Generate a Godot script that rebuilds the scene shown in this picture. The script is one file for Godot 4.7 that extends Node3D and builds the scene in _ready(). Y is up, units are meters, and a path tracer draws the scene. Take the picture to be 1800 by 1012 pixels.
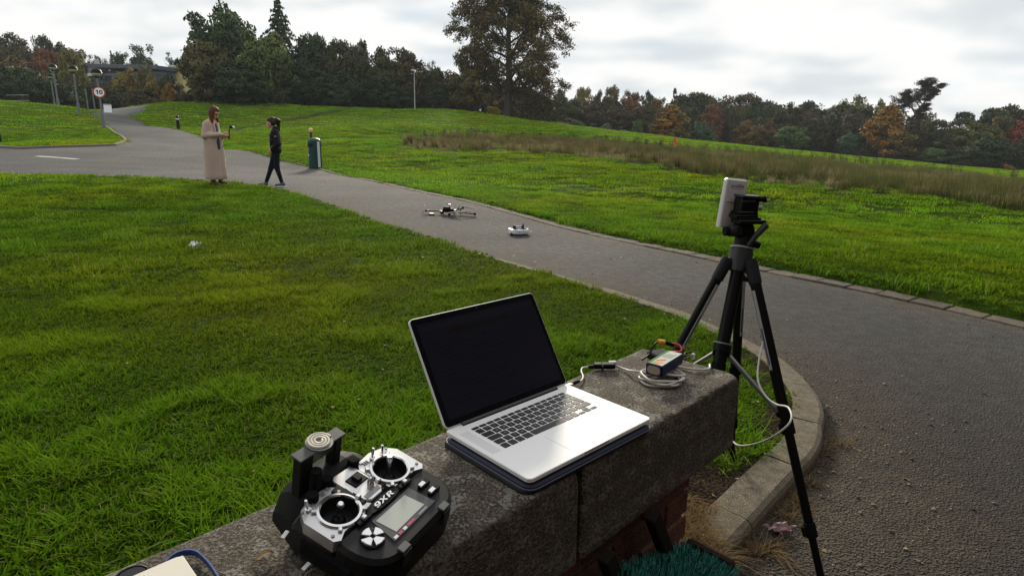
extends Node3D

# ---------------------------------------------------------------- mesh builder
class MB:
	var v := PackedVector3Array()
	var n := PackedVector3Array()
	var c := PackedColorArray()
	var uv := PackedVector2Array()
	var ix := PackedInt32Array()
	var col := Color(1, 1, 1)
	var xf := Transform3D()

	func vert(p: Vector3, nn: Vector3, t := Vector2.ZERO) -> int:
		v.append(xf * p)
		n.append((xf.basis * nn).normalized())
		c.append(col)
		uv.append(t)
		return v.size() - 1

	# counter-clockwise seen from outside
	func tri(a: int, b: int, d: int) -> void:
		ix.append(a)
		ix.append(d)
		ix.append(b)

	func face(p: Array) -> void:
		var nn: Vector3 = (p[1] - p[0]).cross(p[2] - p[0]).normalized()
		var s := v.size()
		var t := [Vector2(0, 1), Vector2(1, 1), Vector2(1, 0), Vector2(0, 0)]
		for i in p.size():
			vert(p[i], nn, t[i % 4])
		for i in range(2, p.size()):
			tri(s, s + i - 1, s + i)

	# box with chamfered edges, centred at o
	func box(o: Vector3, size: Vector3, ch := 0.0) -> void:
		var h := size * 0.5
		if ch <= 0.0:
			for ax in 3:
				for sg in [-1.0, 1.0]:
					var u := Vector3.ZERO
					var w := Vector3.ZERO
					var d := Vector3.ZERO
					d[ax] = sg * h[ax]
					u[(ax + 1) % 3] = h[(ax + 1) % 3]
					w[(ax + 2) % 3] = h[(ax + 2) % 3] * sg
					face([o + d - u - w, o + d + u - w, o + d + u + w, o + d - u + w])
			return
		ch = minf(ch, minf(h.x, minf(h.y, h.z)) * 0.9)
		var k := h - Vector3(ch, ch, ch)
		for ax in 3:
			var a1 := (ax + 1) % 3
			var a2 := (ax + 2) % 3
			for sg in [-1.0, 1.0]:
				var u := Vector3.ZERO
				var w := Vector3.ZERO
				var d := Vector3.ZERO
				d[ax] = sg * h[ax]
				u[a1] = k[a1]
				w[a2] = k[a2] * sg
				face([o + d - u - w, o + d + u - w, o + d + u + w, o + d - u + w])
			# edges running along ax
			for s1 in [-1.0, 1.0]:
				for s2 in [-1.0, 1.0]:
					var l := Vector3.ZERO
					l[ax] = k[ax]
					var p1 := Vector3.ZERO
					var p2 := Vector3.ZERO
					p1[a1] = s1 * h[a1]
					p1[a2] = s2 * k[a2]
					p2[a1] = s1 * k[a1]
					p2[a2] = s2 * h[a2]
					if s1 * s2 > 0:
						face([o + p1 - l, o + p2 - l, o + p2 + l, o + p1 + l])
					else:
						face([o + p2 - l, o + p1 - l, o + p1 + l, o + p2 + l])
		for sx in [-1.0, 1.0]:
			for sy in [-1.0, 1.0]:
				for sz in [-1.0, 1.0]:
					var a := o + Vector3(sx * h.x, sy * k.y, sz * k.z)
					var b := o + Vector3(sx * k.x, sy * h.y, sz * k.z)
					var d2 := o + Vector3(sx * k.x, sy * k.y, sz * h.z)
					if sx * sy * sz > 0:
						face([a, b, d2])
					else:
						face([a, d2, b])

	# tube along points, radius per point
	func tube(pts: Array, rad: Array, sides := 8, caps := true) -> void:
		var m := pts.size()
		var up := Vector3(0.13, 0.98, 0.17)
		var first := v.size()
		var prevx := Vector3.ZERO
		for i in m:
			var d: Vector3 = (pts[mini(i + 1, m - 1)] - pts[maxi(i - 1, 0)]).normalized()
			if i == 0:
				if absf(d.dot(up)) > 0.9:
					up = Vector3(0.95, 0.1, 0.3)
				prevx = up.cross(d).normalized()
			var x := (prevx - d * prevx.dot(d)).normalized()
			prevx = x
			var y := d.cross(x)
			var r: float = rad[mini(i, rad.size() - 1)]
			for j in sides:
				var a := TAU * j / sides
				var dir := x * cos(a) + y * sin(a)
				vert(pts[i] + dir * r, dir, Vector2(float(j) / sides, float(i)))
		for i in m - 1:
			for j in sides:
				var a := first + i * sides + j
				var b := first + i * sides + (j + 1) % sides
				tri(a, b, b + sides)
				tri(a, b + sides, a + sides)
		if caps:
			for e in 2:
				var i: int = 0 if e == 0 else m - 1
				var ring := []
				for j in sides:
					ring.append(xf.affine_inverse() * v[first + i * sides + j])
				if e == 0:
					ring.reverse()
				face(ring)

	# surface of revolution about y; prof = [Vector2(r, y)...] from bottom to top, smooth or faceted by rows
	func lathe(prof: Array, segs := 16, o := Vector3.ZERO, smooth := true, squash := Vector3.ONE) -> void:
		for i in prof.size() - 1:
			var p: Vector2 = prof[i]
			var q: Vector2 = prof[i + 1]
			var t0 := q - p
			var t1 := q - p
			if smooth:
				if i > 0:
					t0 = (p - prof[i - 1]).normalized() + t0.normalized()
				if i < prof.size() - 2:
					t1 = t1.normalized() + (prof[i + 2] - q).normalized()
			var s := v.size()
			for j in segs + 1:
				var a := TAU * j / segs
				var d := Vector3(cos(a), 0, -sin(a))
				for e in 2:
					var pp: Vector2 = p if e == 0 else q
					var tt: Vector2 = t0 if e == 0 else t1
					var nn := (d * tt.y + Vector3(0, -tt.x, 0))
					vert(o + Vector3(d.x * pp.x * squash.x, pp.y * squash.y, d.z * pp.x * squash.z), Vector3(nn.x / squash.x, nn.y / squash.y, nn.z / squash.z), Vector2(float(j) / segs, float(e)))
			for j in segs:
				var a := s + j * 2
				tri(a, a + 2, a + 3)
				tri(a, a + 3, a + 1)

	func ball(o: Vector3, r: Vector3, segs := 12, rows := 8) -> void:
		var prof := []
		for i in rows + 1:
			var a := -PI / 2 + PI * i / rows
			prof.append(Vector2(maxf(cos(a), 0.0001), sin(a)))
		lathe(prof, segs, o, true, r)

	# polygon in x,z extruded along y, with a bevelled top edge
	func prism(poly: PackedVector2Array, y0: float, y1: float, bev := 0.0, smooth := false) -> void:
		if Geometry2D.is_polygon_clockwise(poly):
			poly = poly.duplicate()
			poly.reverse()
		var top := poly
		if bev > 0.0:
			var t := PackedVector2Array()
			var m := poly.size()
			for i in m:
				var a := (poly[i] - poly[(i - 1 + m) % m]).normalized()
				var b := (poly[(i + 1) % m] - poly[i]).normalized()
				var na := Vector2(-a.y, a.x)
				var nb := Vector2(-b.y, b.x)
				var bis := (na + nb).normalized()
				t.append(poly[i] + bis * bev / maxf(0.35, bis.dot(na)))
			top = t
		var idx := Geometry2D.triangulate_polygon(top)
		var s := v.size()
		for p in top:
			vert(Vector3(p.x, y1, p.y), Vector3.UP, p)
		# Vector2(x, z): positive area in x,y is clockwise seen from above
		for i in range(0, idx.size(), 3):
			var a := top[idx[i]]
			var b := top[idx[i + 1]]
			var d := top[idx[i + 2]]
			if (b - a).cross(d - a) > 0:
				tri(s + idx[i], s + idx[i + 2], s + idx[i + 1])
			else:
				tri(s + idx[i], s + idx[i + 1], s + idx[i + 2])
		s = v.size()
		for p in poly:
			vert(Vector3(p.x, y0, p.y), Vector3.DOWN, p)
		for i in range(0, idx.size(), 3):
			var a := top[idx[i]]
			var b := top[idx[i + 1]]
			var d := top[idx[i + 2]]
			if (b - a).cross(d - a) > 0:
				tri(s + idx[i], s + idx[i + 1], s + idx[i + 2])
			else:
				tri(s + idx[i], s + idx[i + 2], s + idx[i + 1])
		var m2 := poly.size()
		for i in m2:
			var j := (i + 1) % m2
			var a := Vector3(poly[i].x, y0, poly[i].y)
			var b := Vector3(poly[j].x, y0, poly[j].y)
			var a1 := Vector3(poly[i].x, y1 - bev, poly[i].y)
			var b1 := Vector3(poly[j].x, y1 - bev, poly[j].y)
			face([b, a, a1, b1])
			if bev > 0.0:
				face([b1, a1, Vector3(top[i].x, y1, top[i].y), Vector3(top[j].x, y1, top[j].y)])

	func commit() -> ArrayMesh:
		var a := []
		a.resize(Mesh.ARRAY_MAX)
		a[Mesh.ARRAY_VERTEX] = v
		a[Mesh.ARRAY_NORMAL] = n
		a[Mesh.ARRAY_COLOR] = c
		a[Mesh.ARRAY_TEX_UV] = uv
		a[Mesh.ARRAY_INDEX] = ix
		var m := ArrayMesh.new()
		m.add_surface_from_arrays(Mesh.PRIMITIVE_TRIANGLES, a)
		return m

# ---------------------------------------------------------------- scene helpers
var rng := RandomNumberGenerator.new()
var M := {}

func lin(r: float, g: float, b: float) -> Color:
	return Color(r, g, b)

func mat(r: float, g: float, b: float, rough := 0.8, metal := 0.0) -> StandardMaterial3D:
	var m := StandardMaterial3D.new()
	m.albedo_color = Color(r, g, b).linear_to_srgb()
	m.roughness = rough
	m.metallic = metal
	return m

func vmat(rough := 0.8) -> StandardMaterial3D:
	var m := mat(1, 1, 1, rough)
	m.vertex_color_use_as_albedo = true
	return m

func thing(called: String, label: String, category: String, at := Vector3.ZERO, basis := Basis(), group := "") -> Node3D:
	var o := Node3D.new()
	o.name = called
	add_child(o, true)
	o.transform = Transform3D(basis, at)
	o.set_meta("label", label)
	o.set_meta("category", category)
	if group:
		o.set_meta("group", group)
	return o

func part(called: String, mesh: Mesh, m: Material, parent: Node = null) -> MeshInstance3D:
	var o := MeshInstance3D.new()
	o.name = called
	o.mesh = mesh
	o.material_override = m
	(parent if parent else self).add_child(o, true)
	return o

func pm(called: String, b: MB, m: Material, parent: Node = null) -> MeshInstance3D:
	return part(called, b.commit(), m, parent)

func tag(o: Node, label: String, category := "", group := "", kind := "") -> void:
	o.set_meta("label", label)
	if category:
		o.set_meta("category", category)
	if group:
		o.set_meta("group", group)
	if kind:
		o.set_meta("kind", kind)

func structure(called: String, mesh: Mesh, m: Material, label := "") -> MeshInstance3D:
	var o := part(called, mesh, m)
	o.set_meta("kind", "structure")
	if label:
		o.set_meta("label", label)
	return o

func bx(size: Vector3, ch := 0.0, o := Vector3.ZERO) -> MB:
	var b := MB.new()
	b.box(o, size, ch)
	return b

func tb(pts: Array, rad: Array, sides := 8) -> MB:
	var b := MB.new()
	b.tube(pts, rad, sides)
	return b

func lt(prof: Array, segs := 16) -> MB:
	var b := MB.new()
	b.lathe(prof, segs, Vector3.ZERO, false)
	return b

func smooth_path(pts: Array, per := 6) -> Array:
	var out := []
	var m := pts.size()
	for i in m - 1:
		var p0: Vector3 = pts[maxi(i - 1, 0)]
		var p1: Vector3 = pts[i]
		var p2: Vector3 = pts[i + 1]
		var p3: Vector3 = pts[mini(i + 2, m - 1)]
		for k in per:
			out.append(p1.cubic_interpolate(p2, p0, p3, float(k) / per))
	out.append(pts[m - 1])
	return out

func text_mesh(s: String, size: float, depth: float, bold := true) -> TextMesh:
	var t := TextMesh.new()
	var f := SystemFont.new()
	f.font_names = PackedStringArray(["Droid Sans"])
	if bold:
		f.font_weight = 700
	t.font = f
	t.text = s
	t.font_size = 64
	t.pixel_size = size / 64.0
	t.depth = depth
	t.curve_step = 3.0
	return t

func noise(seed_: int, freq: float, oct := 4, type := FastNoiseLite.TYPE_SIMPLEX_SMOOTH) -> FastNoiseLite:
	var f := FastNoiseLite.new()
	f.seed = seed_
	f.frequency = freq
	f.noise_type = type
	f.fractal_octaves = oct
	f.fractal_type = FastNoiseLite.FRACTAL_FBM if oct > 1 else FastNoiseLite.FRACTAL_NONE
	return f

func gray(seed_: int, freq: float, oct: int, size := 512, type := FastNoiseLite.TYPE_SIMPLEX_SMOOTH) -> PackedByteArray:
	var im := noise(seed_, freq, oct, type).get_seamless_image(size, size)
	im.convert(Image.FORMAT_L8)
	return im.get_data()

func tex(img: Image) -> ImageTexture:
	return ImageTexture.create_from_image(img)

func gray_tex(d: PackedByteArray, size: int) -> ImageTexture:
	return tex(Image.create_from_data(size, size, false, Image.FORMAT_L8, d))

# ---------------------------------------------------------------- terrain
const TP := [
	Vector3(-12.00, 0.00, 3.00), Vector3(-12.00, 0.00, -3.00), Vector3(-12.00, 0.00, -9.00), Vector3(-6.00, 0.00, 3.00), Vector3(-6.00, 0.00, -3.00), Vector3(-6.00, 0.00, -9.00),
	Vector3(0.00, 0.00, 3.00), Vector3(0.00, 0.00, -3.00), Vector3(0.00, 0.00, -9.00), Vector3(5.00, 0.00, 3.00), Vector3(5.00, 0.00, -3.00), Vector3(5.00, 0.00, -9.00),
	Vector3(-13.17, 0.25, -15.48), Vector3(-6.82, 0.21, -13.93), Vector3(-5.50, 0.14, -14.32), Vector3(-9.92, 0.29, -14.98), Vector3(-1.86, 0.11, -13.70), Vector3(-2.50, 0.05, -9.98),
	Vector3(-20.00, 0.00, -10.00), Vector3(-20.00, 0.00, 2.00), Vector3(12.00, -0.10, 2.00), Vector3(-18.87, 0.95, -29.76), Vector3(-26.19, 1.57, -39.17), Vector3(-40.93, 3.15, -62.21),
	Vector3(-35.80, 2.72, -50.78), Vector3(-28.44, 0.51, -33.77), Vector3(-43.18, 3.77, -52.06), Vector3(-41.48, 3.57, -56.13), Vector3(-36.24, 1.95, -43.38), Vector3(-7.98, 0.13, -24.41),
	Vector3(-14.93, 0.57, -33.78), Vector3(-28.22, 1.76, -51.57), Vector3(-27.69, 1.87, -49.54), Vector3(-22.10, 1.62, -46.39), Vector3(-21.83, 5.30, -83.32), Vector3(-32.62, 5.36, -78.19),
	Vector3(-40.45, 5.02, -72.96), Vector3(-40.64, 4.09, -67.58), Vector3(-8.83, 2.39, -46.58), Vector3(-11.01, 1.11, -33.91), Vector3(-8.62, 5.45, -88.51), Vector3(-1.39, 4.77, -93.49),
	Vector3(-5.03, 1.91, -51.61), Vector3(-5.62, 1.21, -39.09), Vector3(8.51, 3.93, -98.43), Vector3(5.40, 1.70, -61.85), Vector3(2.89, 0.95, -32.84), Vector3(2.00, 0.36, -22.41),
	Vector3(-1.89, 0.21, -23.91), Vector3(-5.26, 0.48, -27.58), Vector3(28.04, 2.32, -103.18), Vector3(16.85, 0.99, -61.68), Vector3(7.88, 0.46, -28.61), Vector3(5.22, 0.08, -18.73),
	Vector3(60.23, 0.48, -113.03), Vector3(30.13, 0.15, -56.33), Vector3(9.88, 0.12, -18.23), Vector3(4.79, 0.07, -8.64), Vector3(71.96, -0.85, -97.26), Vector3(62.54, -1.10, -76.61),
	Vector3(35.44, -0.87, -42.69), Vector3(13.09, -0.19, -15.58), Vector3(6.69, 0.02, -7.81), Vector3(-115.00, 8.00, -115.00), Vector3(-85.00, 9.00, -140.00), Vector3(-70.00, 5.50, -110.00),
	Vector3(-58.00, 3.20, -74.00), Vector3(-47.00, 3.40, -80.00), Vector3(-75.00, 3.60, -84.00), Vector3(-100.00, 12.00, -165.00), Vector3(-52.00, 4.00, -95.00), Vector3(-35.00, 5.00, -110.00),
	Vector3(0.00, 3.50, -130.00), Vector3(40.00, 2.00, -150.00), Vector3(90.00, 0.00, -120.00), Vector3(-110.00, 4.50, -60.00), Vector3(60.00, -2.00, -30.00), Vector3(-60.00, 3.00, -15.00),
]
const HC := 3.0
const GX0 := -130.0
const GZ0 := -190.0
const GS := 1.0
const GNX := 261
const GNZ := 216
var hg := PackedFloat32Array()
var path_poly := PackedVector2Array()
var near_edge := PackedVector2Array()
var far_edge := PackedVector2Array()
var isl_edge := PackedVector2Array()
var n_big: FastNoiseLite
var n_mid: FastNoiseLite
var n_fine: FastNoiseLite

func h_raw(x: float, z: float, w: PackedFloat64Array) -> float:
	var s := w[TP.size()]
	for i in TP.size():
		var dx: float = TP[i].x - x
		var dz: float = TP[i].z - z
		s += w[i] * sqrt(dx * dx + dz * dz + HC * HC)
	return s

func solve_terrain() -> void:
	var n := TP.size()
	var m := n + 1
	var a := []
	for i in m:
		var row := PackedFloat64Array()
		row.resize(m + 1)
		for j in m:
			if i < n and j < n:
				var dx: float = TP[i].x - TP[j].x
				var dz: float = TP[i].z - TP[j].z
				row[j] = sqrt(dx * dx + dz * dz + HC * HC) - (0.02 if i == j else 0.0)
			elif i == n and j == n:
				row[j] = 0.0
			else:
				row[j] = 1.0
		row[m] = TP[i].y if i < n else 0.0
		a.append(row)
	for k in m:
		var best := k
		for i in range(k + 1, m):
			if absf(a[i][k]) > absf(a[best][k]):
				best = i
		var t: PackedFloat64Array = a[k]
		a[k] = a[best]
		a[best] = t
		var pr: PackedFloat64Array = a[k]
		for i in range(k + 1, m):
			var r: PackedFloat64Array = a[i]
			var f := r[k] / pr[k]
			if f == 0.0:
				continue
			for j in range(k, m + 1):
				r[j] -= f * pr[j]
			a[i] = r
	var w := PackedFloat64Array()
	w.resize(m)
	for k in range(m - 1, -1, -1):
		var s: float = a[k][m]
		for j in range(k + 1, m):
			s -= a[k][j] * w[j]
		w[k] = s / a[k][k]
	hg.resize(GNX * GNZ)
	for iz in GNZ:
		for ixx in GNX:
			hg[iz * GNX + ixx] = h_raw(GX0 + ixx * GS, GZ0 + iz * GS, w)

func hbase(x: float, z: float) -> float:
	var fx := clampf((x - GX0) / GS, 0.0, GNX - 1.001)
	var fz := clampf((z - GZ0) / GS, 0.0, GNZ - 1.001)
	var i := int(fx)
	var k := int(fz)
	fx -= i
	fz -= k
	var o := k * GNX + i
	return lerpf(lerpf(hg[o], hg[o + 1], fx), lerpf(hg[o + GNX], hg[o + GNX + 1], fx), fz)

func seg_dist(p: Vector2, line: PackedVector2Array) -> float:
	var best := 1e9
	for i in line.size() - 1:
		var a := line[i]
		var ab := line[i + 1] - a
		var t := clampf((p - a).dot(ab) / ab.length_squared(), 0.0, 1.0)
		best = minf(best, (a + ab * t).distance_squared_to(p))
	return sqrt(best)

func in_path(p: Vector2) -> bool:
	return Geometry2D.is_point_in_polygon(p, path_poly)

func edge_dist(p: Vector2) -> float:
	return minf(seg_dist(p, near_edge), minf(seg_dist(p, far_edge), seg_dist(p, isl_edge)))

# height of the turf: a little above the path, gently uneven
func turf(x: float, z: float) -> float:
	var p := Vector2(x, z)
	if in_path(p):
		return hbase(x, z)
	var d := edge_dist(p) if x * x + z * z < 3000.0 else 5.0
	var far := smoothstep(4.0, 14.0, -z)
	if z > -28.0 and x > -9.0:
		var df := seg_dist(p, far_edge)
		if df < 0.5:
			d = minf(d, maxf(0.0, df - 0.19))
	var lift := lerpf(0.065, 0.05, far) * smoothstep(0.02, 0.14, d)
	var amp := smoothstep(0.3, 4.0, d) * (0.5 + far)
	return hbase(x, z) + lift + amp * (n_mid.get_noise_2d(x, z) * 0.05 + n_big.get_noise_2d(x, z) * 0.10)

func _ready() -> void:
	# ---- camera, sky, sun, exposure
	var cam := Camera3D.new()
	cam.name = "camera"
	add_child(cam)
	cam.transform = Transform3D(Basis(Vector3(0.99978042, 0.02035541, -0.00497636), Vector3(-0.02095488, 0.97117919, -0.23742763), Vector3(0.0, 0.23747977, 0.97139248)), Vector3(0, 1.35, 0))
	cam.fov = 51.46
	cam.near = 0.05
	cam.far = 900.0
	cam.current = true
	var we := WorldEnvironment.new()
	we.name = "world"
	add_child(we)
	var env := Environment.new()
	we.environment = env
	env.background_mode = Environment.BG_SKY
	env.tonemap_mode = Environment.TONE_MAPPER_LINEAR
	env.tonemap_exposure = 1.30
	env.fog_enabled = true
	env.fog_density = 0.0003
	env.fog_light_color = Color(0.86, 0.89, 0.92)
	env.sdfgi_enabled = true
	env.ssao_enabled = true
	env.ssil_enabled = true
	var sky := Sky.new()
	sky.sky_material = overcast_sky()
	env.sky = sky
	env.background_energy_multiplier = 1.0
	var sun := DirectionalLight3D.new()
	sun.name = "sun"
	add_child(sun)
	sun.light_color = Color(1.0, 0.95, 0.86)
	sun.light_energy = 1.0
	sun.light_angular_distance = 10.0
	sun.shadow_enabled = true
	sun.look_at_from_position(SUN_DIR * 50.0, Vector3.ZERO, Vector3.UP)

	rng.seed = 7
	n_big = noise(11, 0.12, 2)
	n_mid = noise(12, 0.6, 3)
	n_fine = noise(13, 3.0, 2)
	path_outline()
	solve_terrain()
	make_materials()
	# ---- setting
	build_ground()
	build_path()
	build_kerbs()
	build_wall()
	build_added_house()
	build_trees()
	build_buildings()
	build_street()
	# ---- people and things on the path
	build_people()
	build_drone()
	build_robot()
	# ---- things on and by the wall
	build_laptop()
	build_transmitter()
	build_tripod()
	build_cables()
	build_small()
	build_brush()
	# ---- grass
	build_grass()

const SUN_DIR := Vector3(-0.10, 0.36, -0.93)

func overcast_sky() -> PanoramaSkyMaterial:
	var w := 1024
	var h := 512
	var im := Image.create(w, h, false, Image.FORMAT_RGBF)
	var a := noise(31, 0.7, 5)
	var b := noise(32, 1.7, 4)
	var sd := SUN_DIR.normalized()
	for y in h:
		var el := (0.5 - (y + 0.5) / h) * PI
		var ce := cos(el)
		var se := sin(el)
		for x in w:
			if el < -0.02:
				im.set_pixel(x, y, Color(0.10, 0.11, 0.09))
				continue
			var az := ((x + 0.5) / w - 0.5) * TAU
			var d := Vector3(sin(az) * ce, se, -cos(az) * ce)
			var k := 1.0 / (maxf(se, 0.0) + 0.16)
			var px := d.x * k
			var pz := d.z * k * 1.5
			var f := a.get_noise_2d(px * 1.2 + 4.0, pz * 1.2) + 0.45 * b.get_noise_2d(px * 1.1, pz * 1.3 + 9.0)
			f = smoothstep(-0.60, 0.22, f)
			var dark := Vector3(0.64, 0.685, 0.71)
			var lite := Vector3(0.90, 0.90, 0.885)
			var c := dark.lerp(lite, f)
			var blue := smoothstep(0.33, 0.6, b.get_noise_2d(px * 0.6 - 7.0, pz * 0.7 + 3.0))
			c = c.lerp(Vector3(0.55, 0.70, 0.82), blue * 0.35)
			var g := clampf(d.dot(sd), 0.0, 1.0)
			c *= 0.93 + 0.42 * pow(g, 6.0)
			c += Vector3(1.0, 0.98, 0.93) * 0.35 * pow(g, 60.0)
			c *= 0.95
			im.set_pixel(x, y, Color(c.x, c.y, c.z))
	var m := PanoramaSkyMaterial.new()
	m.panorama = ImageTexture.create_from_image(im)
	return m

# ---------------------------------------------------------------- materials
func dull(m: StandardMaterial3D, spec: float) -> StandardMaterial3D:
	m.metallic_specular = spec
	return m

func make_materials() -> void:
	# asphalt: fine aggregate
	var s := 512
	var c1 := gray(41, 0.11, 2, s, FastNoiseLite.TYPE_CELLULAR)
	var c2 := gray(42, 0.16, 3, s)
	var c3 := gray(43, 0.012, 3, s)
	var al := PackedByteArray()
	var hm := PackedByteArray()
	al.resize(s * s)
	hm.resize(s * s)
	for i in s * s:
		var g := c1[i] / 255.0
		var f := c2[i] / 255.0
		var l := c3[i] / 255.0
		var a := 0.62 + 0.34 * (g - 0.5) + 0.75 * (f - 0.5) + 0.25 * (l - 0.5)
		if f > 0.74 and g > 0.45:
			a += 0.25
		al[i] = int(clampf(a, 0.05, 1.0) * 255)
		hm[i] = int(clampf(0.5 + (g - 0.5) * 0.7 + (f - 0.5) * 0.8, 0, 1) * 255)
	var m := vmat(0.93)
	m.albedo_texture = gray_tex(al, s)
	m.heightmap_enabled = true
	m.heightmap_texture = gray_tex(hm, s)
	m.heightmap_scale = 1.7
	m.uv1_triplanar = true
	m.uv1_world_triplanar = true
	m.uv1_scale = Vector3(1.15, 1.15, 1.15)
	M.asphalt = m
	# earth under the turf
	m = dull(vmat(0.95), 0.08)
	m.albedo_texture = M.asphalt.albedo_texture
	m.heightmap_enabled = true
	m.heightmap_texture = M.asphalt.heightmap_texture
	m.heightmap_scale = 0.9
	m.uv1_triplanar = true
	m.uv1_world_triplanar = true
	m.uv1_scale = Vector3(0.8, 0.8, 0.8)
	M.earth = m
	# weathered concrete of the coping: dark film, pale grit, lichen
	s = 1024
	var w1 := gray(51, 0.008, 4, s)
	var w2 := gray(52, 0.05, 3, s)
	var w3 := gray(53, 0.11, 1, s, FastNoiseLite.TYPE_CELLULAR)
	var w4 := gray(54, 0.0075, 3, s)
	var im := Image.create(s, s, false, Image.FORMAT_RGB8)
	hm = PackedByteArray()
	hm.resize(s * s)
	for y in s:
		for x in s:
			var i := y * s + x
			var a := w1[i] / 255.0
			var b := w2[i] / 255.0
			var g := w3[i] / 255.0
			var l := w4[i] / 255.0
			var v := 0.235 + 0.12 * (a - 0.5) + 0.24 * (b - 0.5)
			var col := Color(v * 1.11, v * 0.98, v * 0.84)
			if l < 0.36:
				col = col.lerp(Color(0.20, 0.19, 0.11), smoothstep(0.36, 0.24, l) * 0.5)
			if g < 0.20 and b > 0.44:
				col = col.lerp(Color(0.58, 0.54, 0.48), 0.8)
			elif g > 0.8 and a > 0.6:
				col = col.lerp(Color(0.05, 0.045, 0.04), 0.6)
			var li := smoothstep(0.68, 0.76, l + (b - 0.5) * 0.55)
			col = col.lerp(Color(0.50, 0.49, 0.46), li * 0.75)
			im.set_pixel(x, y, col)
			hm[i] = int(clampf(0.5 + (b - 0.5) * 0.9 + (0.3 if g < 0.20 else 0.0) + (a - 0.5) * 0.4, 0, 1) * 255)
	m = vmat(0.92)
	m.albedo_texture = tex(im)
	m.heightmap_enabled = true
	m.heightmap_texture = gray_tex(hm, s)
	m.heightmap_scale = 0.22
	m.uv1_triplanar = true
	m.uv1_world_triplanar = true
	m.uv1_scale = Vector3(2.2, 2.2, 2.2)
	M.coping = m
	# kerb stone: paler, finer
	m = mat(0.38, 0.315, 0.22, 0.92)
	m.albedo_texture = M.asphalt.albedo_texture
	m.heightmap_enabled = true
	m.heightmap_texture = M.asphalt.heightmap_texture
	m.heightmap_scale = 0.4
	m.uv1_triplanar = true
	m.uv1_world_triplanar = true
	m.uv1_scale = Vector3(2.6, 2.6, 2.6)
	M.kerb = m
	for k in 4:
		var e: StandardMaterial3D = m.duplicate()
		e.albedo_color = [Color(0.30, 0.235, 0.18), Color(0.26, 0.21, 0.165), Color(0.34, 0.275, 0.21), Color(0.28, 0.245, 0.20)][k].linear_to_srgb()
		M["edging%d" % k] = e
		e = m.duplicate()
		e.albedo_color = [Color(0.36, 0.125, 0.08), Color(0.29, 0.10, 0.07), Color(0.40, 0.15, 0.10), Color(0.26, 0.105, 0.08)][k].linear_to_srgb()
		M["brick%d" % k] = e
	M.mortar = mat(0.12, 0.105, 0.09, 0.95)
	# plants
	m = vmat(0.75)
	m.backlight_enabled = true
	m.backlight = Color(0.75, 0.75, 0.75)
	m.metallic_specular = 0.05
	M.blade = m
	m = vmat(0.7)
	m.metallic_specular = 0.25
	m.backlight_enabled = true
	m.backlight = Color(0.5, 0.5, 0.5)
	M.leaf = m
	M.bark = mat(0.055, 0.045, 0.035, 0.95)
	# plain stuffs
	M.black = dull(mat(0.0045, 0.0045, 0.005, 0.42), 0.28)
	M.black_matt = dull(mat(0.006, 0.006, 0.0065, 0.7), 0.22)
	M.rubber = dull(mat(0.007, 0.007, 0.0075, 0.8), 0.22)
	M.dark = dull(mat(0.02, 0.021, 0.023, 0.5), 0.3)
	M.charcoal = dull(mat(0.030, 0.032, 0.034, 0.42), 0.4)
	M.white = mat(0.78, 0.78, 0.78, 0.4)
	M.offwhite = mat(0.62, 0.60, 0.55, 0.5)
	M.cable = mat(0.50, 0.48, 0.44, 0.5)
	M.chrome = mat(0.72, 0.72, 0.74, 0.22, 1.0)
	M.silver = mat(0.62, 0.62, 0.63, 0.33, 0.9)
	M.alu = mat(0.88, 0.88, 0.88, 0.55, 0.12)
	M.steel = mat(0.25, 0.26, 0.27, 0.5, 0.5)
	M.galv = mat(0.11, 0.125, 0.13, 0.6, 0.2)
	M.navy = mat(0.015, 0.02, 0.06, 0.55)
	M.red = mat(0.45, 0.02, 0.015, 0.5)
	M.yellow = mat(0.75, 0.33, 0.03, 0.45)
	M.green_plastic = dull(mat(0.006, 0.038, 0.034, 0.4), 0.35)

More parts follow.
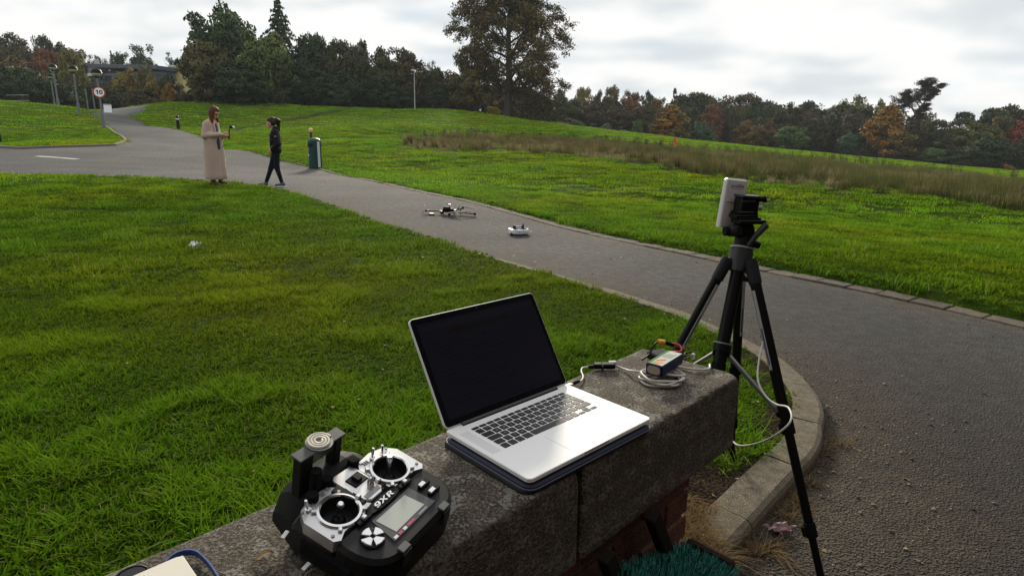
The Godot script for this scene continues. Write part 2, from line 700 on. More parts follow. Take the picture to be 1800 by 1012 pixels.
# ---------------------------------------------------------------- ground and path
func path_outline() -> void:
	near_edge = PackedVector2Array([Vector2(0.79, -1.77), Vector2(0.91, -1.90), Vector2(1.16, -2.17), Vector2(1.36, -2.38), Vector2(1.49, -2.60), Vector2(1.62, -2.85), Vector2(1.68, -3.11), Vector2(1.70, -3.47), Vector2(1.64, -3.75), Vector2(1.55, -4.02), Vector2(1.32, -4.62), Vector2(1.14, -4.95), Vector2(0.77, -5.42), Vector2(0.56, -5.77), Vector2(0.06, -6.50), Vector2(-0.59, -7.49), Vector2(-1.43, -8.66), Vector2(-2.52, -10.05), Vector2(-3.72, -11.75), Vector2(-5.35, -14.04), Vector2(-6.50, -14.86), Vector2(-7.22, -14.92), Vector2(-8.46, -14.89), Vector2(-9.93, -14.99), Vector2(-11.61, -15.35), Vector2(-13.17, -15.48), Vector2(-15.50, -15.62)])
	far_edge = PackedVector2Array([Vector2(8.60, 2.90), Vector2(6.90, 0.20), Vector2(5.45, -2.00), Vector2(4.19, -3.94), Vector2(3.89, -4.35), Vector2(3.37, -5.12), Vector2(2.58, -6.19), Vector2(1.89, -7.43), Vector2(0.88, -9.40), Vector2(0.08, -10.96), Vector2(-1.01, -12.78), Vector2(-1.90, -13.99), Vector2(-3.09, -16.08), Vector2(-5.14, -19.95), Vector2(-7.82, -24.24), Vector2(-10.16, -26.25), Vector2(-12.99, -29.41), Vector2(-18.38, -37.74), Vector2(-21.09, -40.33), Vector2(-25.67, -45.91), Vector2(-32.90, -54.48), Vector2(-35.27, -56.10)])
	isl_edge = PackedVector2Array([Vector2(-30.85, -31.39), Vector2(-20.65, -24.50), Vector2(-18.93, -25.27), Vector2(-17.89, -26.54), Vector2(-18.02, -28.11), Vector2(-21.79, -34.42), Vector2(-23.56, -36.85), Vector2(-25.03, -38.36), Vector2(-28.27, -42.50), Vector2(-33.55, -49.51), Vector2(-35.35, -51.40)])
	path_poly = PackedVector2Array()
	# the near edge runs away from the wall, round the kerb and along the lawn
	path_poly.append_array(near_edge)
	path_poly.append(Vector2(-34, -16.5))
	path_poly.append_array(isl_edge)
	path_poly.append(Vector2(-44, -66))
	path_poly.append(Vector2(-46.5, -66))
	path_poly.append(Vector2(-46, -72))
	path_poly.append(Vector2(-42, -72))
	var f := far_edge.duplicate()
	f.reverse()
	path_poly.append_array(f)
	for p in [Vector2(9.3, 8), Vector2(-8, 8), Vector2(-3.4, 1.5), Vector2(-1.1, -0.05), Vector2(0.28, -1.26)]:
		path_poly.append(p)

func ground_color(x: float, z: float, y: float) -> Color:
	var r := sqrt(x * x + z * z)
	var nb := n_big.get_noise_2d(x * 0.7 + 50.0, z * 0.7)
	var nm := n_mid.get_noise_2d(x, z + 70.0)
	var nf := n_fine.get_noise_2d(x, z)
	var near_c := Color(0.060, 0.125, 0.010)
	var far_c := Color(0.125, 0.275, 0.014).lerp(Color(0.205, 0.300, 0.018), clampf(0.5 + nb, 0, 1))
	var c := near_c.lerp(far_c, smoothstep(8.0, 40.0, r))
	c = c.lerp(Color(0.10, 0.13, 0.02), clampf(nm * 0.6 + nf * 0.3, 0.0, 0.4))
	# worn earth inside the corner of the kerb
	var bare := bare_patch(x, z)
	c = c.lerp(Color(0.085, 0.062, 0.042), bare)
	# wet ground under the rushes
	var p := Vector2(x, z)
	if z < -13.0 and Geometry2D.is_point_in_polygon(p, rush_poly):
		c = Color(0.17, 0.15, 0.075).lerp(Color(0.09, 0.10, 0.04), clampf(0.5 + nb * 1.2 + nm * 0.5, 0, 1))
	# trodden line up the hill
	if z < -38.0 and x < -18.0 and x > -30.0:
		var d := seg_dist(p, track)
		c = c.lerp(Color(0.06, 0.05, 0.03), smoothstep(0.55, 0.2, d) * 0.8)
	# floor of the woods
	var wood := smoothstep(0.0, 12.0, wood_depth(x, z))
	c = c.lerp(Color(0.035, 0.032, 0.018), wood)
	return c

var rush_poly := PackedVector2Array([Vector2(-5.93, -31.16), Vector2(-2.96, -30.37), Vector2(-0.14, -30.16), Vector2(2.47, -27.89), Vector2(4.60, -25.23), Vector2(6.32, -22.85), Vector2(8.00, -20.01), Vector2(9.39, -17.29), Vector2(11.38, -16.36), Vector2(12.95, -14.88), Vector2(22.0, -15.5), Vector2(44.0, -30.0), Vector2(42.0, -46.0), Vector2(32.0, -52.0), Vector2(24.0, -55.0), Vector2(16.0, -57.0), Vector2(11.0, -57.5), Vector2(5.0, -56.0), Vector2(0.0, -50.0), Vector2(-4.0, -42.0), Vector2(-6.7, -38.5)])
var track := PackedVector2Array([Vector2(-20.46, -42.95), Vector2(-24.00, -54.69), Vector2(-23.02, -61.67), Vector2(-21.47, -67.60), Vector2(-20.31, -77.47)])

func wood_depth(x: float, z: float) -> float:
	# how far behind the edge of the woods
	var e := lerpf(-62.0, -88.0, smoothstep(-60.0, -25.0, x))
	e = lerpf(e, -112.0, smoothstep(-5.0, 30.0, x))
	e = lerpf(e, -84.0, smoothstep(45.0, 70.0, x))
	return e - z

func bare_patch(x: float, z: float) -> float:
	var d := seg_dist(Vector2(x, z), near_edge)
	if z < -9.0:
		return smoothstep(0.45, 0.12, d) * 0.55
	var s := smoothstep(0.34, 0.14, d + n_mid.get_noise_2d(x * 2.0, z * 2.0) * 0.25) * smoothstep(-6.5, -3.0, z)
	s = maxf(s, smoothstep(0.55, 0.25, Vector2(x, z).distance_to(Vector2(0.72, -1.80)) + n_mid.get_noise_2d(x * 3.0, z * 3.0) * 0.4))
	return clampf(s, 0.0, 1.0)

func build_ground() -> void:
	var b := MB.new()
	var rs := []
	var r := 0.3
	while r < 520.0:
		rs.append(r)
		r *= 1.028 if r > 1.2 else 1.06
	var angs := []
	var a := -180.0
	while a < 180.0:
		angs.append(deg_to_rad(a))
		a += 0.6 if absf(a) < 52.0 else 4.0
	var na := angs.size()
	b.vert(Vector3(0, turf(0, 0) - 0.03, 0), Vector3.UP)
	for rr in rs:
		for an in angs:
			var x: float = sin(an) * rr
			var z: float = -cos(an) * rr
			var y := turf(x, z)
			if in_path(Vector2(x, z)):
				y -= 0.03
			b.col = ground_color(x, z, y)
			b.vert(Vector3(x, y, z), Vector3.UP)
	for k in na:
		b.tri(0, 1 + (k + 1) % na, 1 + k)
	for i in rs.size() - 1:
		for k in na:
			var p := 1 + i * na + k
			var q := 1 + i * na + (k + 1) % na
			b.tri(p, q, q + na)
			b.tri(p, q + na, p + na)
	# smooth normals
	var nn := PackedVector3Array()
	nn.resize(b.v.size())
	for i in range(0, b.ix.size(), 3):
		var p0 := b.v[b.ix[i]]
		var f := (b.v[b.ix[i + 2]] - p0).cross(b.v[b.ix[i + 1]] - p0)
		for j in 3:
			nn[b.ix[i + j]] += f
	for i in nn.size():
		b.n[i] = nn[i].normalized() if nn[i].y > 0 else -nn[i].normalized()
	structure("ground", b.commit(), M.earth, "grassy ground rising to a hill on the left and falling to the right")

func asphalt_color(x: float, z: float) -> Color:
	var p := Vector2(x, z)
	var d := seg_dist(p, near_edge)
	var df := seg_dist(p, far_edge)
	var nb := n_big.get_noise_2d(x * 3.0, z * 3.0)
	var nm := n_mid.get_noise_2d(x * 1.5, z * 1.5)
	var c := Color(0.166, 0.165, 0.166)
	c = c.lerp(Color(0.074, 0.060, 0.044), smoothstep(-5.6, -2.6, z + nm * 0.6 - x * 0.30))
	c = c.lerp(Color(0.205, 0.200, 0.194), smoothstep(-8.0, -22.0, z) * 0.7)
	# grit and leaf dust in the gutter
	c = c.lerp(Color(0.17, 0.125, 0.08), smoothstep(0.8, 0.1, d + nm * 0.5) * 0.7)
	c = c.lerp(Color(0.24, 0.185, 0.115), smoothstep(0.22, 0.04, df + nm * 0.10) * 0.7)
	var v := 1.0 + nb * 0.34 + nm * 0.22 + n_big.get_noise_2d(x * 0.8 - 30.0, z * 0.8) * 0.22
	return Color(c.r * v, c.g * v, c.b * v)

func build_path() -> void:
	var b := MB.new()
	var bb := Rect2(path_poly[0], Vector2.ZERO)
	for p in path_poly:
		bb = bb.expand(p)
	var cs := 0.4
	for iz in int(bb.size.y / cs) + 1:
		for ixx in int(bb.size.x / cs) + 1:
			var o := bb.position + Vector2(ixx, iz) * cs
			var cell := PackedVector2Array([o, o + Vector2(cs, 0), o + Vector2(cs, cs), o + Vector2(0, cs)])
			var inside := 0
			for q in cell:
				if in_path(q):
					inside += 1
			var polys := [cell]
			if inside < 4:
				if inside == 0 and edge_dist(o + Vector2(cs, cs) * 0.5) > 0.8:
					continue
				polys = Geometry2D.intersect_polygons(cell, path_poly)
			for pl in polys:
				var idx := Geometry2D.triangulate_polygon(pl)
				var s := b.v.size()
				for q in pl:
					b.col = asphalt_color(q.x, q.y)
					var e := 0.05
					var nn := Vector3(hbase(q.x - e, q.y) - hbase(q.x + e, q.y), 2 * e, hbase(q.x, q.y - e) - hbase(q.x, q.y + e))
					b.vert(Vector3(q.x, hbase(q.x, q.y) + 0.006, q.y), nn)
				for i in range(0, idx.size(), 3):
					var aa: Vector2 = pl[idx[i]]
					if (pl[idx[i + 1]] - aa).cross(pl[idx[i + 2]] - aa) > 0:
						b.tri(s + idx[i], s + idx[i + 2], s + idx[i + 1])
					else:
						b.tri(s + idx[i], s + idx[i + 1], s + idx[i + 2])
	structure("path", b.commit(), M.asphalt, "grey asphalt path curving from the gravelly foreground to the hill")
	# white road marking on the side road, in two worn dashes
	var k := MB.new()
	for seg in [[Vector2(-17.25, -21.95), Vector2(-16.35, -21.85)], [Vector2(-16.3, -21.82), Vector2(-15.6, -21.70)]]:
		var dd: Vector2 = (seg[1] - seg[0]).normalized()
		var w := Vector2(-dd.y, dd.x) * 0.13
		var ps := [seg[0] - w, seg[1] - w, seg[1] + w, seg[0] + w]
		k.face(ps.map(func(q): return Vector3(q.x, hbase(q.x, q.y) + 0.012, q.y)) if dd.cross(w) < 0 else [ps[3], ps[2], ps[1], ps[0]].map(func(q): return Vector3(q.x, hbase(q.x, q.y) + 0.012, q.y)))
	var o := pm("road_marking", k, mat(0.40, 0.40, 0.385, 0.85))
	tag(o, "short white painted line on the grey side road at the left", "road marking", "", "structure")

# walk along a polyline: [point, direction] every step
func walk(line: PackedVector2Array, steps: Callable) -> Array:
	var out := []
	var seg := 0
	var t := 0.0
	while seg < line.size() - 1:
		var stp: float = steps.call(line[seg])
		var p := line[seg].move_toward(line[seg + 1], t)
		var need := stp
		var s2 := seg
		var t2 := t
		while s2 < line.size() - 1:
			var left := line[s2].distance_to(line[s2 + 1]) - t2
			if left >= need:
				t2 += need
				break
			need -= left
			s2 += 1
			t2 = 0.0
		if s2 >= line.size() - 1:
			break
		out.append([p, line[s2].move_toward(line[s2 + 1], t2)])
		seg = s2
		t = t2
	return out

func smooth_line(l: PackedVector2Array, per := 5) -> PackedVector2Array:
	var out := PackedVector2Array()
	for i in l.size() - 1:
		for k in per:
			out.append(l[i].cubic_interpolate(l[i + 1], l[maxi(i - 1, 0)], l[mini(i + 2, l.size() - 1)], float(k) / per))
	out.append(l[l.size() - 1])
	return out

func build_kerbs() -> void:
	# kerb round the lawn corner: long stones with a rounded nose
	var root := thing("kerb", "curved weathered stone kerb edging the lawn beside the gravelly path", "kerb")
	var line := smooth_line(near_edge.slice(0, 21))
	line.insert(0, Vector2(0.52, -1.50))
	kerb_run(root, line, func(p): return 0.5 if p.y > -4.3 else 0.9, func(p): return lerpf(0.066, 0.022, smoothstep(-3.6, -7.5, p.y)), Vector2(-1, 0.2), false)
	var isle := thing("kerb", "pale stone kerb round the grass mound at the left", "kerb")
	kerb_run(isle, smooth_line(isl_edge.slice(0, 9)), func(_p): return 0.9, func(_p): return 0.09, Vector2(-0.8, -0.75), false)
	# flush edging stones along the far side
	root = thing("path_edging", "row of flush brown edging stones between path and far lawn", "edging")
	var fl := smooth_line(far_edge.slice(0, 16))
	var shapes := []
	for k in 4:
		shapes.append(bx(Vector3(0.262, 0.06, 0.19 + k * 0.006), 0.008).commit())
	var i2 := 0
	for st in walk(fl, func(_p): return 0.27):
		var p: Vector2 = (st[0] + st[1]) * 0.5
		var d: Vector2 = (st[1] - st[0]).normalized()
		var w := Vector2(-d.y, d.x)
		if w.dot(Vector2(1, -0.4)) < 0:
			w = -w
		p += w * 0.10
		var o := part("edging_stone", shapes[i2 % 4], M["edging%d" % ((i2 * 7 + i2 / 3) % 4)], root)
		var ax := Vector3(d.x, hbase(st[1].x, st[1].y) - hbase(st[0].x, st[0].y), d.y)
		ax.y /= 0.27
		ax = ax.normalized()
		var zz := ax.cross(Vector3.UP).normalized()
		o.transform = Transform3D(Basis(ax, zz.cross(ax), zz).rotated(ax, rng.randf_range(-0.03, 0.03)), Vector3(p.x, hbase(p.x, p.y) - 0.012 + rng.randf_range(-0.005, 0.006), p.y))
		i2 += 1

func kerb_run(root: Node3D, line: PackedVector2Array, steps: Callable, up_of: Callable, lawn_dir: Vector2, flip: bool) -> void:
	var stones := walk(line, steps)
	for st in stones:
		var pa: Vector2 = st[0]
		var pb: Vector2 = st[1]
		# follow the curve inside a stone
		var pts := [pa]
		var b := MB.new()
		var mid := (pa + pb) * 0.5
		var best := mid
		var bd := 1e9
		for q in line:
			if q.distance_to(mid) < bd:
				bd = q.distance_to(mid)
				best = q
		if pa.distance_to(pb) < 0.8 and best.distance_to(mid) < 0.15:
			var dir0 := (pb - pa).normalized()
			var sag := (best - mid).dot(Vector2(-dir0.y, dir0.x))
			for t in [0.25, 0.5, 0.75]:
				pts.append(pa.lerp(pb, t) + Vector2(-dir0.y, dir0.x) * sag * (1.0 - pow(2.0 * t - 1.0, 2.0)))
		pts.append(pb)
		var up: float = up_of.call(pa)
		# cross-section across the kerb (u towards lawn, y), rounded nose on the path side
		var sec := [Vector2(0.0, -0.06), Vector2(0.0, up - 0.028), Vector2(0.008, up - 0.010), Vector2(0.026, up), Vector2(0.15, up + 0.004), Vector2(0.155, -0.06)]
		var rows := []
		var m := pts.size()
		for i in m:
			var d: Vector2 = (pts[mini(i + 1, m - 1)] - pts[maxi(i - 1, 0)]).normalized()
			var w := Vector2(d.y, -d.x)
			if w.dot(lawn_dir) < 0:
				w = -w
			var shrink := 0.0035
			var q: Vector2 = pts[i] + d * (shrink if i == 0 else (-shrink if i == m - 1 else 0.0))
			var row := []
			var y := hbase(q.x, q.y)
			for sp in sec:
				row.append(Vector3(q.x + w.x * sp.x, y + sp.y + rng.randf_range(-0.0012, 0.0012), q.y + w.y * sp.x))
			rows.append(row)
		for i in m - 1:
			for j in sec.size() - 1:
				var fc := [rows[i][j], rows[i + 1][j], rows[i + 1][j + 1], rows[i][j + 1]]
				if flip:
					fc.reverse()
				b.face(fc)
		var e: Array = rows[0].duplicate()
		b.face(e)
		e = rows[m - 1].duplicate()
		e.reverse()
		b.face(e)
		pm("kerbstone", b, M.kerb, root)

# ---------------------------------------------------------------- the wall
const WALL_O := Vector3(0.607, 0.764, -1.477)
var WB := Basis()   # x along the wall to its right end, y up off the coping, z out of its front face

func wall_pt(x: float, y: float, z: float) -> Vector3:
	return WALL_O + WB * Vector3(x, y, z)

func coping(x0: float, x1: float, seed_: int) -> MB:
	var b := MB.new()
	var nz := noise(seed_, 14.0, 3)
	var nc := noise(seed_ + 5, 5.0, 2)
	var sec := []
	for k in 5:
		sec.append(Vector2(-0.30, -0.20 + 0.045 * k))
	sec.append_array([Vector2(-0.30, -0.010), Vector2(-0.2994, -0.0035), Vector2(-0.2965, -0.0006), Vector2(-0.290, 0.0)])
	for k in 14:
		sec.append(Vector2(-0.28 + 0.02 * k, 0.0))
	sec.append_array([Vector2(-0.010, 0.0), Vector2(-0.0035, -0.0006), Vector2(-0.0006, -0.0035), Vector2(0.0, -0.010), Vector2(0.0, -0.020)])
	for k in 8:
		sec.append(Vector2(0.0, -0.04 - 0.0228 * k))
	sec.append(Vector2(-0.003, -0.2))
	sec.append(Vector2(-0.15, -0.2))
	sec.append(Vector2(-0.30, -0.2))
	var xs := [x0, x0 + 0.0015, x0 + 0.004, x0 + 0.009]
	while xs[xs.size() - 1] < x1 - 0.026:
		xs.append(xs[xs.size() - 1] + 0.0145)
	xs.append_array([x1 - 0.009, x1 - 0.004, x1 - 0.0015, x1])
	var m := xs.size() - 1
	var js := sec.size()
	var pts := []
	for i in m + 1:
		var x: float = xs[i]
		var e := minf(x - x0, x1 - x)
		var rnd := 0.0045 * (1.0 - smoothstep(0.0, 0.005, e))
		for j in js:
			var s: Vector2 = sec[j]
			var q := Vector3(x, s.y, s.x)
			# chipped, worn arrises
			var near := exp(-(s.length_squared()) / 0.00022)
			var off := nz.get_noise_3d(q.x, q.y, q.z) * 0.0016
			var chip := maxf(0.0, nc.get_noise_2d(x * 3.0, 1.0) + 0.05) * 0.015 * near
			if s.y > -0.19:
				q.y += off * (1.0 if s.y > -0.02 else 0.2) - chip
				q.z += off * (1.0 if s.y < -0.01 else 0.2) - chip
			q.y -= rnd * (1.0 if s.y > -0.03 else 0.0)
			q.z -= rnd * (1.0 if s.x > -0.02 else 0.0)
			pts.append(q)
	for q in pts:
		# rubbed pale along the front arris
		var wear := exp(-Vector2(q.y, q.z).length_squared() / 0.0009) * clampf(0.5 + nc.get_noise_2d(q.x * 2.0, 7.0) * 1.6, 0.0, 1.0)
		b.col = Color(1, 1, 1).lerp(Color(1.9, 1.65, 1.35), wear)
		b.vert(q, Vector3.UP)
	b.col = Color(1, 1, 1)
	for i in m:
		for j in js - 1:
			var a := i * js + j
			b.tri(a, a + js + 1, a + js)
			b.tri(a, a + 1, a + js + 1)
	var nn := PackedVector3Array()
	nn.resize(b.v.size())
	for i in range(0, b.ix.size(), 3):
		var p0 := b.v[b.ix[i]]
		var f := (b.v[b.ix[i + 2]] - p0).cross(b.v[b.ix[i + 1]] - p0)
		for j in 3:
			nn[b.ix[i + j]] += f
	for i in nn.size():
		b.n[i] = nn[i].normalized()
	for e in 2:
		var ring := []
		for j in js - 1:
			ring.append(pts[(m if e == 1 else 0) * js + j])
		# fan about the middle of the end
		var c := Vector3(x1 if e == 1 else x0, -0.1, -0.15)
		for j in ring.size():
			var p: Vector3 = ring[j]
			var q: Vector3 = ring[(j + 1) % ring.size()]
			b.face([c, q, p] if e == 0 else [c, p, q])
	# orient: check one end
	return b

func build_wall() -> void:
	var n := Vector3(-0.01694, 0.99986, -0.00052).normalized()
	var d := Vector3(0.70612, 0, -0.70809)
	var x := (d - n * d.dot(n)).normalized()
	WB = Basis(x, n, x.cross(n))
	var root := thing("wall", "low red brick wall with a thick weathered concrete coping", "wall", WALL_O, WB)
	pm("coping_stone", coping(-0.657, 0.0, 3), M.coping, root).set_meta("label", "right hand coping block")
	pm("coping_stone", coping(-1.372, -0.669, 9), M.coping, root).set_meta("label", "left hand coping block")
	var y0 := -0.80
	pm("wall_core", bx(Vector3(1.16, 0.60, 0.20), 0.0, Vector3(-0.75, -0.502, -0.148)), M.mortar, root)
	var shapes := []
	for k in 3:
		shapes.append(bx(Vector3([0.215, 0.213, 0.216][k], 0.065, 0.20), 0.004).commit())
	var half := bx(Vector3(0.1025, 0.065, 0.20), 0.004).commit()
	for row in 8:
		var y := -0.2 - 0.010 - 0.0325 - row * 0.075
		var off := 0.0 if row % 2 == 0 else 0.1125
		var right := -0.155
		if row % 2 == 1:
			var o := part("brick", half, M["brick%d" % rng.randi_range(0, 3)], root)
			o.position = Vector3(right - 0.051, y, -0.138 + rng.randf_range(-0.002, 0.002))
		for k in 5:
			var o := part("brick", shapes[rng.randi_range(0, 2)], M["brick%d" % rng.randi_range(0, 3)], root)
			o.position = Vector3(right - off - 0.1075 - k * 0.225, y, -0.138 + rng.randf_range(-0.003, 0.003))

# ---------------------------------------------------------------- trees
func leaf_card(b: MB, p: Vector3, s: float, out: Vector3, r: RandomNumberGenerator) -> void:
	var d := Vector3(r.randfn(), r.randfn(), r.randfn()).normalized()
	var nn := (d + out * 0.6).normalized()
	var u := nn.cross(Vector3(r.randfn(), r.randfn(), r.randfn())).normalized()
	var w := nn.cross(u)
	var sn := (nn * 0.35 + out + Vector3.UP * 0.25).normalized()
	var i := b.vert(p - u * s, sn)
	b.vert(p - w * s * 0.55, sn)
	b.vert(p + u * s, sn)
	b.vert(p + w * s * 0.55, sn)
	b.tri(i, i + 1, i + 2)
	b.tri(i, i + 2, i + 3)

func crown(kind: String, seed_: int) -> MB:
	var r := RandomNumberGenerator.new()
	r.seed = seed_
	var b := MB.new()
	var clumps := 120
	var per := 110
	var size := 0.024
	match kind:
		"oak_small":
			clumps = 110
			per = 90
			size = 0.020
		"sparse":
			clumps = 60
			per = 80
			size = 0.018
		"shrub":
			clumps = 40
			per = 90
			size = 0.035
		"spire":
			clumps = 60
			per = 60
			size = 0.018
		"spruce":
			return spruce_crown(r)
		"umbrella":
			clumps = 70
			per = 80
	var nz := noise(seed_, 1.3, 2)
	for k in clumps:
		var d := Vector3(r.randfn(), r.randfn(), r.randfn()).normalized()
		var rad := pow(r.randf(), 0.38)
		rad *= 0.96 + 0.34 * nz.get_noise_3dv(d * 1.2)
		var c := Vector3.ZERO
		var cr := 0.11
		match kind:
			"dome":
				d.y = absf(d.y)
				c = Vector3(0, 0.12, 0) + Vector3(d.x * 0.46, d.y * 0.80, d.z * 0.46) * rad
			"shrub":
				d.y = absf(d.y)
				c = Vector3(0, 0.05, 0) + Vector3(d.x * 0.44, d.y * 0.85, d.z * 0.44) * rad
				cr = 0.14
			"spire":
				var tt := r.randf()
				c = Vector3(d.x * 0.42 * (1.0 - tt * 0.85), 0.12 + tt * 0.86, d.z * 0.42 * (1.0 - tt * 0.85))
				cr = 0.05
			"umbrella":
				c = Vector3(d.x * 0.46, 0.74 + absf(d.y) * 0.20, d.z * 0.46) * Vector3(rad, 1, rad)
				if r.randf() < 0.35:
					c = Vector3(d.x * 0.36, 0.15 + r.randf() * 0.4, d.z * 0.36)
				cr = 0.08
			"sparse":
				c = Vector3(0, 0.56, 0) + Vector3(d.x * 0.44, d.y * 0.42, d.z * 0.44) * rad
				cr = 0.075
			"oak_small":
				c = Vector3(0, 0.62, 0) + Vector3(d.x * 0.44, d.y * 0.34, d.z * 0.44) * rad
				if r.randf() < 0.3:
					c = Vector3(d.x * 0.5, 0.15 + r.randf() * 0.4, d.z * 0.5)
				cr = 0.10
			"maple", "orange":
				var tt := pow(r.randf(), 0.8)
				var wide := 0.46 * sin(PI * clampf(0.30 + 0.70 * tt, 0, 1)) + 0.03
				c = Vector3(d.x * wide, 0.08 + tt * 0.88, d.z * wide) * Vector3(maxf(rad, 0.55), 1, maxf(rad, 0.55))
				cr = 0.09
			"spiky":
				# a few leaders of different height standing close together
				var q := k % 4
				var top: float = [1.0, 0.86, 0.92, 0.78][q]
				var o: Vector3 = [Vector3(-0.05, 0, 0.08), Vector3(0.24, 0, -0.10), Vector3(-0.25, 0, -0.10), Vector3(0.10, 0, 0.24)][q]
				var tt := pow(r.randf(), 1.25)
				var wd := 0.27 * pow(1.0 - tt, 0.7) + 0.03
				c = o * (1.0 - 0.25 * tt) + Vector3(d.x * wd, 0.03 + tt * (top - 0.05), d.z * wd)
				cr = lerpf(0.11, 0.022, tt)
			_:
				c = Vector3(0, 0.49, 0) + Vector3(d.x * 0.45, d.y * 0.48, d.z * 0.45) * rad
		c.y = maxf(c.y, 0.03)
		var tone := r.randf_range(0.62, 1.35)
		var hue := r.randf_range(-0.25, 0.35)
		if kind in ["maple", "orange"]:
			hue = lerpf(1.1, -0.9, smoothstep(-0.6, 0.5, d.x * 0.9 - (c.y - 0.45) * 1.1 + r.randf_range(-0.5, 0.5)))
		var cen := Vector3(0, 0.5, 0)
		var ax := Vector3(r.randf_range(0.8, 1.3), r.randf_range(0.5, 0.85), r.randf_range(0.8, 1.3)) * cr
		for i in per:
			var q := Vector3(r.randfn(), r.randfn(), r.randfn())
			q = q.normalized() * pow(r.randf(), 0.45)
			var p := c + q * ax * (1.0 if r.randf() < 0.9 else 1.25)
			if p.y < 0.0:
				continue
			var out := (q * 0.7 + (p - cen).normalized()).normalized()
			var t := tone * r.randf_range(0.88, 1.12)
			b.col = Color(t * (1.0 + 0.5 * hue), t * (1.0 + 0.05 * hue), t * (1.0 - 0.3 * hue))
			leaf_card(b, p, size * r.randf_range(0.6, 1.3), out, r)
	return fit_crown(b)

func fit_crown(b: MB) -> MB:
	# every crown fills the same unit height and width
	var hi := 0.0
	var wide := 0.0
	for p in b.v:
		hi = maxf(hi, p.y)
		wide += maxf(absf(p.x), absf(p.z)) * 1.0
	var w := 0.0
	for i in range(0, b.v.size(), 3):
		w = maxf(w, Vector2(b.v[i].x, b.v[i].z).length())
	var s := Vector3(0.53 / w, 1.0 / hi, 0.53 / w)
	for i in b.v.size():
		b.v[i] *= s
	return b

func spruce_crown(r: RandomNumberGenerator) -> MB:
	var b := MB.new()
	var levels := 25
	for l in levels:
		var t := float(l) / levels
		var y := 0.06 + t * 0.93
		var reach := 0.47 * pow(1.0 - t, 0.85) + 0.012
		var n := 9 if t < 0.8 else 6
		for k in n:
			var a := TAU * (k + r.randf() * 0.7) / n + l * 1.1
			var dir := Vector3(cos(a), 0, sin(a))
			var len := reach * r.randf_range(0.45, 1.2)
			var tone := r.randf_range(0.6, 1.3)
			var m := int(14 + 46 * len / 0.47)
			for i in m:
				var s := (i + r.randf()) / m
				var p := Vector3(0, y, 0) + dir * len * s + Vector3.UP * (0.045 * sin(s * 2.2) * len / 0.47 - 0.06 * s * s * len / 0.3 + 0.01)
				p += Vector3(-dir.z, 0, dir.x) * r.randf_range(-1, 1) * 0.05 * (1.1 - s) * len / 0.3
				p.y -= r.randf() * 0.018
				var tt := tone * r.randf_range(0.75, 1.2)
				b.col = Color(tt, tt, tt)
				leaf_card(b, p, 0.019 * r.randf_range(0.6, 1.3), (dir + Vector3.UP * 0.5).normalized(), r)
	return b

func trunk_mesh(kind: String, seed_: int) -> MB:
	var r := RandomNumberGenerator.new()
	r.seed = seed_ + 400
	var b := MB.new()
	var top := 0.8
	var rad := 0.020
	if kind == "spruce" or kind == "spire":
		top = 0.97
		rad = 0.014
	elif kind == "shrub":
		top = 0.5
		rad = 0.012
	var pts := []
	var rr := []
	for i in 7:
		var t := i / 6.0
		pts.append(Vector3(r.randf_range(-1, 1) * 0.012 * t, t * top - 0.01, r.randf_range(-1, 1) * 0.012 * t))
		rr.append(rad * (1.25 if i == 0 else 1.0 - t * 0.8))
	b.tube(pts, rr, 7)
	if kind != "spruce":
		for k in 14:
			var y := r.randf_range(0.25, 0.78) * top / 0.8
			var a := k * 2.4
			var d := Vector3(cos(a), 0, sin(a))
			var ln := r.randf_range(0.2, 0.40) * (0.25 if kind == "spire" else 1.0)
			var s := Vector3(0, y * 0.8, 0)
			b.tube([s, s + d * ln * 0.4 + Vector3.UP * 0.10, s + d * ln * 0.8 + Vector3.UP * 0.17, s + d * ln + Vector3.UP * 0.26], [rad * 0.4, rad * 0.28, rad * 0.16, rad * 0.06], 5)
	return b

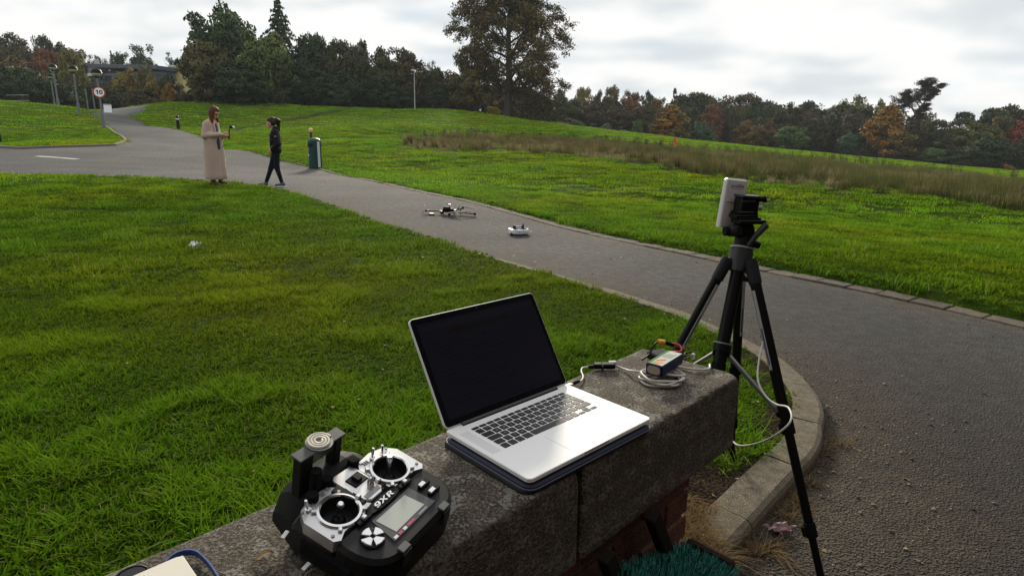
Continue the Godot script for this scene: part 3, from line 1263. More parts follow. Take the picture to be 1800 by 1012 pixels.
const TREES := [
	["round", -98.1, -120.2, 12.1, 13.3, "olive_dk", "broad dark olive tree rising highest at the left edge of the picture"],
	["round", -90.9, -117.1, 11.4, 9.7, "brown_dk", "brownish dark tree right of the highest tree at the far left"],
	["round", -93.1, -124.4, 12.5, 5.0, "green_dk", "small dark green treetop poking above the left wood"],
	["round", -85.0, -118.2, 11.4, 7.6, "brown_dk", "dark rounded brown tree behind the lamp posts, on the skyline"],
	["round", -77.8, -104.7, 10.2, 6.3, "rust", "rust red tree in the left wood, behind the second lamp"],
	["round", -67.3, -85.0, 8.1, 7.2, "orange_ol", "olive tree with an orange cast at the left, below the dark skyline trees"],
	["round", -62.9, -76.7, 6.5, 7.8, "green_dk", "dark green tree hanging over the grass mound at the left edge"],
	["round", -55.6, -72.6, 5.4, 6.0, "green_dk", "dark green bushy tree beside the railing, left of the farthest lamp"],
	["round", -67.9, -96.4, 9.8, 4.8, "yellow_ol", "yellowish olive tree rising behind the two middle lamp posts"],
	["sparse", -83.2, -123.4, 9.4, 5.2, "brown_dk", "thin brown tree on the skyline left of the small spruce"],
	["round", -84.6, -128.6, 8.7, 4.0, "olive", "small olive tree above the grey roof"],
	["spruce", -83.8, -130.7, 10.4, 3.6, "green_dk", "small pointed spruce on the skyline above the grey building"],
	["round", -79.9, -127.6, 10.2, 4.7, "green_dk", "dark tree between the small spruce and the domed tree"],
	["dome", -77.8, -131.8, 12.0, 8.0, "green_dk", "large dark domed tree behind the grey building"],
	["sparse", -68.5, -125.6, 10.8, 4.4, "green_dk", "open see-through tree beside the yellow building"],
	["round", -55.6, -89.2, 7.3, 4.1, "gold_ol", "golden olive tree in front of the grey building"],
	["round", -55.3, -93.4, 8.1, 3.3, "brown_ol", "brown olive tree in front of the right end of the grey building"],
	["round", -49.4, -85.1, 6.2, 3.4, "gold_ol", "golden bush in front of the grey building door"],
	["round", -45.0, -80.9, 4.5, 2.2, "orange", "small orange tree below the yellow building"],
	["shrub", -42.6, -79.9, 3.8, 4.1, "brown_dk", "brown thicket at the left foot of the tall broadleaf clump"],
	["round", -54.5, -74.7, 4.1, 5.5, "green_dk", "low dark green thicket behind the lamp posts"],
	["round", -56.9, -83.0, 4.7, 5.6, "green_dk", "low dark thicket behind the two thin posts"],
	["round", -56.1, -87.1, 5.1, 5.8, "olive_dk", "dark undergrowth behind the white board on the path"],
	["round", -49.1, -82.0, 4.5, 6.0, "brown_dk", "dark brown undergrowth at the top of the hill left of the clump"],
	["round", -89.2, -103.6, 8.5, 11.4, "olive_dk", "dark olive tree cut by the left edge of the picture"],
	["round", -37.5, -81.0, 13.1, 11.1, "green", "tall dark green broadleaf tree left of the spruce"],
	["round", -36.1, -73.7, 7.1, 6.8, "bronze", "bronze tinted tree at the lower left of the tall clump"],
	["round", -30.3, -75.8, 9.0, 7.8, "green_yl", "yellow green tree at the right front of the tall clump"],
	["round", -32.1, -72.7, 5.3, 7.3, "green_dk", "dark green tree low in the middle of the tall clump"],
	["spruce", -32.1, -86.2, 15.1, 10.1, "green_dk", "tall spruce cut by the top of the picture"],
	["round", -29.1, -88.3, 10.6, 6.3, "green_dk", "dark tree right of the tall spruce"],
	["round", -27.1, -89.4, 10.3, 5.7, "green_dk", "second tree right of the tall spruce, round topped"],
	["round", -24.9, -89.4, 9.9, 5.7, "olive_dk", "dark olive tree in the middle of the tree line, left of the pointed one"],
	["round", -23.2, -90.4, 10.2, 5.5, "olive_dk", "olive tree just left of the pointed treetop in the tree line"],
	["spruce", -21.9, -91.5, 10.2, 4.4, "green_dk", "pointed spruce top rising from the middle of the tree line"],
	["round", -19.3, -90.4, 9.0, 6.5, "olive_dk", "dark tree right of the pointed spruce top"],
	["round", -16.3, -91.5, 9.1, 7.5, "brown_dk", "brownish tree behind the tall thin light pole"],
	["sparse", -13.6, -93.6, 7.7, 4.3, "brown_dk", "thin leaved tree at the right end of the dark tree line"],
	["round", -26.8, -82.1, 5.3, 5.3, "green_dk", "dark bush line tree under the tall spruce"],
	["round", -22.7, -84.2, 5.2, 6.2, "green_dk", "low dark tree filling the middle of the tree line"],
	["round", -18.3, -85.2, 4.9, 5.9, "green_dk", "low dark tree left of the thin light pole"],
	["round", -13.2, -93.6, 5.1, 6.2, "green_dk", "low dark green bush right of the thin light pole"],
	["round", -23.8, -81.0, 3.2, 5.9, "green_dk", "low dark undergrowth below the middle of the tree line"],
	["round", -16.5, -87.3, 3.6, 5.6, "green_dk", "low undergrowth at the foot of the thin light pole"],
	["oak_small", -6.2, -95.7, 10.6, 9.8, "bronze", "smaller bronze oak with a bare trunk, left of the great oak"],
	["shrub", -3.5, -99.9, 3.2, 3.3, "yellow", "small yellow bush between the two oak trunks"],
	["shrub", -11.5, -95.7, 2.5, 4.4, "olive_dk", "dark bush at the left foot of the smaller oak"],
	["round", 10.5, -145.7, 10.8, 6.7, "olive_dk", "olive treetop just right of the great oak on the far ridge"],
	["round", 15.6, -147.8, 11.6, 6.2, "gold_ol", "golden olive treetop on the far ridge"],
	["round", 20.1, -147.9, 11.3, 6.0, "olive_dk", "second dark olive treetop on the far ridge right of the great oak"],
	["round", 22.8, -150.0, 12.7, 5.5, "orange_ol", "orange brown treetop standing highest on the far ridge"],
	["sparse", 25.3, -148.9, 11.1, 5.4, "olive", "thin olive treetop just right of the highest one on the ridge"],
	["round", 27.0, -143.7, 11.5, 6.6, "rust", "russet tree on the far ridge left of the narrow spires"],
	["round", 30.6, -141.7, 11.5, 5.7, "green_dk", "dark green tree at the right end of the far ridge"],
	["round", 30.7, -133.4, 9.4, 4.9, "orange_ol", "orange tinged tree between the ridge and the narrow spires"],
	["round", 10.8, -129.1, 6.7, 7.8, "olive_dk", "dark olive tree below the ridge, next to the great oak"],
	["round", 15.8, -127.0, 6.7, 7.0, "brown_dk", "dark brown rounded tree below the middle of the ridge"],
	["round", 20.9, -126.0, 6.7, 7.4, "brown_dk", "brown tree below the russet one"],
	["round", 25.3, -124.0, 7.2, 7.0, "brown_dk", "dark tree left of the large orange tree"],
	["shrub", 8.8, -112.4, 2.5, 5.1, "grey_gr", "grey green bush on the hill crest right of the great oak"],
	["shrub", 11.5, -112.4, 2.4, 4.1, "green_md", "bright bush second along the hill crest"],
	["shrub", 14.5, -114.5, 2.1, 3.6, "grey_gr", "grey bush in the middle of the crest bushes"],
	["shrub", 17.0, -113.5, 2.3, 3.7, "grey_gr", "pale grey sallow bush left of the small round green tree"],
	["shrub", 19.9, -114.6, 2.0, 3.1, "grey_gr", "grey bush touching the small round green tree"],
	["round", 21.8, -110.4, 3.2, 2.6, "green_md", "small round green tree left of the large orange tree"],
	["orange", 27.4, -109.4, 6.2, 8.4, "orange", "large orange tree on the crest below the two narrow spires"],
	["spire", 32.2, -127.1, 10.9, 2.8, "brown_dk", "taller of the two narrow spires behind the orange tree"],
	["spire", 34.6, -128.2, 9.9, 2.6, "brown_dk", "shorter of the two narrow spires behind the orange tree"],
	["round", 34.9, -123.0, 7.4, 4.0, "olive_dk", "dark tree right of the shorter spire"],
	["round", 34.1, -112.6, 4.2, 4.3, "blue_gr", "blue green tree right of the orange tree"],
	["shrub", 35.9, -111.5, 2.6, 2.9, "green_md", "small bright green bush next to the blue green tree"],
	["sparse", 41.7, -130.3, 10.0, 5.0, "olive", "see-through tree rising over the russet one"],
	["round", 40.2, -126.1, 8.2, 5.8, "rust", "russet tree under the see-through one"],
	["round", 43.8, -126.1, 8.7, 4.8, "olive_dk", "olive tree right of the russet one"],
	["sparse", 47.2, -129.3, 9.5, 2.8, "olive", "spindly pale tree in the middle of the far wood"],
	["round", 50.0, -128.2, 9.7, 6.3, "green_dk", "dark crown in the middle of the far wood"],
	["dome", 43.7, -116.8, 5.2, 6.0, "orange_ol", "rounded tree with an orange crown, left of two alike"],
	["dome", 47.8, -117.8, 6.1, 5.6, "brown_or", "rounded dark tree with an orange rim, right of two alike"],
	["sparse", 55.1, -131.4, 9.8, 3.1, "olive", "bare spindly tree on the skyline above the orange rimmed tree"],
	["round", 56.7, -129.3, 10.0, 6.6, "olive_dk", "olive skyline tree left of the bare skyline gap"],
	["round", 49.7, -110.6, 4.5, 6.7, "green_md", "mid green tree standing forward on the far meadow edge"],
	["round", 59.3, -126.2, 8.8, 6.2, "brown_dk", "dark brown tree above the mid green one"],
	["round", 59.7, -121.0, 7.3, 6.6, "olive_dk", "dark tree in the middle right of the far wood"],
	["sparse", 66.7, -130.4, 9.9, 3.8, "olive", "small airy tree left of the broad olive crown"],
	["dome", 67.6, -124.2, 11.6, 9.5, "olive", "broad olive crown left of the windswept tree"],
	["round", 71.7, -123.1, 11.1, 5.6, "olive", "olive tree behind the tall orange maple"],
	["round", 63.7, -117.9, 8.0, 6.7, "brown_dk", "dark tree under the broad olive crown"],
	["round", 59.1, -108.5, 4.2, 4.4, "blue_gr", "blue green tree left of the tall orange maple"],
	["maple", 63.3, -105.4, 9.1, 9.6, "orange", "tall orange and green maple at the meadow edge"],
	["spruce", 75.7, -116.9, 9.2, 3.6, "green_dk", "small dark spruce right of the orange maple"],
	["sparse", 78.3, -118.0, 9.5, 4.1, "yellow_ol", "pale feathery tree right of the small spruce"],
	["round", 71.4, -110.7, 7.2, 6.1, "brown_dk", "dark tree right of the orange maple foot"],
	["round", 77.7, -112.8, 7.5, 6.6, "olive_dk", "dark olive tree in the dip of the right skyline"],
	["umbrella", 82.8, -114.9, 9.0, 5.4, "green_dk", "flat topped dark tree left of the umbrella shaped one"],
	["umbrella", 87.0, -113.9, 9.8, 7.1, "green_dk", "large umbrella shaped dark tree on the right skyline"],
	["round", 77.7, -104.4, 7.7, 8.6, "olive", "olive tree below the umbrella shaped tree"],
	["round", 83.2, -105.5, 8.3, 7.7, "green_rd", "green tree with a red top at the right"],
	["shrub", 69.8, -101.3, 3.9, 5.5, "green_md", "green bush below the skyline dip"],
	["shrub", 72.5, -99.2, 3.4, 5.8, "green_md", "green bush under the olive tree at the right"],
	["round", 72.8, -94.0, 4.9, 7.2, "green_dk", "dark green tree mass at the right edge of the meadow"],
	["round", 83.9, -102.4, 7.9, 5.6, "red", "red tree at the right edge of the picture"],
	["round", 77.9, -94.0, 5.1, 5.1, "green_dk", "dark green tree cut by the right edge of the picture"],
	["shrub", 65.3, -80.5, 1.2, 1.9, "orange", "small orange bush on the bank at the right edge"],
	["shrub", 69.2, -103.4, 2.6, 5.7, "brown_dk", "brown bramble right of the orange maple"],
]
const LEAF := {
	"olive_dk": Color(0.070, 0.075, 0.027), "olive": Color(0.123, 0.126, 0.040), "brown_dk": Color(0.084, 0.070, 0.033), "brown_ol": Color(0.140, 0.116, 0.043), "green_dk": Color(0.045, 0.070, 0.030),
	"green": Color(0.063, 0.098, 0.040), "green_md": Color(0.105, 0.166, 0.050), "green_yl": Color(0.102, 0.130, 0.037), "blue_gr": Color(0.081, 0.137, 0.075), "grey_gr": Color(0.131, 0.154, 0.100),
	"rust": Color(0.193, 0.081, 0.037), "orange": Color(0.263, 0.149, 0.037), "orange_ol": Color(0.172, 0.119, 0.037), "gold_ol": Color(0.210, 0.165, 0.043), "yellow_ol": Color(0.154, 0.144, 0.040),
	"yellow": Color(0.455, 0.350, 0.050), "bronze": Color(0.123, 0.105, 0.040), "brown_or": Color(0.131, 0.088, 0.033), "green_rd": Color(0.116, 0.105, 0.040), "red": Color(0.263, 0.061, 0.042),
}

func build_trees() -> void:
	var crowns := {}
	var trunks := {}
	var mats := {}
	var k := 0
	for t in TREES:
		k += 1
		var kind: String = t[0]
		var variant := k % (6 if kind == "round" else 2)
		var key := "%s%d" % [kind, variant]
		if not crowns.has(key):
			crowns[key] = crown(kind, hash(kind) % 1000 + variant * 17).commit()
			trunks[key] = trunk_mesh(kind, variant * 31 + 5).commit()
		if not mats.has(t[5]):
			var m: StandardMaterial3D = M.leaf.duplicate()
			m.albedo_color = (LEAF[t[5]] as Color).linear_to_srgb()
			mats[t[5]] = m
		var nm: String = {"spruce": "spruce_tree", "shrub": "bush", "spire": "narrow_tree", "maple": "maple_tree", "oak_small": "oak_tree", "orange": "autumn_tree"}.get(kind, "tree")
		var o := thing(nm, t[6], "bush" if kind == "shrub" else "tree", Vector3(t[1], hbase(t[1], t[2]) - 0.25, t[2]), Basis(Vector3.UP, rng.randf() * TAU if not kind in ["maple", "orange"] else 0.3), "trees and bushes of the woods")
		var s := Vector3(t[4], t[3], t[4])
		part("trunk", trunks[key], M.bark, o).scale = s
		part("crown", crowns[key], mats[t[5]], o).scale = s
	great_oak()
	windswept()
	fill_woods(crowns)

# the far-off wood and the undergrowth that read as one mass behind the single trees
func fill_woods(crowns: Dictionary) -> void:
	var r := RandomNumberGenerator.new()
	r.seed = 55
	# [x0, z0, x1, z1, count, height, spread of height, depth]
	var belts := [
		[-62.0, -76.0, -43.0, -90.0, 26, 4.2, 1.2, 6.0], [-43.0, -96.0, -8.0, -104.0, 60, 6.2, 1.4, 6.0], [-40.0, -90.0, -14.0, -96.0, 26, 3.6, 0.8, 2.0], [-8.0, -122.0, 30.0, -146.0, 46, 7.0, 1.8, 8.0], [28.0, -138.0, 84.0, -138.0, 60, 8.6, 1.8, 8.0],
		[66.0, -122.0, 108.0, -104.0, 44, 6.4, 1.8, 8.0], [-104.0, -116.0, -70.0, -98.0, 40, 6.0, 1.5, 6.0], [-110.0, -130.0, -98.0, -132.0, 14, 7.0, 1.5, 10.0],
	]
	for kind in 2:
		var wh: Array[Transform3D] = []
		var ti := PackedColorArray()
		for b in belts:
			for i in int(b[4] / 2):
				var t := r.randf()
				var x: float = lerpf(b[0], b[2], t) + r.randf_range(-1, 1) * b[7] * 0.5
				var z: float = lerpf(b[1], b[3], t) - r.randf() * b[7]
				var h: float = maxf(2.0, b[5] + r.randfn() * b[6])
				var w := h * r.randf_range(0.75, 1.15)
				wh.append(Transform3D(Basis(Vector3.UP, r.randf() * TAU).scaled(Vector3(w, h, w)), Vector3(x, hbase(x, z) - 0.5, z)))
				ti.append([Color(0.045, 0.050, 0.020), Color(0.066, 0.052, 0.022), Color(0.036, 0.054, 0.024), Color(0.085, 0.066, 0.026), Color(0.050, 0.058, 0.024)][r.randi_range(0, 4)])
		var o := scatter("woodland", crowns[["round0", "round3"][kind]], M.leaf, wh, ti)
		tag(o, ["dark mass of woodland closing the gaps behind the single trees", "brownish mass of woodland and undergrowth behind the single trees"][kind], "woodland", "", "stuff")

var tips := []

func limb(b: MB, p: Vector3, d: Vector3, ln: float, rad: float, level: int, droop: float, r: RandomNumberGenerator) -> void:
	var n := 7 if level == 0 else (5 if level == 1 else 4)
	var pts := [p]
	var rr := [rad]
	var dir := d.normalized()
	for i in n:
		var t := float(i + 1) / n
		dir = (dir + Vector3(r.randfn(), r.randfn() * 0.6, r.randfn()) * 0.16 + Vector3.UP * (0.10 - droop * t)).normalized()
		p += dir * ln / n
		pts.append(p)
		rr.append(rad * (1.0 - 0.82 * t))
		if level < 2 and i >= 1:
			var kids := 2
			for j in kids:
				var side := dir.cross(Vector3(r.randfn(), r.randfn(), r.randfn())).normalized()
				limb(b, p, dir * 0.55 + side * 0.8, ln * (0.42 if level == 0 else 0.36) * r.randf_range(0.7, 1.25) * (1.15 - 0.5 * t), rad * (1.0 - 0.75 * t) * 0.5, level + 1, droop * 1.2, r)
		elif level == 2:
			tips.append(p)
	if level < 2:
		tips.append(p)
	b.tube(pts, rr, 7 if level == 0 else (5 if level == 1 else 3), false)

func great_oak() -> void:
	var r := RandomNumberGenerator.new()
	r.seed = 99
	var at := Vector3(-1.41, hbase(-1.41, -94.5) - 0.2, -94.5)
	var o := thing("oak_tree", "great old oak with a thick trunk and open bronze crown, alone on the hill crest", "tree", at)
	var b := MB.new()
	var hh := 20.6
	var pts := []
	var rr := []
	for i in 12:
		var t := i / 11.0
		pts.append(Vector3(0.5 * t + sin(t * 7.0) * 0.22, t * hh, cos(t * 5.0) * 0.25 - 0.25))
		rr.append(0.62 * (1.55 if i == 0 else 1.0) * pow(1.0 - t, 0.75) + 0.03)
	b.tube(pts, rr, 12)
	tips.clear()
	var n := 34
	for i in n:
		var t := 0.17 + 0.81 * pow(float(i) / n, 0.85)
		var y := t * hh
		var f := t * 11.0
		var p: Vector3 = pts[int(f)].lerp(pts[mini(int(f) + 1, 11)], f - int(f))
		var a := i * 2.399 + 0.6
		var ln := 8.3 * pow(sin(PI * clampf(0.27 + t * 0.68, 0, 1)), 1.0) + 0.5
		if t < 0.4:
			ln *= 1.05 if cos(a) > 0.0 else 0.75
		var el := lerpf(0.28, 0.80, t)
		limb(b, p, Vector3(cos(a) * cos(el), sin(el), sin(a) * cos(el)), ln, 0.24 * (1.1 - t) + 0.04, 0, lerpf(0.42, 0.12, t), r)
	pm("trunk", b, M.bark, o).set_meta("label", "thick dark trunk and branches")
	var l := MB.new()
	for p in tips:
		if r.randf() < 0.44 + 0.15 * smoothstep(17.0, 21.0, p.y):
			continue
		var u := r.randf()
		var c := Color(0.100, 0.088, 0.030)
		if u < 0.22:
			c = Color(0.165, 0.082, 0.030)
		elif u < 0.45:
			c = Color(0.140, 0.108, 0.034)
		elif u < 0.6:
			c = Color(0.062, 0.066, 0.026)
		for i in 12:
			var q := Vector3(r.randfn(), r.randfn() * 0.7, r.randfn()) * 0.30
			var t := r.randf_range(0.65, 1.3)
			l.col = Color(c.r * t, c.g * t, c.b * t)
			leaf_card(l, p + q, r.randf_range(0.09, 0.19), (q + Vector3.UP * 0.3).normalized(), r)
	# the skirt of low foliage on the right reaching to the grass
	for k in 120:
		var a := r.randf() * TAU
		var c0 := Vector3(4.0 + cos(a) * 3.4 * sqrt(r.randf()), r.randf_range(0.4, 7.0), sin(a) * 2.8)
		var tone := r.randf_range(0.6, 1.2)
		for i in 45:
			var q := Vector3(r.randfn(), r.randfn(), r.randfn()) * 0.45
			var t := tone * r.randf_range(0.7, 1.25)
			l.col = Color(0.070 * t, 0.064 * t, 0.024 * t)
			leaf_card(l, c0 + q, r.randf_range(0.10, 0.2), q.normalized(), r)
	pm("crown", l, M.leaf, o)

func windswept() -> void:
	var r := RandomNumberGenerator.new()
	r.seed = 21
	var at := Vector3(73.4, hbase(73.4, -117.0) - 0.2, -117.0)
	var o := thing("windswept_tree", "dark windswept tree leaning right, high above the orange maple", "tree", at)
	var b := MB.new()
	var pts := []
	var rr := []
	for i in 9:
		var t := i / 8.0
		pts.append(Vector3(-0.8 + 1.2 * t + 5.2 * t * t, t * 13.6, 0))
		rr.append(0.38 * pow(1.0 - t, 0.8) + 0.03)
	b.tube(pts, rr, 8)
	tips.clear()
	for i in 16:
		var t := 0.46 + 0.5 * i / 16.0
		var f := t * 8.0
		var p: Vector3 = pts[int(f)].lerp(pts[mini(int(f) + 1, 8)], f - int(f))
		var s := -1.0 if i % 3 != 0 else 1.0
		limb(b, p, Vector3(s * 0.75 + 0.15, 0.55, r.randf_range(-0.6, 0.6)), lerpf(4.6, 2.2, (t - 0.46) * 2.0) * (1.0 if s < 0 else 0.45), 0.10, 0, 0.12, r)
	pm("trunk", b, M.bark, o)
	var l := MB.new()
	for p in tips:
		if r.randf() < 0.62:
			continue
		for i in 9:
			var q := Vector3(r.randfn(), r.randfn() * 0.35, r.randfn()) * 0.28
			var t := r.randf_range(0.7, 1.2)
			l.col = Color(0.035 * t, 0.034 * t, 0.018 * t)
			leaf_card(l, p + q, r.randf_range(0.07, 0.16), Vector3.UP, r)
	pm("crown", l, M.leaf, o)

# ---------------------------------------------------------------- far buildings
func build_buildings() -> void:
	var slate := mat(0.045, 0.058, 0.075, 0.6)
	var pale := mat(0.16, 0.175, 0.195, 0.6)
	var glass := mat(0.02, 0.03, 0.04, 0.1)
	# long grey building on the hillside, its roof sloping down to the right
	var yaw := Basis(Vector3.UP, -0.42)
	var o := thing("grey_building", "long grey building with an oversailing slab roof among trees on the left hillside", "building", Vector3(-66.6, 5.7, -114.5), yaw * Basis().scaled(Vector3(0.92, 0.92, 0.92)))
	var b := bx(Vector3(17.6, 9.0, 9.0), 0.0, Vector3(0.0, 2.2, 0))
	pm("wall", b, pale, o)
	b = MB.new()
	b.xf = Transform3D(Basis(Vector3(0, 0, 1), -0.045), Vector3(0, 7.6, 0.5))
	b.box(Vector3.ZERO, Vector3(19.6, 0.7, 11.0), 0.05)
	pm("roof", b, slate, o)
	b = bx(Vector3(1.0, 3.6, 0.5), 0.0, Vector3(-8.2, 5.6, 5.0))
	pm("roof_edge", b, slate, o)
	for k in 7:
		var f := pm("window", bx(Vector3(2.0, 1.3, 0.16), 0.0, Vector3(-6.2 + k * 2.2, 5.6, 4.56)), slate, o)
		pm("pane", bx(Vector3(1.8, 1.1, 0.1), 0.0, Vector3(-6.2 + k * 2.2, 5.6, 4.62)), glass, f)
	pm("dark_bay", bx(Vector3(3.2, 3.2, 0.8), 0.0, Vector3(8.1, 4.6, 4.6)), mat(0.02, 0.026, 0.035, 0.5), o)
	pm("lower_wing", bx(Vector3(8.0, 2.2, 5.0), 0.0, Vector3(-8.6, 4.3, 6.4)), slate, o)
	pm("white_fascia", bx(Vector3(5.4, 0.5, 0.3), 0.0, Vector3(-11.2, 6.5, 5.0)), mat(0.55, 0.55, 0.55, 0.6), o)
	for k in 2:
		pm("flue", tb([Vector3(-12.0 + k * 0.9, 6.0, 3.0), Vector3(-12.0 + k * 0.9, 9.6, 3.0)], [0.24], 10), mat(0.32, 0.33, 0.36, 0.4), o)
	pm("plant_room", bx(Vector3(2.6, 1.6, 2.6), 0.05, Vector3(-11.4, 7.0, 3.0)), mat(0.10, 0.105, 0.14, 0.6), o)
	# blue and yellow end block
	o = thing("yellow_building", "small yellow and blue building end beside the tall tree clump", "building", Vector3(-59.6, 6.6, -112.0), yaw * Basis().scaled(Vector3(0.77, 0.77, 0.77)))
	pm("wall", bx(Vector3(4.2, 12.2, 5.0), 0.0, Vector3(1.2, 2.1, 0)), mat(0.42, 0.36, 0.14, 0.7), o)
	pm("roof", bx(Vector3(4.4, 0.3, 5.2), 0.0, Vector3(1.2, 8.36, 0)), mat(0.5, 0.5, 0.48, 0.6), o)
	pm("blue_wing", bx(Vector3(3.4, 9.6, 4.4), 0.0, Vector3(-2.62, 1.6, 0)), mat(0.05, 0.12, 0.20, 0.5), o)
	pm("pilaster", bx(Vector3(0.4, 7.6, 0.2), 0.0, Vector3(0.9, 4.2, 2.6)), mat(0.10, 0.24, 0.24, 0.5), o)

# unseen house, added behind and right of the viewer to shade foreground and screen
func build_added_house() -> void:
	var o := thing("added_shade_house", "unseen dark brick building added behind the viewer and to the right for its shade", "building", Vector3(0.0, 0.0, 0.0))
	var br := mat(0.060, 0.034, 0.026, 0.9)
	var fr := mat(0.20, 0.20, 0.20, 0.6)
	var gl := mat(0.02, 0.022, 0.025, 0.1)
	pm("facade", bx(Vector3(24.0, 9.6, 9.0), 0.0, Vector3(-3.0, 4.6, 9.6)), br, o)
	pm("facade", bx(Vector3(9.0, 9.6, 23.0), 0.0, Vector3(14.2, 4.6, 3.2)), br, o)
	pm("roof", bx(Vector3(24.6, 0.35, 10.0), 0.05, Vector3(-3.0, 9.6, 9.6)), mat(0.04, 0.042, 0.046, 0.8), o)
	pm("roof", bx(Vector3(10.0, 0.35, 24.0), 0.05, Vector3(14.2, 9.62, 3.2)), mat(0.04, 0.042, 0.046, 0.8), o)
	for row in 3:
		for k in 5:
			var f := pm("window", bx(Vector3(1.3, 1.5, 0.12), 0.01, Vector3(-13.0 + k * 4.4, 2.0 + row * 2.8, 5.08)), fr, o)
			pm("pane", bx(Vector3(1.1, 1.3, 0.08), 0.0, Vector3(-13.0 + k * 4.4, 2.0 + row * 2.8, 5.02)), gl, f)
			f = pm("window", bx(Vector3(0.12, 1.5, 1.3), 0.01, Vector3(9.68, 2.0 + row * 2.8, -6.0 + k * 4.4)), fr, o)
			pm("pane", bx(Vector3(0.08, 1.3, 1.1), 0.0, Vector3(9.62, 2.0 + row * 2.8, -6.0 + k * 4.4)), gl, f)

# ---------------------------------------------------------------- lamps, signs, bollards, bin
func on_ground(x: float, z: float) -> Vector3:
	return Vector3(x, turf(x, z), z)

func build_street() -> void:
	var lamps := [
		[Vector2(-26.21, -39.21), "grey lamp post with a globe head carrying the speed sign, nearest of the four", 3.72],
		[Vector2(-35.81, -50.79), "grey globe lamp post with a clear view of its foot on the mound, second nearest", 3.9],
		[Vector2(-42.79, -58.06), "grey globe lamp post with its foot behind the mound, second from the left", 4.0],
		[Vector2(-50.8, -68.4), "smallest and leftmost of the globe lamp posts", 4.0],
	]
	var first: Node3D = null
	for l in lamps:
		var p: Vector2 = l[0]
		var o: Node3D
		if first == null:
			o = thing("lamp_post", l[1], "street lamp", Vector3.ZERO, Basis(), "globe lamp posts along the path")
			first = o
			pm("post", tb([Vector3(0, -0.2, 0), Vector3(0, 0.95, 0), Vector3(0, 1.0, 0), Vector3(0, 3.35, 0)], [0.105, 0.105, 0.065, 0.055], 12), M.galv, o)
			pm("collar", lt([Vector2(0.001, 3.24), Vector2(0.10, 3.28), Vector2(0.14, 3.36), Vector2(0.001, 3.36)], 14), M.dark, o)
			var b := MB.new()
			var prof := []
			for i in 7:
				var a := -PI / 2 + PI / 2 * i / 6.0
				prof.append(Vector2(maxf(cos(a) * 0.32, 0.001), 3.56 + sin(a) * 0.20))
			b.lathe(prof, 20)
			pm("lamp_bowl", b, mat(0.42, 0.40, 0.22, 0.25), o)
			b = MB.new()
			prof = [Vector2(0.335, 3.545), Vector2(0.335, 3.575)]
			for i in 7:
				var a := PI / 2 * i / 6.0
				prof.append(Vector2(maxf(cos(a) * 0.33, 0.001), 3.58 + sin(a) * 0.30))
			b.lathe(prof, 20)
			pm("lamp_cap", b, dull(mat(0.010, 0.010, 0.012, 0.4), 0.2), o)
		else:
			o = first.duplicate()
			o.name = "lamp_post"
			add_child(o, true)
			o.set_meta("label", l[1])
		var y := hbase(p.x, p.y)
		var s: float = l[2] / 3.88
		o.transform = Transform3D(Basis().scaled(Vector3(s, s, s)), Vector3(p.x, y, p.y))
	# speed limit sign on the first post
	var pb := Vector3(-26.21, hbase(-26.21, -39.21) + 2.28, -39.21)
	var look := Basis(Vector3.UP, 0.62)
	var sg := thing("speed_sign", "round white speed limit sign reading 10 with a red ring on the lamp post", "sign", pb + look * Vector3(0.0, 0, 0.09), look)
	var disc := MB.new()
	disc.xf = Transform3D(Basis(Vector3.RIGHT, PI / 2), Vector3.ZERO)
	disc.lathe([Vector2(0.0001, -0.01), Vector2(0.27, -0.01), Vector2(0.27, 0.006), Vector2(0.0001, 0.006)], 32, Vector3.ZERO, false)
	pm("plate", disc, mat(0.72, 0.72, 0.72, 0.5), sg)
	var ring := MB.new()
	ring.xf = Transform3D(Basis(Vector3.RIGHT, PI / 2), Vector3.ZERO)
	ring.lathe([Vector2(0.268, -0.012), Vector2(0.335, -0.012), Vector2(0.335, 0.012), Vector2(0.268, 0.012), Vector2(0.268, -0.012)], 32, Vector3.ZERO, false)
	pm("red_ring", ring, mat(0.33, 0.018, 0.02, 0.5), sg)
	part("numerals", text_mesh("10", 0.36, 0.012), M.black, sg).position = Vector3(0, 0, 0.014)
	# two thin posts at the crest
	var dd := [["left of two thin grey posts at the top of the path", at_px(0)], ["right of two thin grey posts at the top of the path", at_px(1)]]
	for q in dd:
		var o := thing("thin_post", q[0], "post", q[1], Basis(), "thin grey posts at the crest of the path")
		pm("shaft", tb([Vector3(0, -0.2, 0), Vector3(0, 1.98, 0)], [0.05, 0.045], 10), M.galv, o)
		pm("cap", lt([Vector2(0.052, 1.96), Vector2(0.05, 2.0), Vector2(0.001, 2.02)], 10), M.steel, o)
	# white notice board standing on the crest
	var nb := thing("notice_board", "small white leaning notice board standing at the crest of the path", "sign", Vector3(-37.5, hbase(-37.5, -57.0), -57.0), Basis(Vector3.UP, 0.55))
	var brd := MB.new()
	brd.xf = Transform3D(Basis(Vector3.RIGHT, -0.2), Vector3(0, 0.42, 0))
	brd.box(Vector3.ZERO, Vector3(0.60, 0.66, 0.03), 0.005)
	pm("panel", brd, mat(0.62, 0.63, 0.64, 0.5), nb)
	brd = MB.new()
	brd.xf = Transform3D(Basis(Vector3.RIGHT, -0.2), Vector3(0, 0.42, 0))
	brd.box(Vector3(0, 0.38, 0.0), Vector3(0.66, 0.12, 0.05), 0.005)
	pm("top_rail", brd, M.steel, nb)
	for sx in [-0.3, 0.3]:
		pm("leg", tb([Vector3(sx, 0.8, -0.06), Vector3(sx, -0.05, -0.36)], [0.02], 6), M.steel, nb)
		pm("leg", tb([Vector3(sx, 0.80, -0.10), Vector3(sx, -0.05, 0.10)], [0.018], 6), M.steel, nb)
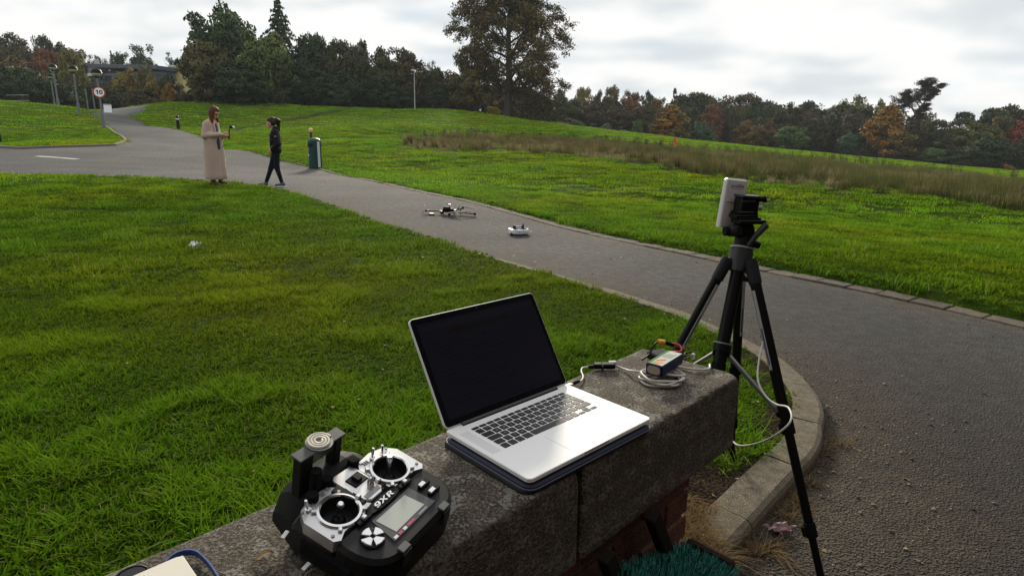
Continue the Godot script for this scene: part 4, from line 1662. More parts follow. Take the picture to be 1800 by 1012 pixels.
	# railing at the left
	var rl := thing("railing", "dark metal railing behind the grass mound at the far left", "railing", Vector3(-47.5, hbase(-47.5, -59.3), -59.3), Basis(Vector3.UP, -0.35))
	for k in 5:
		pm("post", tb([Vector3(-1.6 + 0.8 * k, 0, 0), Vector3(-1.6 + 0.8 * k, 1.15, 0)], [0.03], 6), M.black, rl)
	for y in [1.15, 0.65]:
		pm("rail", tb([Vector3(-1.65, y, 0), Vector3(1.65, y, 0)], [0.028], 6), M.steel, rl)
	# bollards
	var bo := thing("bollard", "black bollard with a pale band beside the path on the hill", "bollard", on_ground(-24.4, -44.6), Basis(), "black bollards")
	pm("shaft", lt([Vector2(0.11, -0.1), Vector2(0.11, 0.62), Vector2(0.095, 0.63), Vector2(0.095, 0.82)], 14), M.black, bo)
	pm("band", lt([Vector2(0.112, 0.66), Vector2(0.112, 0.76)], 14), mat(0.5, 0.5, 0.48, 0.5), bo)
	pm("cap", lt([Vector2(0.115, 0.80), Vector2(0.115, 0.88), Vector2(0.07, 0.93), Vector2(0.001, 0.94)], 14), M.black, bo)
	var b2 := bo.duplicate()
	b2.name = "bollard"
	add_child(b2, true)
	b2.position = on_ground(-29.75, -35.3)
	b2.set_meta("label", "black bollard cut by the left edge of the picture")
	# tall thin light pole on the crest
	var lp := thing("light_pole", "tall thin grey light pole standing before the dark tree line", "street lamp", on_ground(-13.31, -81.99))
	pm("pole", tb([Vector3(0, -0.3, 0), Vector3(0, 4.85, 0)], [0.085, 0.055], 8), mat(0.30, 0.30, 0.29, 0.5), lp)
	pm("lamp_head", bx(Vector3(0.42, 0.14, 0.22), 0.03, Vector3(-0.18, 4.92, 0)), mat(0.55, 0.55, 0.53, 0.4), lp)
	# green litter bin
	var gb := thing("litter_bin", "dark green cylindrical litter bin with a domed top beside the path", "litter bin", Vector3(-8.04, hbase(-8.04, -24.57), -24.57), Basis(Vector3.UP, -0.5))
	var dome := [Vector2(0.26, 1.06)]
	for i in 6:
		dome.append(Vector2(maxf(0.0005, 0.26 * cos(PI / 2 * (i + 1) / 6.0)), 1.07 + 0.13 * sin(PI / 2 * (i + 1) / 6.0)))
	var db := MB.new()
	db.lathe(dome, 28)
	pm("body", lt([Vector2(0.255, 0.05), Vector2(0.255, 1.06)], 28), M.green_plastic, gb)
	pm("base_ring", lt([Vector2(0.262, -0.02), Vector2(0.262, 0.05), Vector2(0.25, 0.055)], 28), M.dark, gb)
	pm("dome", db, M.green_plastic, gb)
	for ap in [[0.90, 0.12, 0.20], [0.90, 0.12, -0.20]]:
		pm("opening", bx(Vector3(0.26, 0.13, 0.06), 0.02, Vector3(0, 0.92, 0.235 if ap[2] > 0 else -0.235)), M.black, gb)
	for nt in [[0.72, 0.14, M.steel], [0.52, 0.09, mat(0.5, 0.52, 0.52, 0.5)]]:
		var lb := MB.new()
		lb.xf = Transform3D(Basis(Vector3.UP, -0.55), Vector3.ZERO)
		lb.box(Vector3(0, nt[0], 0.252), Vector3(0.12, nt[1], 0.016), 0.002)
		pm("notice", lb, nt[2], gb)
	pm("rim_light_strip", bx(Vector3(0.02, 1.0, 0.12), 0.004, Vector3(0.252, 0.55, 0.04)), mat(0.42, 0.47, 0.44, 0.4), gb)  # pale strip standing in for the rim light down the bin's right edge
	# marker post behind the bin
	var mp := thing("marker_post", "short dark post with a pale orange cap behind the litter bin", "post", on_ground(-9.42, -28.35))
	pm("shaft", tb([Vector3(0, -0.1, 0), Vector3(0, 0.98, 0)], [0.05], 10), M.dark, mp)
	pm("cap", lt([Vector2(0.055, 0.96), Vector2(0.10, 1.0), Vector2(0.11, 1.09), Vector2(0.06, 1.16), Vector2(0.001, 1.17)], 12), mat(0.60, 0.36, 0.16, 0.4), mp)
	# red marker in the rushes
	var rf := thing("marker_flag", "small red marker standing in the brown rushes", "flag", on_ground(10.5, -40.5))
	pm("stake", tb([Vector3(0, -0.1, 0), Vector3(0, 1.0, 0)], [0.012], 6), M.steel, rf)
	var fb := MB.new()
	fb.xf = Transform3D(Basis(Vector3(0, 0, 1), 0.25), Vector3(0.06, 0.8, 0))
	fb.box(Vector3.ZERO, Vector3(0.17, 0.46, 0.012), 0.004)
	pm("cloth", fb, mat(0.62, 0.03, 0.02, 0.7), rf)

func at_px(k: int) -> Vector3:
	var p := Vector2(-36.49, -52.91) if k == 0 else Vector2(-37.31, -54.97)
	return Vector3(p.x, hbase(p.x, p.y), p.y)

# ---------------------------------------------------------------- people: a field of tapered capsules, meshed as surface nets
# bones: [a, b, ra, rb]; result is one continuous smooth mesh
func field_mesh(bones: Array, cell: float, k: float) -> MB:
	var lo := Vector3(1e9, 1e9, 1e9)
	var hi := -lo
	for q in bones:
		var r: float = maxf(q[2], q[3]) + 3.0 * k + cell * 2
		for e in 2:
			lo = lo.min(q[e] - Vector3(r, r, r))
			hi = hi.max(q[e] + Vector3(r, r, r))
	var nx := int((hi.x - lo.x) / cell) + 2
	var ny := int((hi.y - lo.y) / cell) + 2
	var nz := int((hi.z - lo.z) / cell) + 2
	var f := PackedFloat32Array()
	f.resize(nx * ny * nz)
	for q in bones:
		var a: Vector3 = q[0]
		var ab: Vector3 = q[1] - q[0]
		var l2 := maxf(ab.length_squared(), 1e-9)
		var ra: float = q[2]
		var rb: float = q[3]
		var r := maxf(ra, rb) + 3.0 * k + cell
		var i0 := Vector3i(((a.min(q[1]) - Vector3(r, r, r)) - lo) / cell)
		var i1 := Vector3i(((a.max(q[1]) + Vector3(r, r, r)) - lo) / cell) + Vector3i.ONE
		for z in range(maxi(i0.z, 0), mini(i1.z, nz)):
			for y in range(maxi(i0.y, 0), mini(i1.y, ny)):
				var base := (z * ny + y) * nx
				for x in range(maxi(i0.x, 0), mini(i1.x, nx)):
					var p := lo + Vector3(x, y, z) * cell - a
					var t := clampf(p.dot(ab) / l2, 0.0, 1.0)
					var d := (p - ab * t).length() - lerpf(ra, rb, t)
					if d < 3.0 * k + cell:
						f[base + x] += exp(-d / k)
	var b := MB.new()
	var idx := {}
	# inside where the sum is above 1
	for z in nz - 1:
		for y in ny - 1:
			for x in nx - 1:
				var m := 0
				var o := (z * ny + y) * nx + x
				var vals := [f[o], f[o + 1], f[o + nx], f[o + nx + 1], f[o + nx * ny], f[o + nx * ny + 1], f[o + nx * ny + nx], f[o + nx * ny + nx + 1]]
				for c in 8:
					if vals[c] > 1.0:
						m |= 1 << c
				if m == 0 or m == 255:
					continue
				var s := Vector3.ZERO
				var cnt := 0
				for e in EDGES:
					var va: float = vals[e[0]]
					var vb: float = vals[e[1]]
					if (va > 1.0) != (vb > 1.0):
						var da := -log(maxf(va, 1e-6))
						var db := -log(maxf(vb, 1e-6))
						var t := da / (da - db)
						var pa := Vector3(e[0] & 1, (e[0] >> 1) & 1, e[0] >> 2)
						var pb := Vector3(e[1] & 1, (e[1] >> 1) & 1, e[1] >> 2)
						s += pa.lerp(pb, t)
						cnt += 1
				idx[o] = b.vert(lo + (Vector3(x, y, z) + s / cnt) * cell, Vector3.UP)
	for z in range(1, nz - 1):
		for y in range(1, ny - 1):
			for x in range(1, nx - 1):
				var o := (z * ny + y) * nx + x
				var inside := f[o] > 1.0
				var steps := [1, nx, nx * ny]
				for ax in 3:
					var inside2: bool = f[o + steps[ax]] > 1.0
					if inside == inside2:
						continue
					var u: int = steps[(ax + 1) % 3]
					var w: int = steps[(ax + 2) % 3]
					var q := [idx.get(o - u - w, -1), idx.get(o - w, -1), idx.get(o, -1), idx.get(o - u, -1)]
					if q.has(-1):
						continue
					if not inside:
						q.reverse()
					b.tri(q[0], q[1], q[2])
					b.tri(q[0], q[2], q[3])
	var nn := PackedVector3Array()
	nn.resize(b.v.size())
	for i in range(0, b.ix.size(), 3):
		var p0 := b.v[b.ix[i]]
		var ff := (b.v[b.ix[i + 2]] - p0).cross(b.v[b.ix[i + 1]] - p0)
		for j in 3:
			nn[b.ix[i + j]] += ff
	for i in nn.size():
		b.n[i] = nn[i].normalized()
	return b

const EDGES := [[0, 1], [2, 3], [4, 5], [6, 7], [0, 2], [1, 3], [4, 6], [5, 7], [0, 4], [1, 5], [2, 6], [3, 7]]

func v3(x: float, y: float, z: float) -> Vector3:
	return Vector3(x, y, z)

# head with face, looking along +z from its centre
func head_bones(c: Vector3, yaw: float, pitch: float, s: float) -> Array:
	var bs := Basis(Vector3.UP, yaw) * Basis(Vector3.RIGHT, pitch)
	var q := [
		[v3(0, 0.035, -0.015), v3(0, 0.03, 0.012), 0.088, 0.080], [v3(0, -0.03, 0.03), v3(0, -0.065, 0.042), 0.064, 0.042], [v3(0, -0.085, 0.058), v3(0, -0.088, 0.062), 0.024, 0.02],
		[v3(0, 0.01, 0.092), v3(0, -0.028, 0.112), 0.008, 0.013], [v3(-0.02, -0.058, 0.088), v3(0.02, -0.058, 0.088), 0.008, 0.008],
		[v3(-0.045, 0.03, 0.072), v3(0.045, 0.03, 0.072), 0.016, 0.016], [v3(-0.082, 0.0, 0.0), v3(-0.085, -0.03, 0.0), 0.014, 0.009], [v3(0.082, 0.0, 0.0), v3(0.085, -0.03, 0.0), 0.014, 0.009],
	]
	for e in q:
		for i in 2:
			e[i] = c + bs * (e[i] * s)
		e[2] *= s
		e[3] *= s
	return q

func face_bits(c: Vector3, yaw: float, pitch: float, s: float, parent: Node) -> void:
	var bs := Basis(Vector3.UP, yaw) * Basis(Vector3.RIGHT, pitch)
	for sx in [-1.0, 1.0]:
		var b := MB.new()
		b.ball(c + bs * (v3(0.032 * sx, 0.008, 0.083) * s), v3(0.011, 0.008, 0.009) * s, 8, 6)
		pm("eye", b, mat(0.03, 0.02, 0.015, 0.2), parent)
		b = MB.new()
		b.tube([c + bs * (v3(0.018 * sx, 0.030, 0.092) * s), c + bs * (v3(0.050 * sx, 0.028, 0.080) * s)], [0.004 * s], 5)
		pm("eyebrow", b, mat(0.06, 0.035, 0.02, 0.8), parent)
	var l := MB.new()
	l.tube([c + bs * (v3(-0.022, -0.058, 0.096) * s), c + bs * (v3(0, -0.057, 0.101) * s), c + bs * (v3(0.022, -0.058, 0.096) * s)], [0.005 * s], 6)
	pm("lips", l, mat(0.30, 0.10, 0.09, 0.5), parent)

# hand: palm at p, fingers along d, palm facing n
func hand_bones(p: Vector3, d: Vector3, n: Vector3, thumb: float, curl: float) -> Array:
	d = d.normalized()
	n = (n - d * n.dot(d)).normalized()
	var s := d.cross(n)
	var out := [[p - s * 0.022, p + d * 0.065 - s * 0.024, 0.016, 0.014], [p + s * 0.022, p + d * 0.065 + s * 0.024, 0.016, 0.014]]
	for k in 4:
		var ln: float = [0.062, 0.072, 0.068, 0.052][k]
		var o := p + d * 0.068 + s * (0.030 - 0.020 * k)
		var d1 := (d * cos(curl) + n * sin(curl))
		var d2 := (d * cos(curl * 2.3) + n * sin(curl * 2.3))
		out.append([o, o + d1 * ln * 0.55, 0.0092, 0.0085])
		out.append([o + d1 * ln * 0.55, o + d1 * ln * 0.55 + d2 * ln * 0.5, 0.0085, 0.0072])
	var t0 := p + s * 0.03 * thumb + d * 0.012
	var t1 := t0 + (s * thumb * 0.7 + d * 0.6 + n * 0.35) * 0.042
	out.append([t0, t1, 0.012, 0.0105])
	out.append([t1, t1 + (d * 0.8 + n * 0.5 + s * thumb * 0.1) * 0.034, 0.0105, 0.008])
	return out

func build_people() -> void:
	var skin := mat(0.50, 0.29, 0.21, 0.55)
	skin.subsurf_scatter_enabled = true
	skin.subsurf_scatter_strength = 0.1
	# --- woman in a long beige coat, facing right (+z local), looking down at a small gimbal camera
	var at := Vector3(-6.85, turf(-6.85, -13.9) - 0.01, -13.9)
	var o := thing("person", "person with reddish shoulder-length hair in a long beige coat looking down at a handheld camera", "person", at, Basis(Vector3.UP, deg_to_rad(80)))
	var H := v3(0.0, 1.60, 0.09)
	var hand_r := v3(-0.06, 1.13, 0.33)
	var hand_l := v3(0.08, 1.10, 0.31)
	var body := [
		[v3(0, 0.95, 0), v3(0, 1.15, 0.0), 0.13, 0.12], [v3(-0.10, 1.36, 0), v3(0.10, 1.36, 0), 0.085, 0.085], [v3(0, 1.15, 0.0), v3(0, 1.36, 0.0), 0.12, 0.115], [v3(0, 1.38, 0.01), v3(0, 1.54, 0.06), 0.058, 0.05],
		[v3(-0.17, 1.38, 0), v3(-0.21, 1.10, -0.02), 0.055, 0.042], [v3(-0.21, 1.10, -0.02), hand_r, 0.040, 0.026], [v3(0.17, 1.38, 0), v3(0.21, 1.09, -0.02), 0.055, 0.042], [v3(0.21, 1.09, -0.02), hand_l, 0.040, 0.026],
		[v3(-0.09, 0.92, 0), v3(-0.09, 0.50, 0.01), 0.10, 0.06], [v3(-0.09, 0.50, 0.01), v3(-0.09, 0.07, -0.02), 0.058, 0.038], [v3(0.09, 0.92, 0), v3(0.09, 0.50, 0.03), 0.10, 0.06], [v3(0.09, 0.50, 0.03), v3(0.09, 0.07, 0.06), 0.058, 0.038],
		[v3(-0.09, 0.05, -0.04), v3(-0.10, 0.03, 0.12), 0.036, 0.028], [v3(0.09, 0.05, 0.04), v3(0.10, 0.03, 0.20), 0.036, 0.028],
	]
	pm("body", field_mesh(body, 0.016, 0.012), skin, o)
	pm("head", field_mesh(head_bones(H, 0.0, 0.42, 1.06) + [[v3(0, 1.42, 0.02), H + v3(0, -0.04, -0.02), 0.052, 0.05]], 0.008, 0.008), skin, o)
	face_bits(H, 0.0, 0.42, 1.06, o)
	pm("hand", field_mesh(hand_bones(hand_r, v3(0.35, 0.1, 0.9), v3(0.9, 0, -0.2), 1.0, 0.7), 0.005, 0.004), skin, o)
	pm("hand", field_mesh(hand_bones(hand_l, v3(-0.45, 0.12, 0.85), v3(-0.9, 0, -0.2), -1.0, 0.7), 0.005, 0.004), skin, o)
	# glasses
	var gl := MB.new()
	var gb := Basis(Vector3.RIGHT, 0.42)
	for sx in [-1.0, 1.0]:
		var c := []
		for i in 13:
			var a := TAU * i / 12.0
			c.append(H + gb * v3(0.036 * sx + cos(a) * 0.025, 0.006 + sin(a) * 0.019, 0.106))
		gl.tube(c, [0.003], 5, false)
		gl.tube([H + gb * v3(0.060 * sx, 0.01, 0.10), H + gb * v3(0.09 * sx, 0.01, 0.0)], [0.0028], 5)
	pm("glasses", gl, mat(0.12, 0.02, 0.015, 0.4), o)
	# coat: shoulders, sleeves and the long skirt down to the calf
	var coat := mat(0.44, 0.325, 0.285, 0.95)
	coat.rim_enabled = true
	coat.rim = 0.35
	var cb := [
		[v3(-0.11, 1.36, -0.015), v3(0.11, 1.36, -0.015), 0.082, 0.082], [v3(0, 1.40, -0.015), v3(0, 1.44, -0.01), 0.075, 0.068], [v3(-0.07, 1.20, -0.025), v3(0.07, 1.20, -0.025), 0.132, 0.132], [v3(-0.08, 1.0, -0.015), v3(0.08, 1.0, -0.015), 0.140, 0.140],
		[v3(-0.08, 1.3, -0.03), v3(0.08, 1.3, -0.03), 0.118, 0.118],
		[v3(-0.08, 1.0, -0.01), v3(-0.085, 0.20, 0.0), 0.14, 0.165], [v3(0.08, 1.0, -0.01), v3(0.09, 0.20, 0.02), 0.14, 0.165], [v3(0.0, 1.0, -0.05), v3(0.0, 0.22, -0.06), 0.12, 0.145],
		[v3(-0.03, 0.9, 0.05), v3(-0.09, 0.22, 0.06), 0.09, 0.105], [v3(0.03, 0.9, 0.05), v3(0.09, 0.22, 0.08), 0.09, 0.105],
		[v3(-0.17, 1.345, -0.01), v3(-0.225, 1.10, -0.03), 0.070, 0.064], [v3(-0.225, 1.10, -0.03), v3(-0.10, 1.13, 0.24), 0.064, 0.055],
		[v3(0.17, 1.345, -0.01), v3(0.225, 1.09, -0.03), 0.070, 0.064], [v3(0.225, 1.09, -0.03), v3(0.12, 1.11, 0.23), 0.064, 0.055],
	]
	var cm := field_mesh(cb, 0.015, 0.014)
	var fn := noise(77, 2.2, 2)
	for i in cm.v.size():
		var p := cm.v[i]
		# hang flat at the hem, open at the front
		if p.y < 0.135:
			p.y = 0.135 + (p.y - 0.135) * 0.04
		var fold := fn.get_noise_3d(p.x * 6.0, p.y * 0.7, p.z * 6.0) * 0.034 * smoothstep(1.25, 0.6, p.y) + fn.get_noise_3d(p.x * 9.0, p.y * 5.0, p.z * 9.0) * 0.012
		p += cm.n[i] * Vector3(1, 0, 1) * fold
		if p.y > 0.65 and absf(p.x) < 0.055 and p.z > 0.0:
			p.z -= 0.04 * smoothstep(0.65, 0.95, p.y)
		cm.v[i] = p
	pm("coat", cm, coat, o)
	pm("blouse", field_mesh([[v3(0, 1.36, 0.045), v3(0, 0.85, 0.105), 0.072, 0.058], [v3(0, 1.40, 0.03), v3(0, 1.42, 0.035), 0.065, 0.06]], 0.016, 0.01), mat(0.02, 0.045, 0.09, 0.8), o)
	for sx in [-1.0, 1.0]:
		var lb := MB.new()
		lb.tube([v3(0.05 * sx, 1.47, -0.03), v3(0.062 * sx, 1.43, 0.075), v3(0.058 * sx, 1.25, 0.115), v3(0.045 * sx, 1.02, 0.135)], [0.022, 0.026, 0.022, 0.012], 8)
		pm("lapel", lb, coat, o)
		var bo := field_mesh([[v3(0.09 * sx, 0.24, 0.02), v3(0.09 * sx, 0.06, 0.0 + 0.04 * sx), 0.055, 0.048], [v3(0.09 * sx, 0.045, -0.02 + 0.04 * sx), v3(0.10 * sx, 0.035, 0.15 + 0.04 * sx), 0.045, 0.035]], 0.015, 0.012)
		pm("boot", bo, mat(0.10, 0.055, 0.03, 0.6), o)
	var hair := dull(mat(0.085, 0.030, 0.011, 0.55), 0.3)
	var hb := [
		[H + gb * v3(0, 0.048, -0.03), H + gb * v3(0, 0.056, 0.008), 0.096, 0.088], [H + gb * v3(-0.062, 0.02, 0.03), H + gb * v3(-0.075, -0.06, 0.03), 0.03, 0.024], [H + gb * v3(0.062, 0.02, 0.03), H + gb * v3(0.075, -0.06, 0.03), 0.03, 0.024], [H + v3(-0.075, 0.02, -0.02), H + v3(-0.09, -0.19, 0.0), 0.042, 0.030], [H + v3(0.075, 0.02, -0.02), H + v3(0.09, -0.19, 0.0), 0.042, 0.030],
		[H + v3(0, 0.02, -0.05), H + v3(0, -0.18, -0.06), 0.064, 0.046], [H + v3(-0.05, 0.0, -0.04), H + v3(-0.07, -0.21, -0.03), 0.05, 0.030], [H + v3(0.05, 0.0, -0.04), H + v3(0.07, -0.21, -0.03), 0.05, 0.030],
		[H + v3(0.0, 0.135, -0.02), H + v3(0.006, 0.150, -0.022), 0.026, 0.018],
	]
	pm("hair", field_mesh(hb, 0.010, 0.010), hair, o)
	# the handheld camera
	var hp := at + Basis(Vector3.UP, deg_to_rad(80)) * v3(0.01, 1.04, 0.40)
	var cam := thing("handheld_camera", "small black handheld gimbal camera held by the person in the beige coat", "camera", hp, Basis(Vector3.UP, deg_to_rad(80)))
	pm("grip", tb([v3(0, 0, 0), v3(0, 0.16, 0.02)], [0.017, 0.016], 10), M.black, cam)
	pm("arm", tb([v3(0, 0.16, 0.02), v3(0.0, 0.20, 0.03), v3(0, 0.235, 0.06)], [0.010], 8), M.black, cam)
	pm("camera_head", bx(v3(0.055, 0.05, 0.085), 0.008, v3(0, 0.255, 0.085)), M.black, cam)
	pm("lens", tb([v3(0, 0.26, 0.125), v3(0, 0.262, 0.150)], [0.024, 0.024], 14), mat(0.6, 0.6, 0.6, 0.1, 0.6), cam)
	# --- woman in a dark jacket, facing left, hands in pockets, one foot forward
	at = Vector3(-5.78, hbase(-5.78, -14.78) + 0.008, -14.78)
	var bs := Basis(Vector3.UP, deg_to_rad(-72))
	o = thing("person", "person with a dark ponytail in a black jacket and leggings standing with hands in pockets", "person", at, bs)
	H = v3(0, 1.50, 0.06)
	var legs := dull(mat(0.009, 0.012, 0.024, 0.8), 0.2)
	body = [
		[v3(0, 0.90, 0), v3(0, 1.05, 0.0), 0.115, 0.105], [v3(-0.09, 1.29, -0.01), v3(0.09, 1.29, -0.01), 0.078, 0.078], [v3(0, 1.05, 0), v3(0, 1.28, -0.005), 0.105, 0.11], [v3(0, 1.30, 0.0), v3(0, 1.45, 0.04), 0.05, 0.046],
		[v3(-0.16, 1.29, -0.01), v3(-0.20, 1.03, -0.07), 0.05, 0.04], [v3(-0.20, 1.03, -0.07), v3(-0.15, 0.88, 0.08), 0.038, 0.028], [v3(0.16, 1.29, -0.01), v3(0.20, 1.03, -0.07), 0.05, 0.04], [v3(0.20, 1.03, -0.07), v3(0.15, 0.88, 0.08), 0.038, 0.028],
		[v3(-0.08, 0.88, 0), v3(-0.085, 0.46, 0.14), 0.082, 0.052], [v3(-0.085, 0.46, 0.14), v3(-0.09, 0.08, 0.29), 0.050, 0.033], [v3(0.08, 0.88, 0), v3(0.085, 0.46, 0.0), 0.082, 0.052], [v3(0.085, 0.46, 0.0), v3(0.09, 0.08, -0.10), 0.050, 0.033],
		[v3(-0.09, 0.05, 0.28), v3(-0.10, 0.035, 0.45), 0.032, 0.024], [v3(0.09, 0.05, -0.12), v3(0.10, 0.035, 0.05), 0.032, 0.024],
	]
	body.append_array(hand_bones(v3(-0.15, 0.88, 0.08), v3(0.3, -0.6, 0.6), v3(1, 0, 0), 1.0, 0.3))
	body.append_array(hand_bones(v3(0.15, 0.88, 0.08), v3(-0.3, -0.6, 0.6), v3(-1, 0, 0), -1.0, 0.3))
	pm("body", field_mesh(body, 0.015, 0.010), skin, o)
	pm("head", field_mesh(head_bones(H, 0.0, 0.05, 1.0) + [[v3(0, 1.34, 0.0), H + v3(0, -0.04, -0.02), 0.048, 0.046]], 0.008, 0.008), skin, o)
	face_bits(H, 0.0, 0.05, 1.0, o)
	pm("leggings", field_mesh([
		[v3(-0.075, 0.90, 0), v3(0.075, 0.90, 0), 0.100, 0.100], [v3(-0.08, 0.86, 0), v3(-0.085, 0.46, 0.14), 0.092, 0.062], [v3(-0.085, 0.46, 0.14), v3(-0.09, 0.13, 0.270), 0.060, 0.044],
		[v3(0.08, 0.86, 0), v3(0.085, 0.46, 0.0), 0.092, 0.062], [v3(0.085, 0.46, 0.0), v3(0.09, 0.13, -0.085), 0.060, 0.044]], 0.014, 0.010), legs, o)
	var jk := dull(mat(0.008, 0.0085, 0.009, 0.6), 0.25)
	var jm := field_mesh([
		[v3(-0.09, 1.29, -0.01), v3(0.09, 1.29, -0.01), 0.10, 0.10], [v3(-0.06, 1.08, 0.0), v3(0.06, 1.08, 0.0), 0.125, 0.125], [v3(-0.06, 1.2, 0.0), v3(0.06, 1.2, 0.0), 0.12, 0.12], [v3(-0.07, 0.88, 0.0), v3(0.07, 0.88, 0.0), 0.130, 0.130], [v3(0, 0.9, 0), v3(0, 1.2, 0), 0.13, 0.12],
		[v3(-0.16, 1.29, -0.01), v3(-0.205, 1.03, -0.07), 0.07, 0.06], [v3(-0.205, 1.03, -0.07), v3(-0.16, 0.90, 0.06), 0.060, 0.055], [v3(0.16, 1.29, -0.01), v3(0.205, 1.03, -0.07), 0.07, 0.06], [v3(0.205, 1.03, -0.07), v3(0.16, 0.90, 0.06), 0.060, 0.055],
		[v3(-0.03, 1.37, -0.02), v3(0.03, 1.37, -0.02), 0.068, 0.068], [v3(-0.05, 1.38, -0.07), v3(0.05, 1.38, -0.07), 0.045, 0.045]], 0.014, 0.010)
	for i in jm.v.size():
		if jm.v[i].y < 0.80:
			jm.v[i].y = 0.80 + (jm.v[i].y - 0.80) * 0.1
	pm("jacket", jm, jk, o)
	var zp := MB.new()
	zp.tube([v3(0.075, 1.20, 0.128), v3(0.078, 1.12, 0.132)], [0.006], 6)
	pm("pocket_zip", zp, mat(0.45, 0.45, 0.45, 0.4), o)
	pm("sleeve_badge", bx(v3(0.006, 0.016, 0.05), 0.0, v3(0.247, 1.20, -0.02)), mat(0.4, 0.4, 0.4, 0.5), o)
	hair = dull(mat(0.018, 0.010, 0.007, 0.5), 0.3)
	pm("hair", field_mesh([
		[H + v3(0, 0.055, -0.025), H + v3(0, 0.05, 0.02), 0.094, 0.08], [H + v3(-0.05, 0.01, -0.04), H + v3(0.05, 0.01, -0.04), 0.065, 0.065],
		[H + v3(0, 0.09, -0.12), H + v3(0, 0.055, -0.16), 0.040, 0.050], [H + v3(0, 0.05, -0.155), H + v3(0.01, -0.16, -0.165), 0.052, 0.024]], 0.010, 0.010), hair, o)
	for sx in [-1.0, 1.0]:
		var fz := 0.285 if sx < 0 else -0.115
		pm("shoe", field_mesh([[v3(0.09 * sx, 0.055, fz - 0.01), v3(0.10 * sx, 0.045, fz + 0.17), 0.043, 0.036], [v3(0.09 * sx, 0.085, fz), v3(0.09 * sx, 0.07, fz + 0.04), 0.045, 0.04]], 0.010, 0.008), mat(0.06, 0.08, 0.13, 0.8), o)
		var so := MB.new()
		so.xf = Transform3D(Basis(), v3(0.095 * sx, 0.0, fz + 0.07))
		var poly := PackedVector2Array()
		for i in 16:
			var a := TAU * i / 16.0
			poly.append(Vector2(cos(a) * 0.044, sin(a) * 0.142))
		so.prism(poly, 0.0, 0.030, 0.005)
		pm("sole", so, mat(0.62, 0.60, 0.56, 0.7), o)
		var tc := MB.new()
		tc.ball(v3(0.10 * sx, 0.040, fz + 0.185), v3(0.036, 0.026, 0.032), 10, 6)
		pm("toe_cap", tc, mat(0.62, 0.60, 0.56, 0.6), o)
	# bare ankles show between leggings and shoes as part of the body

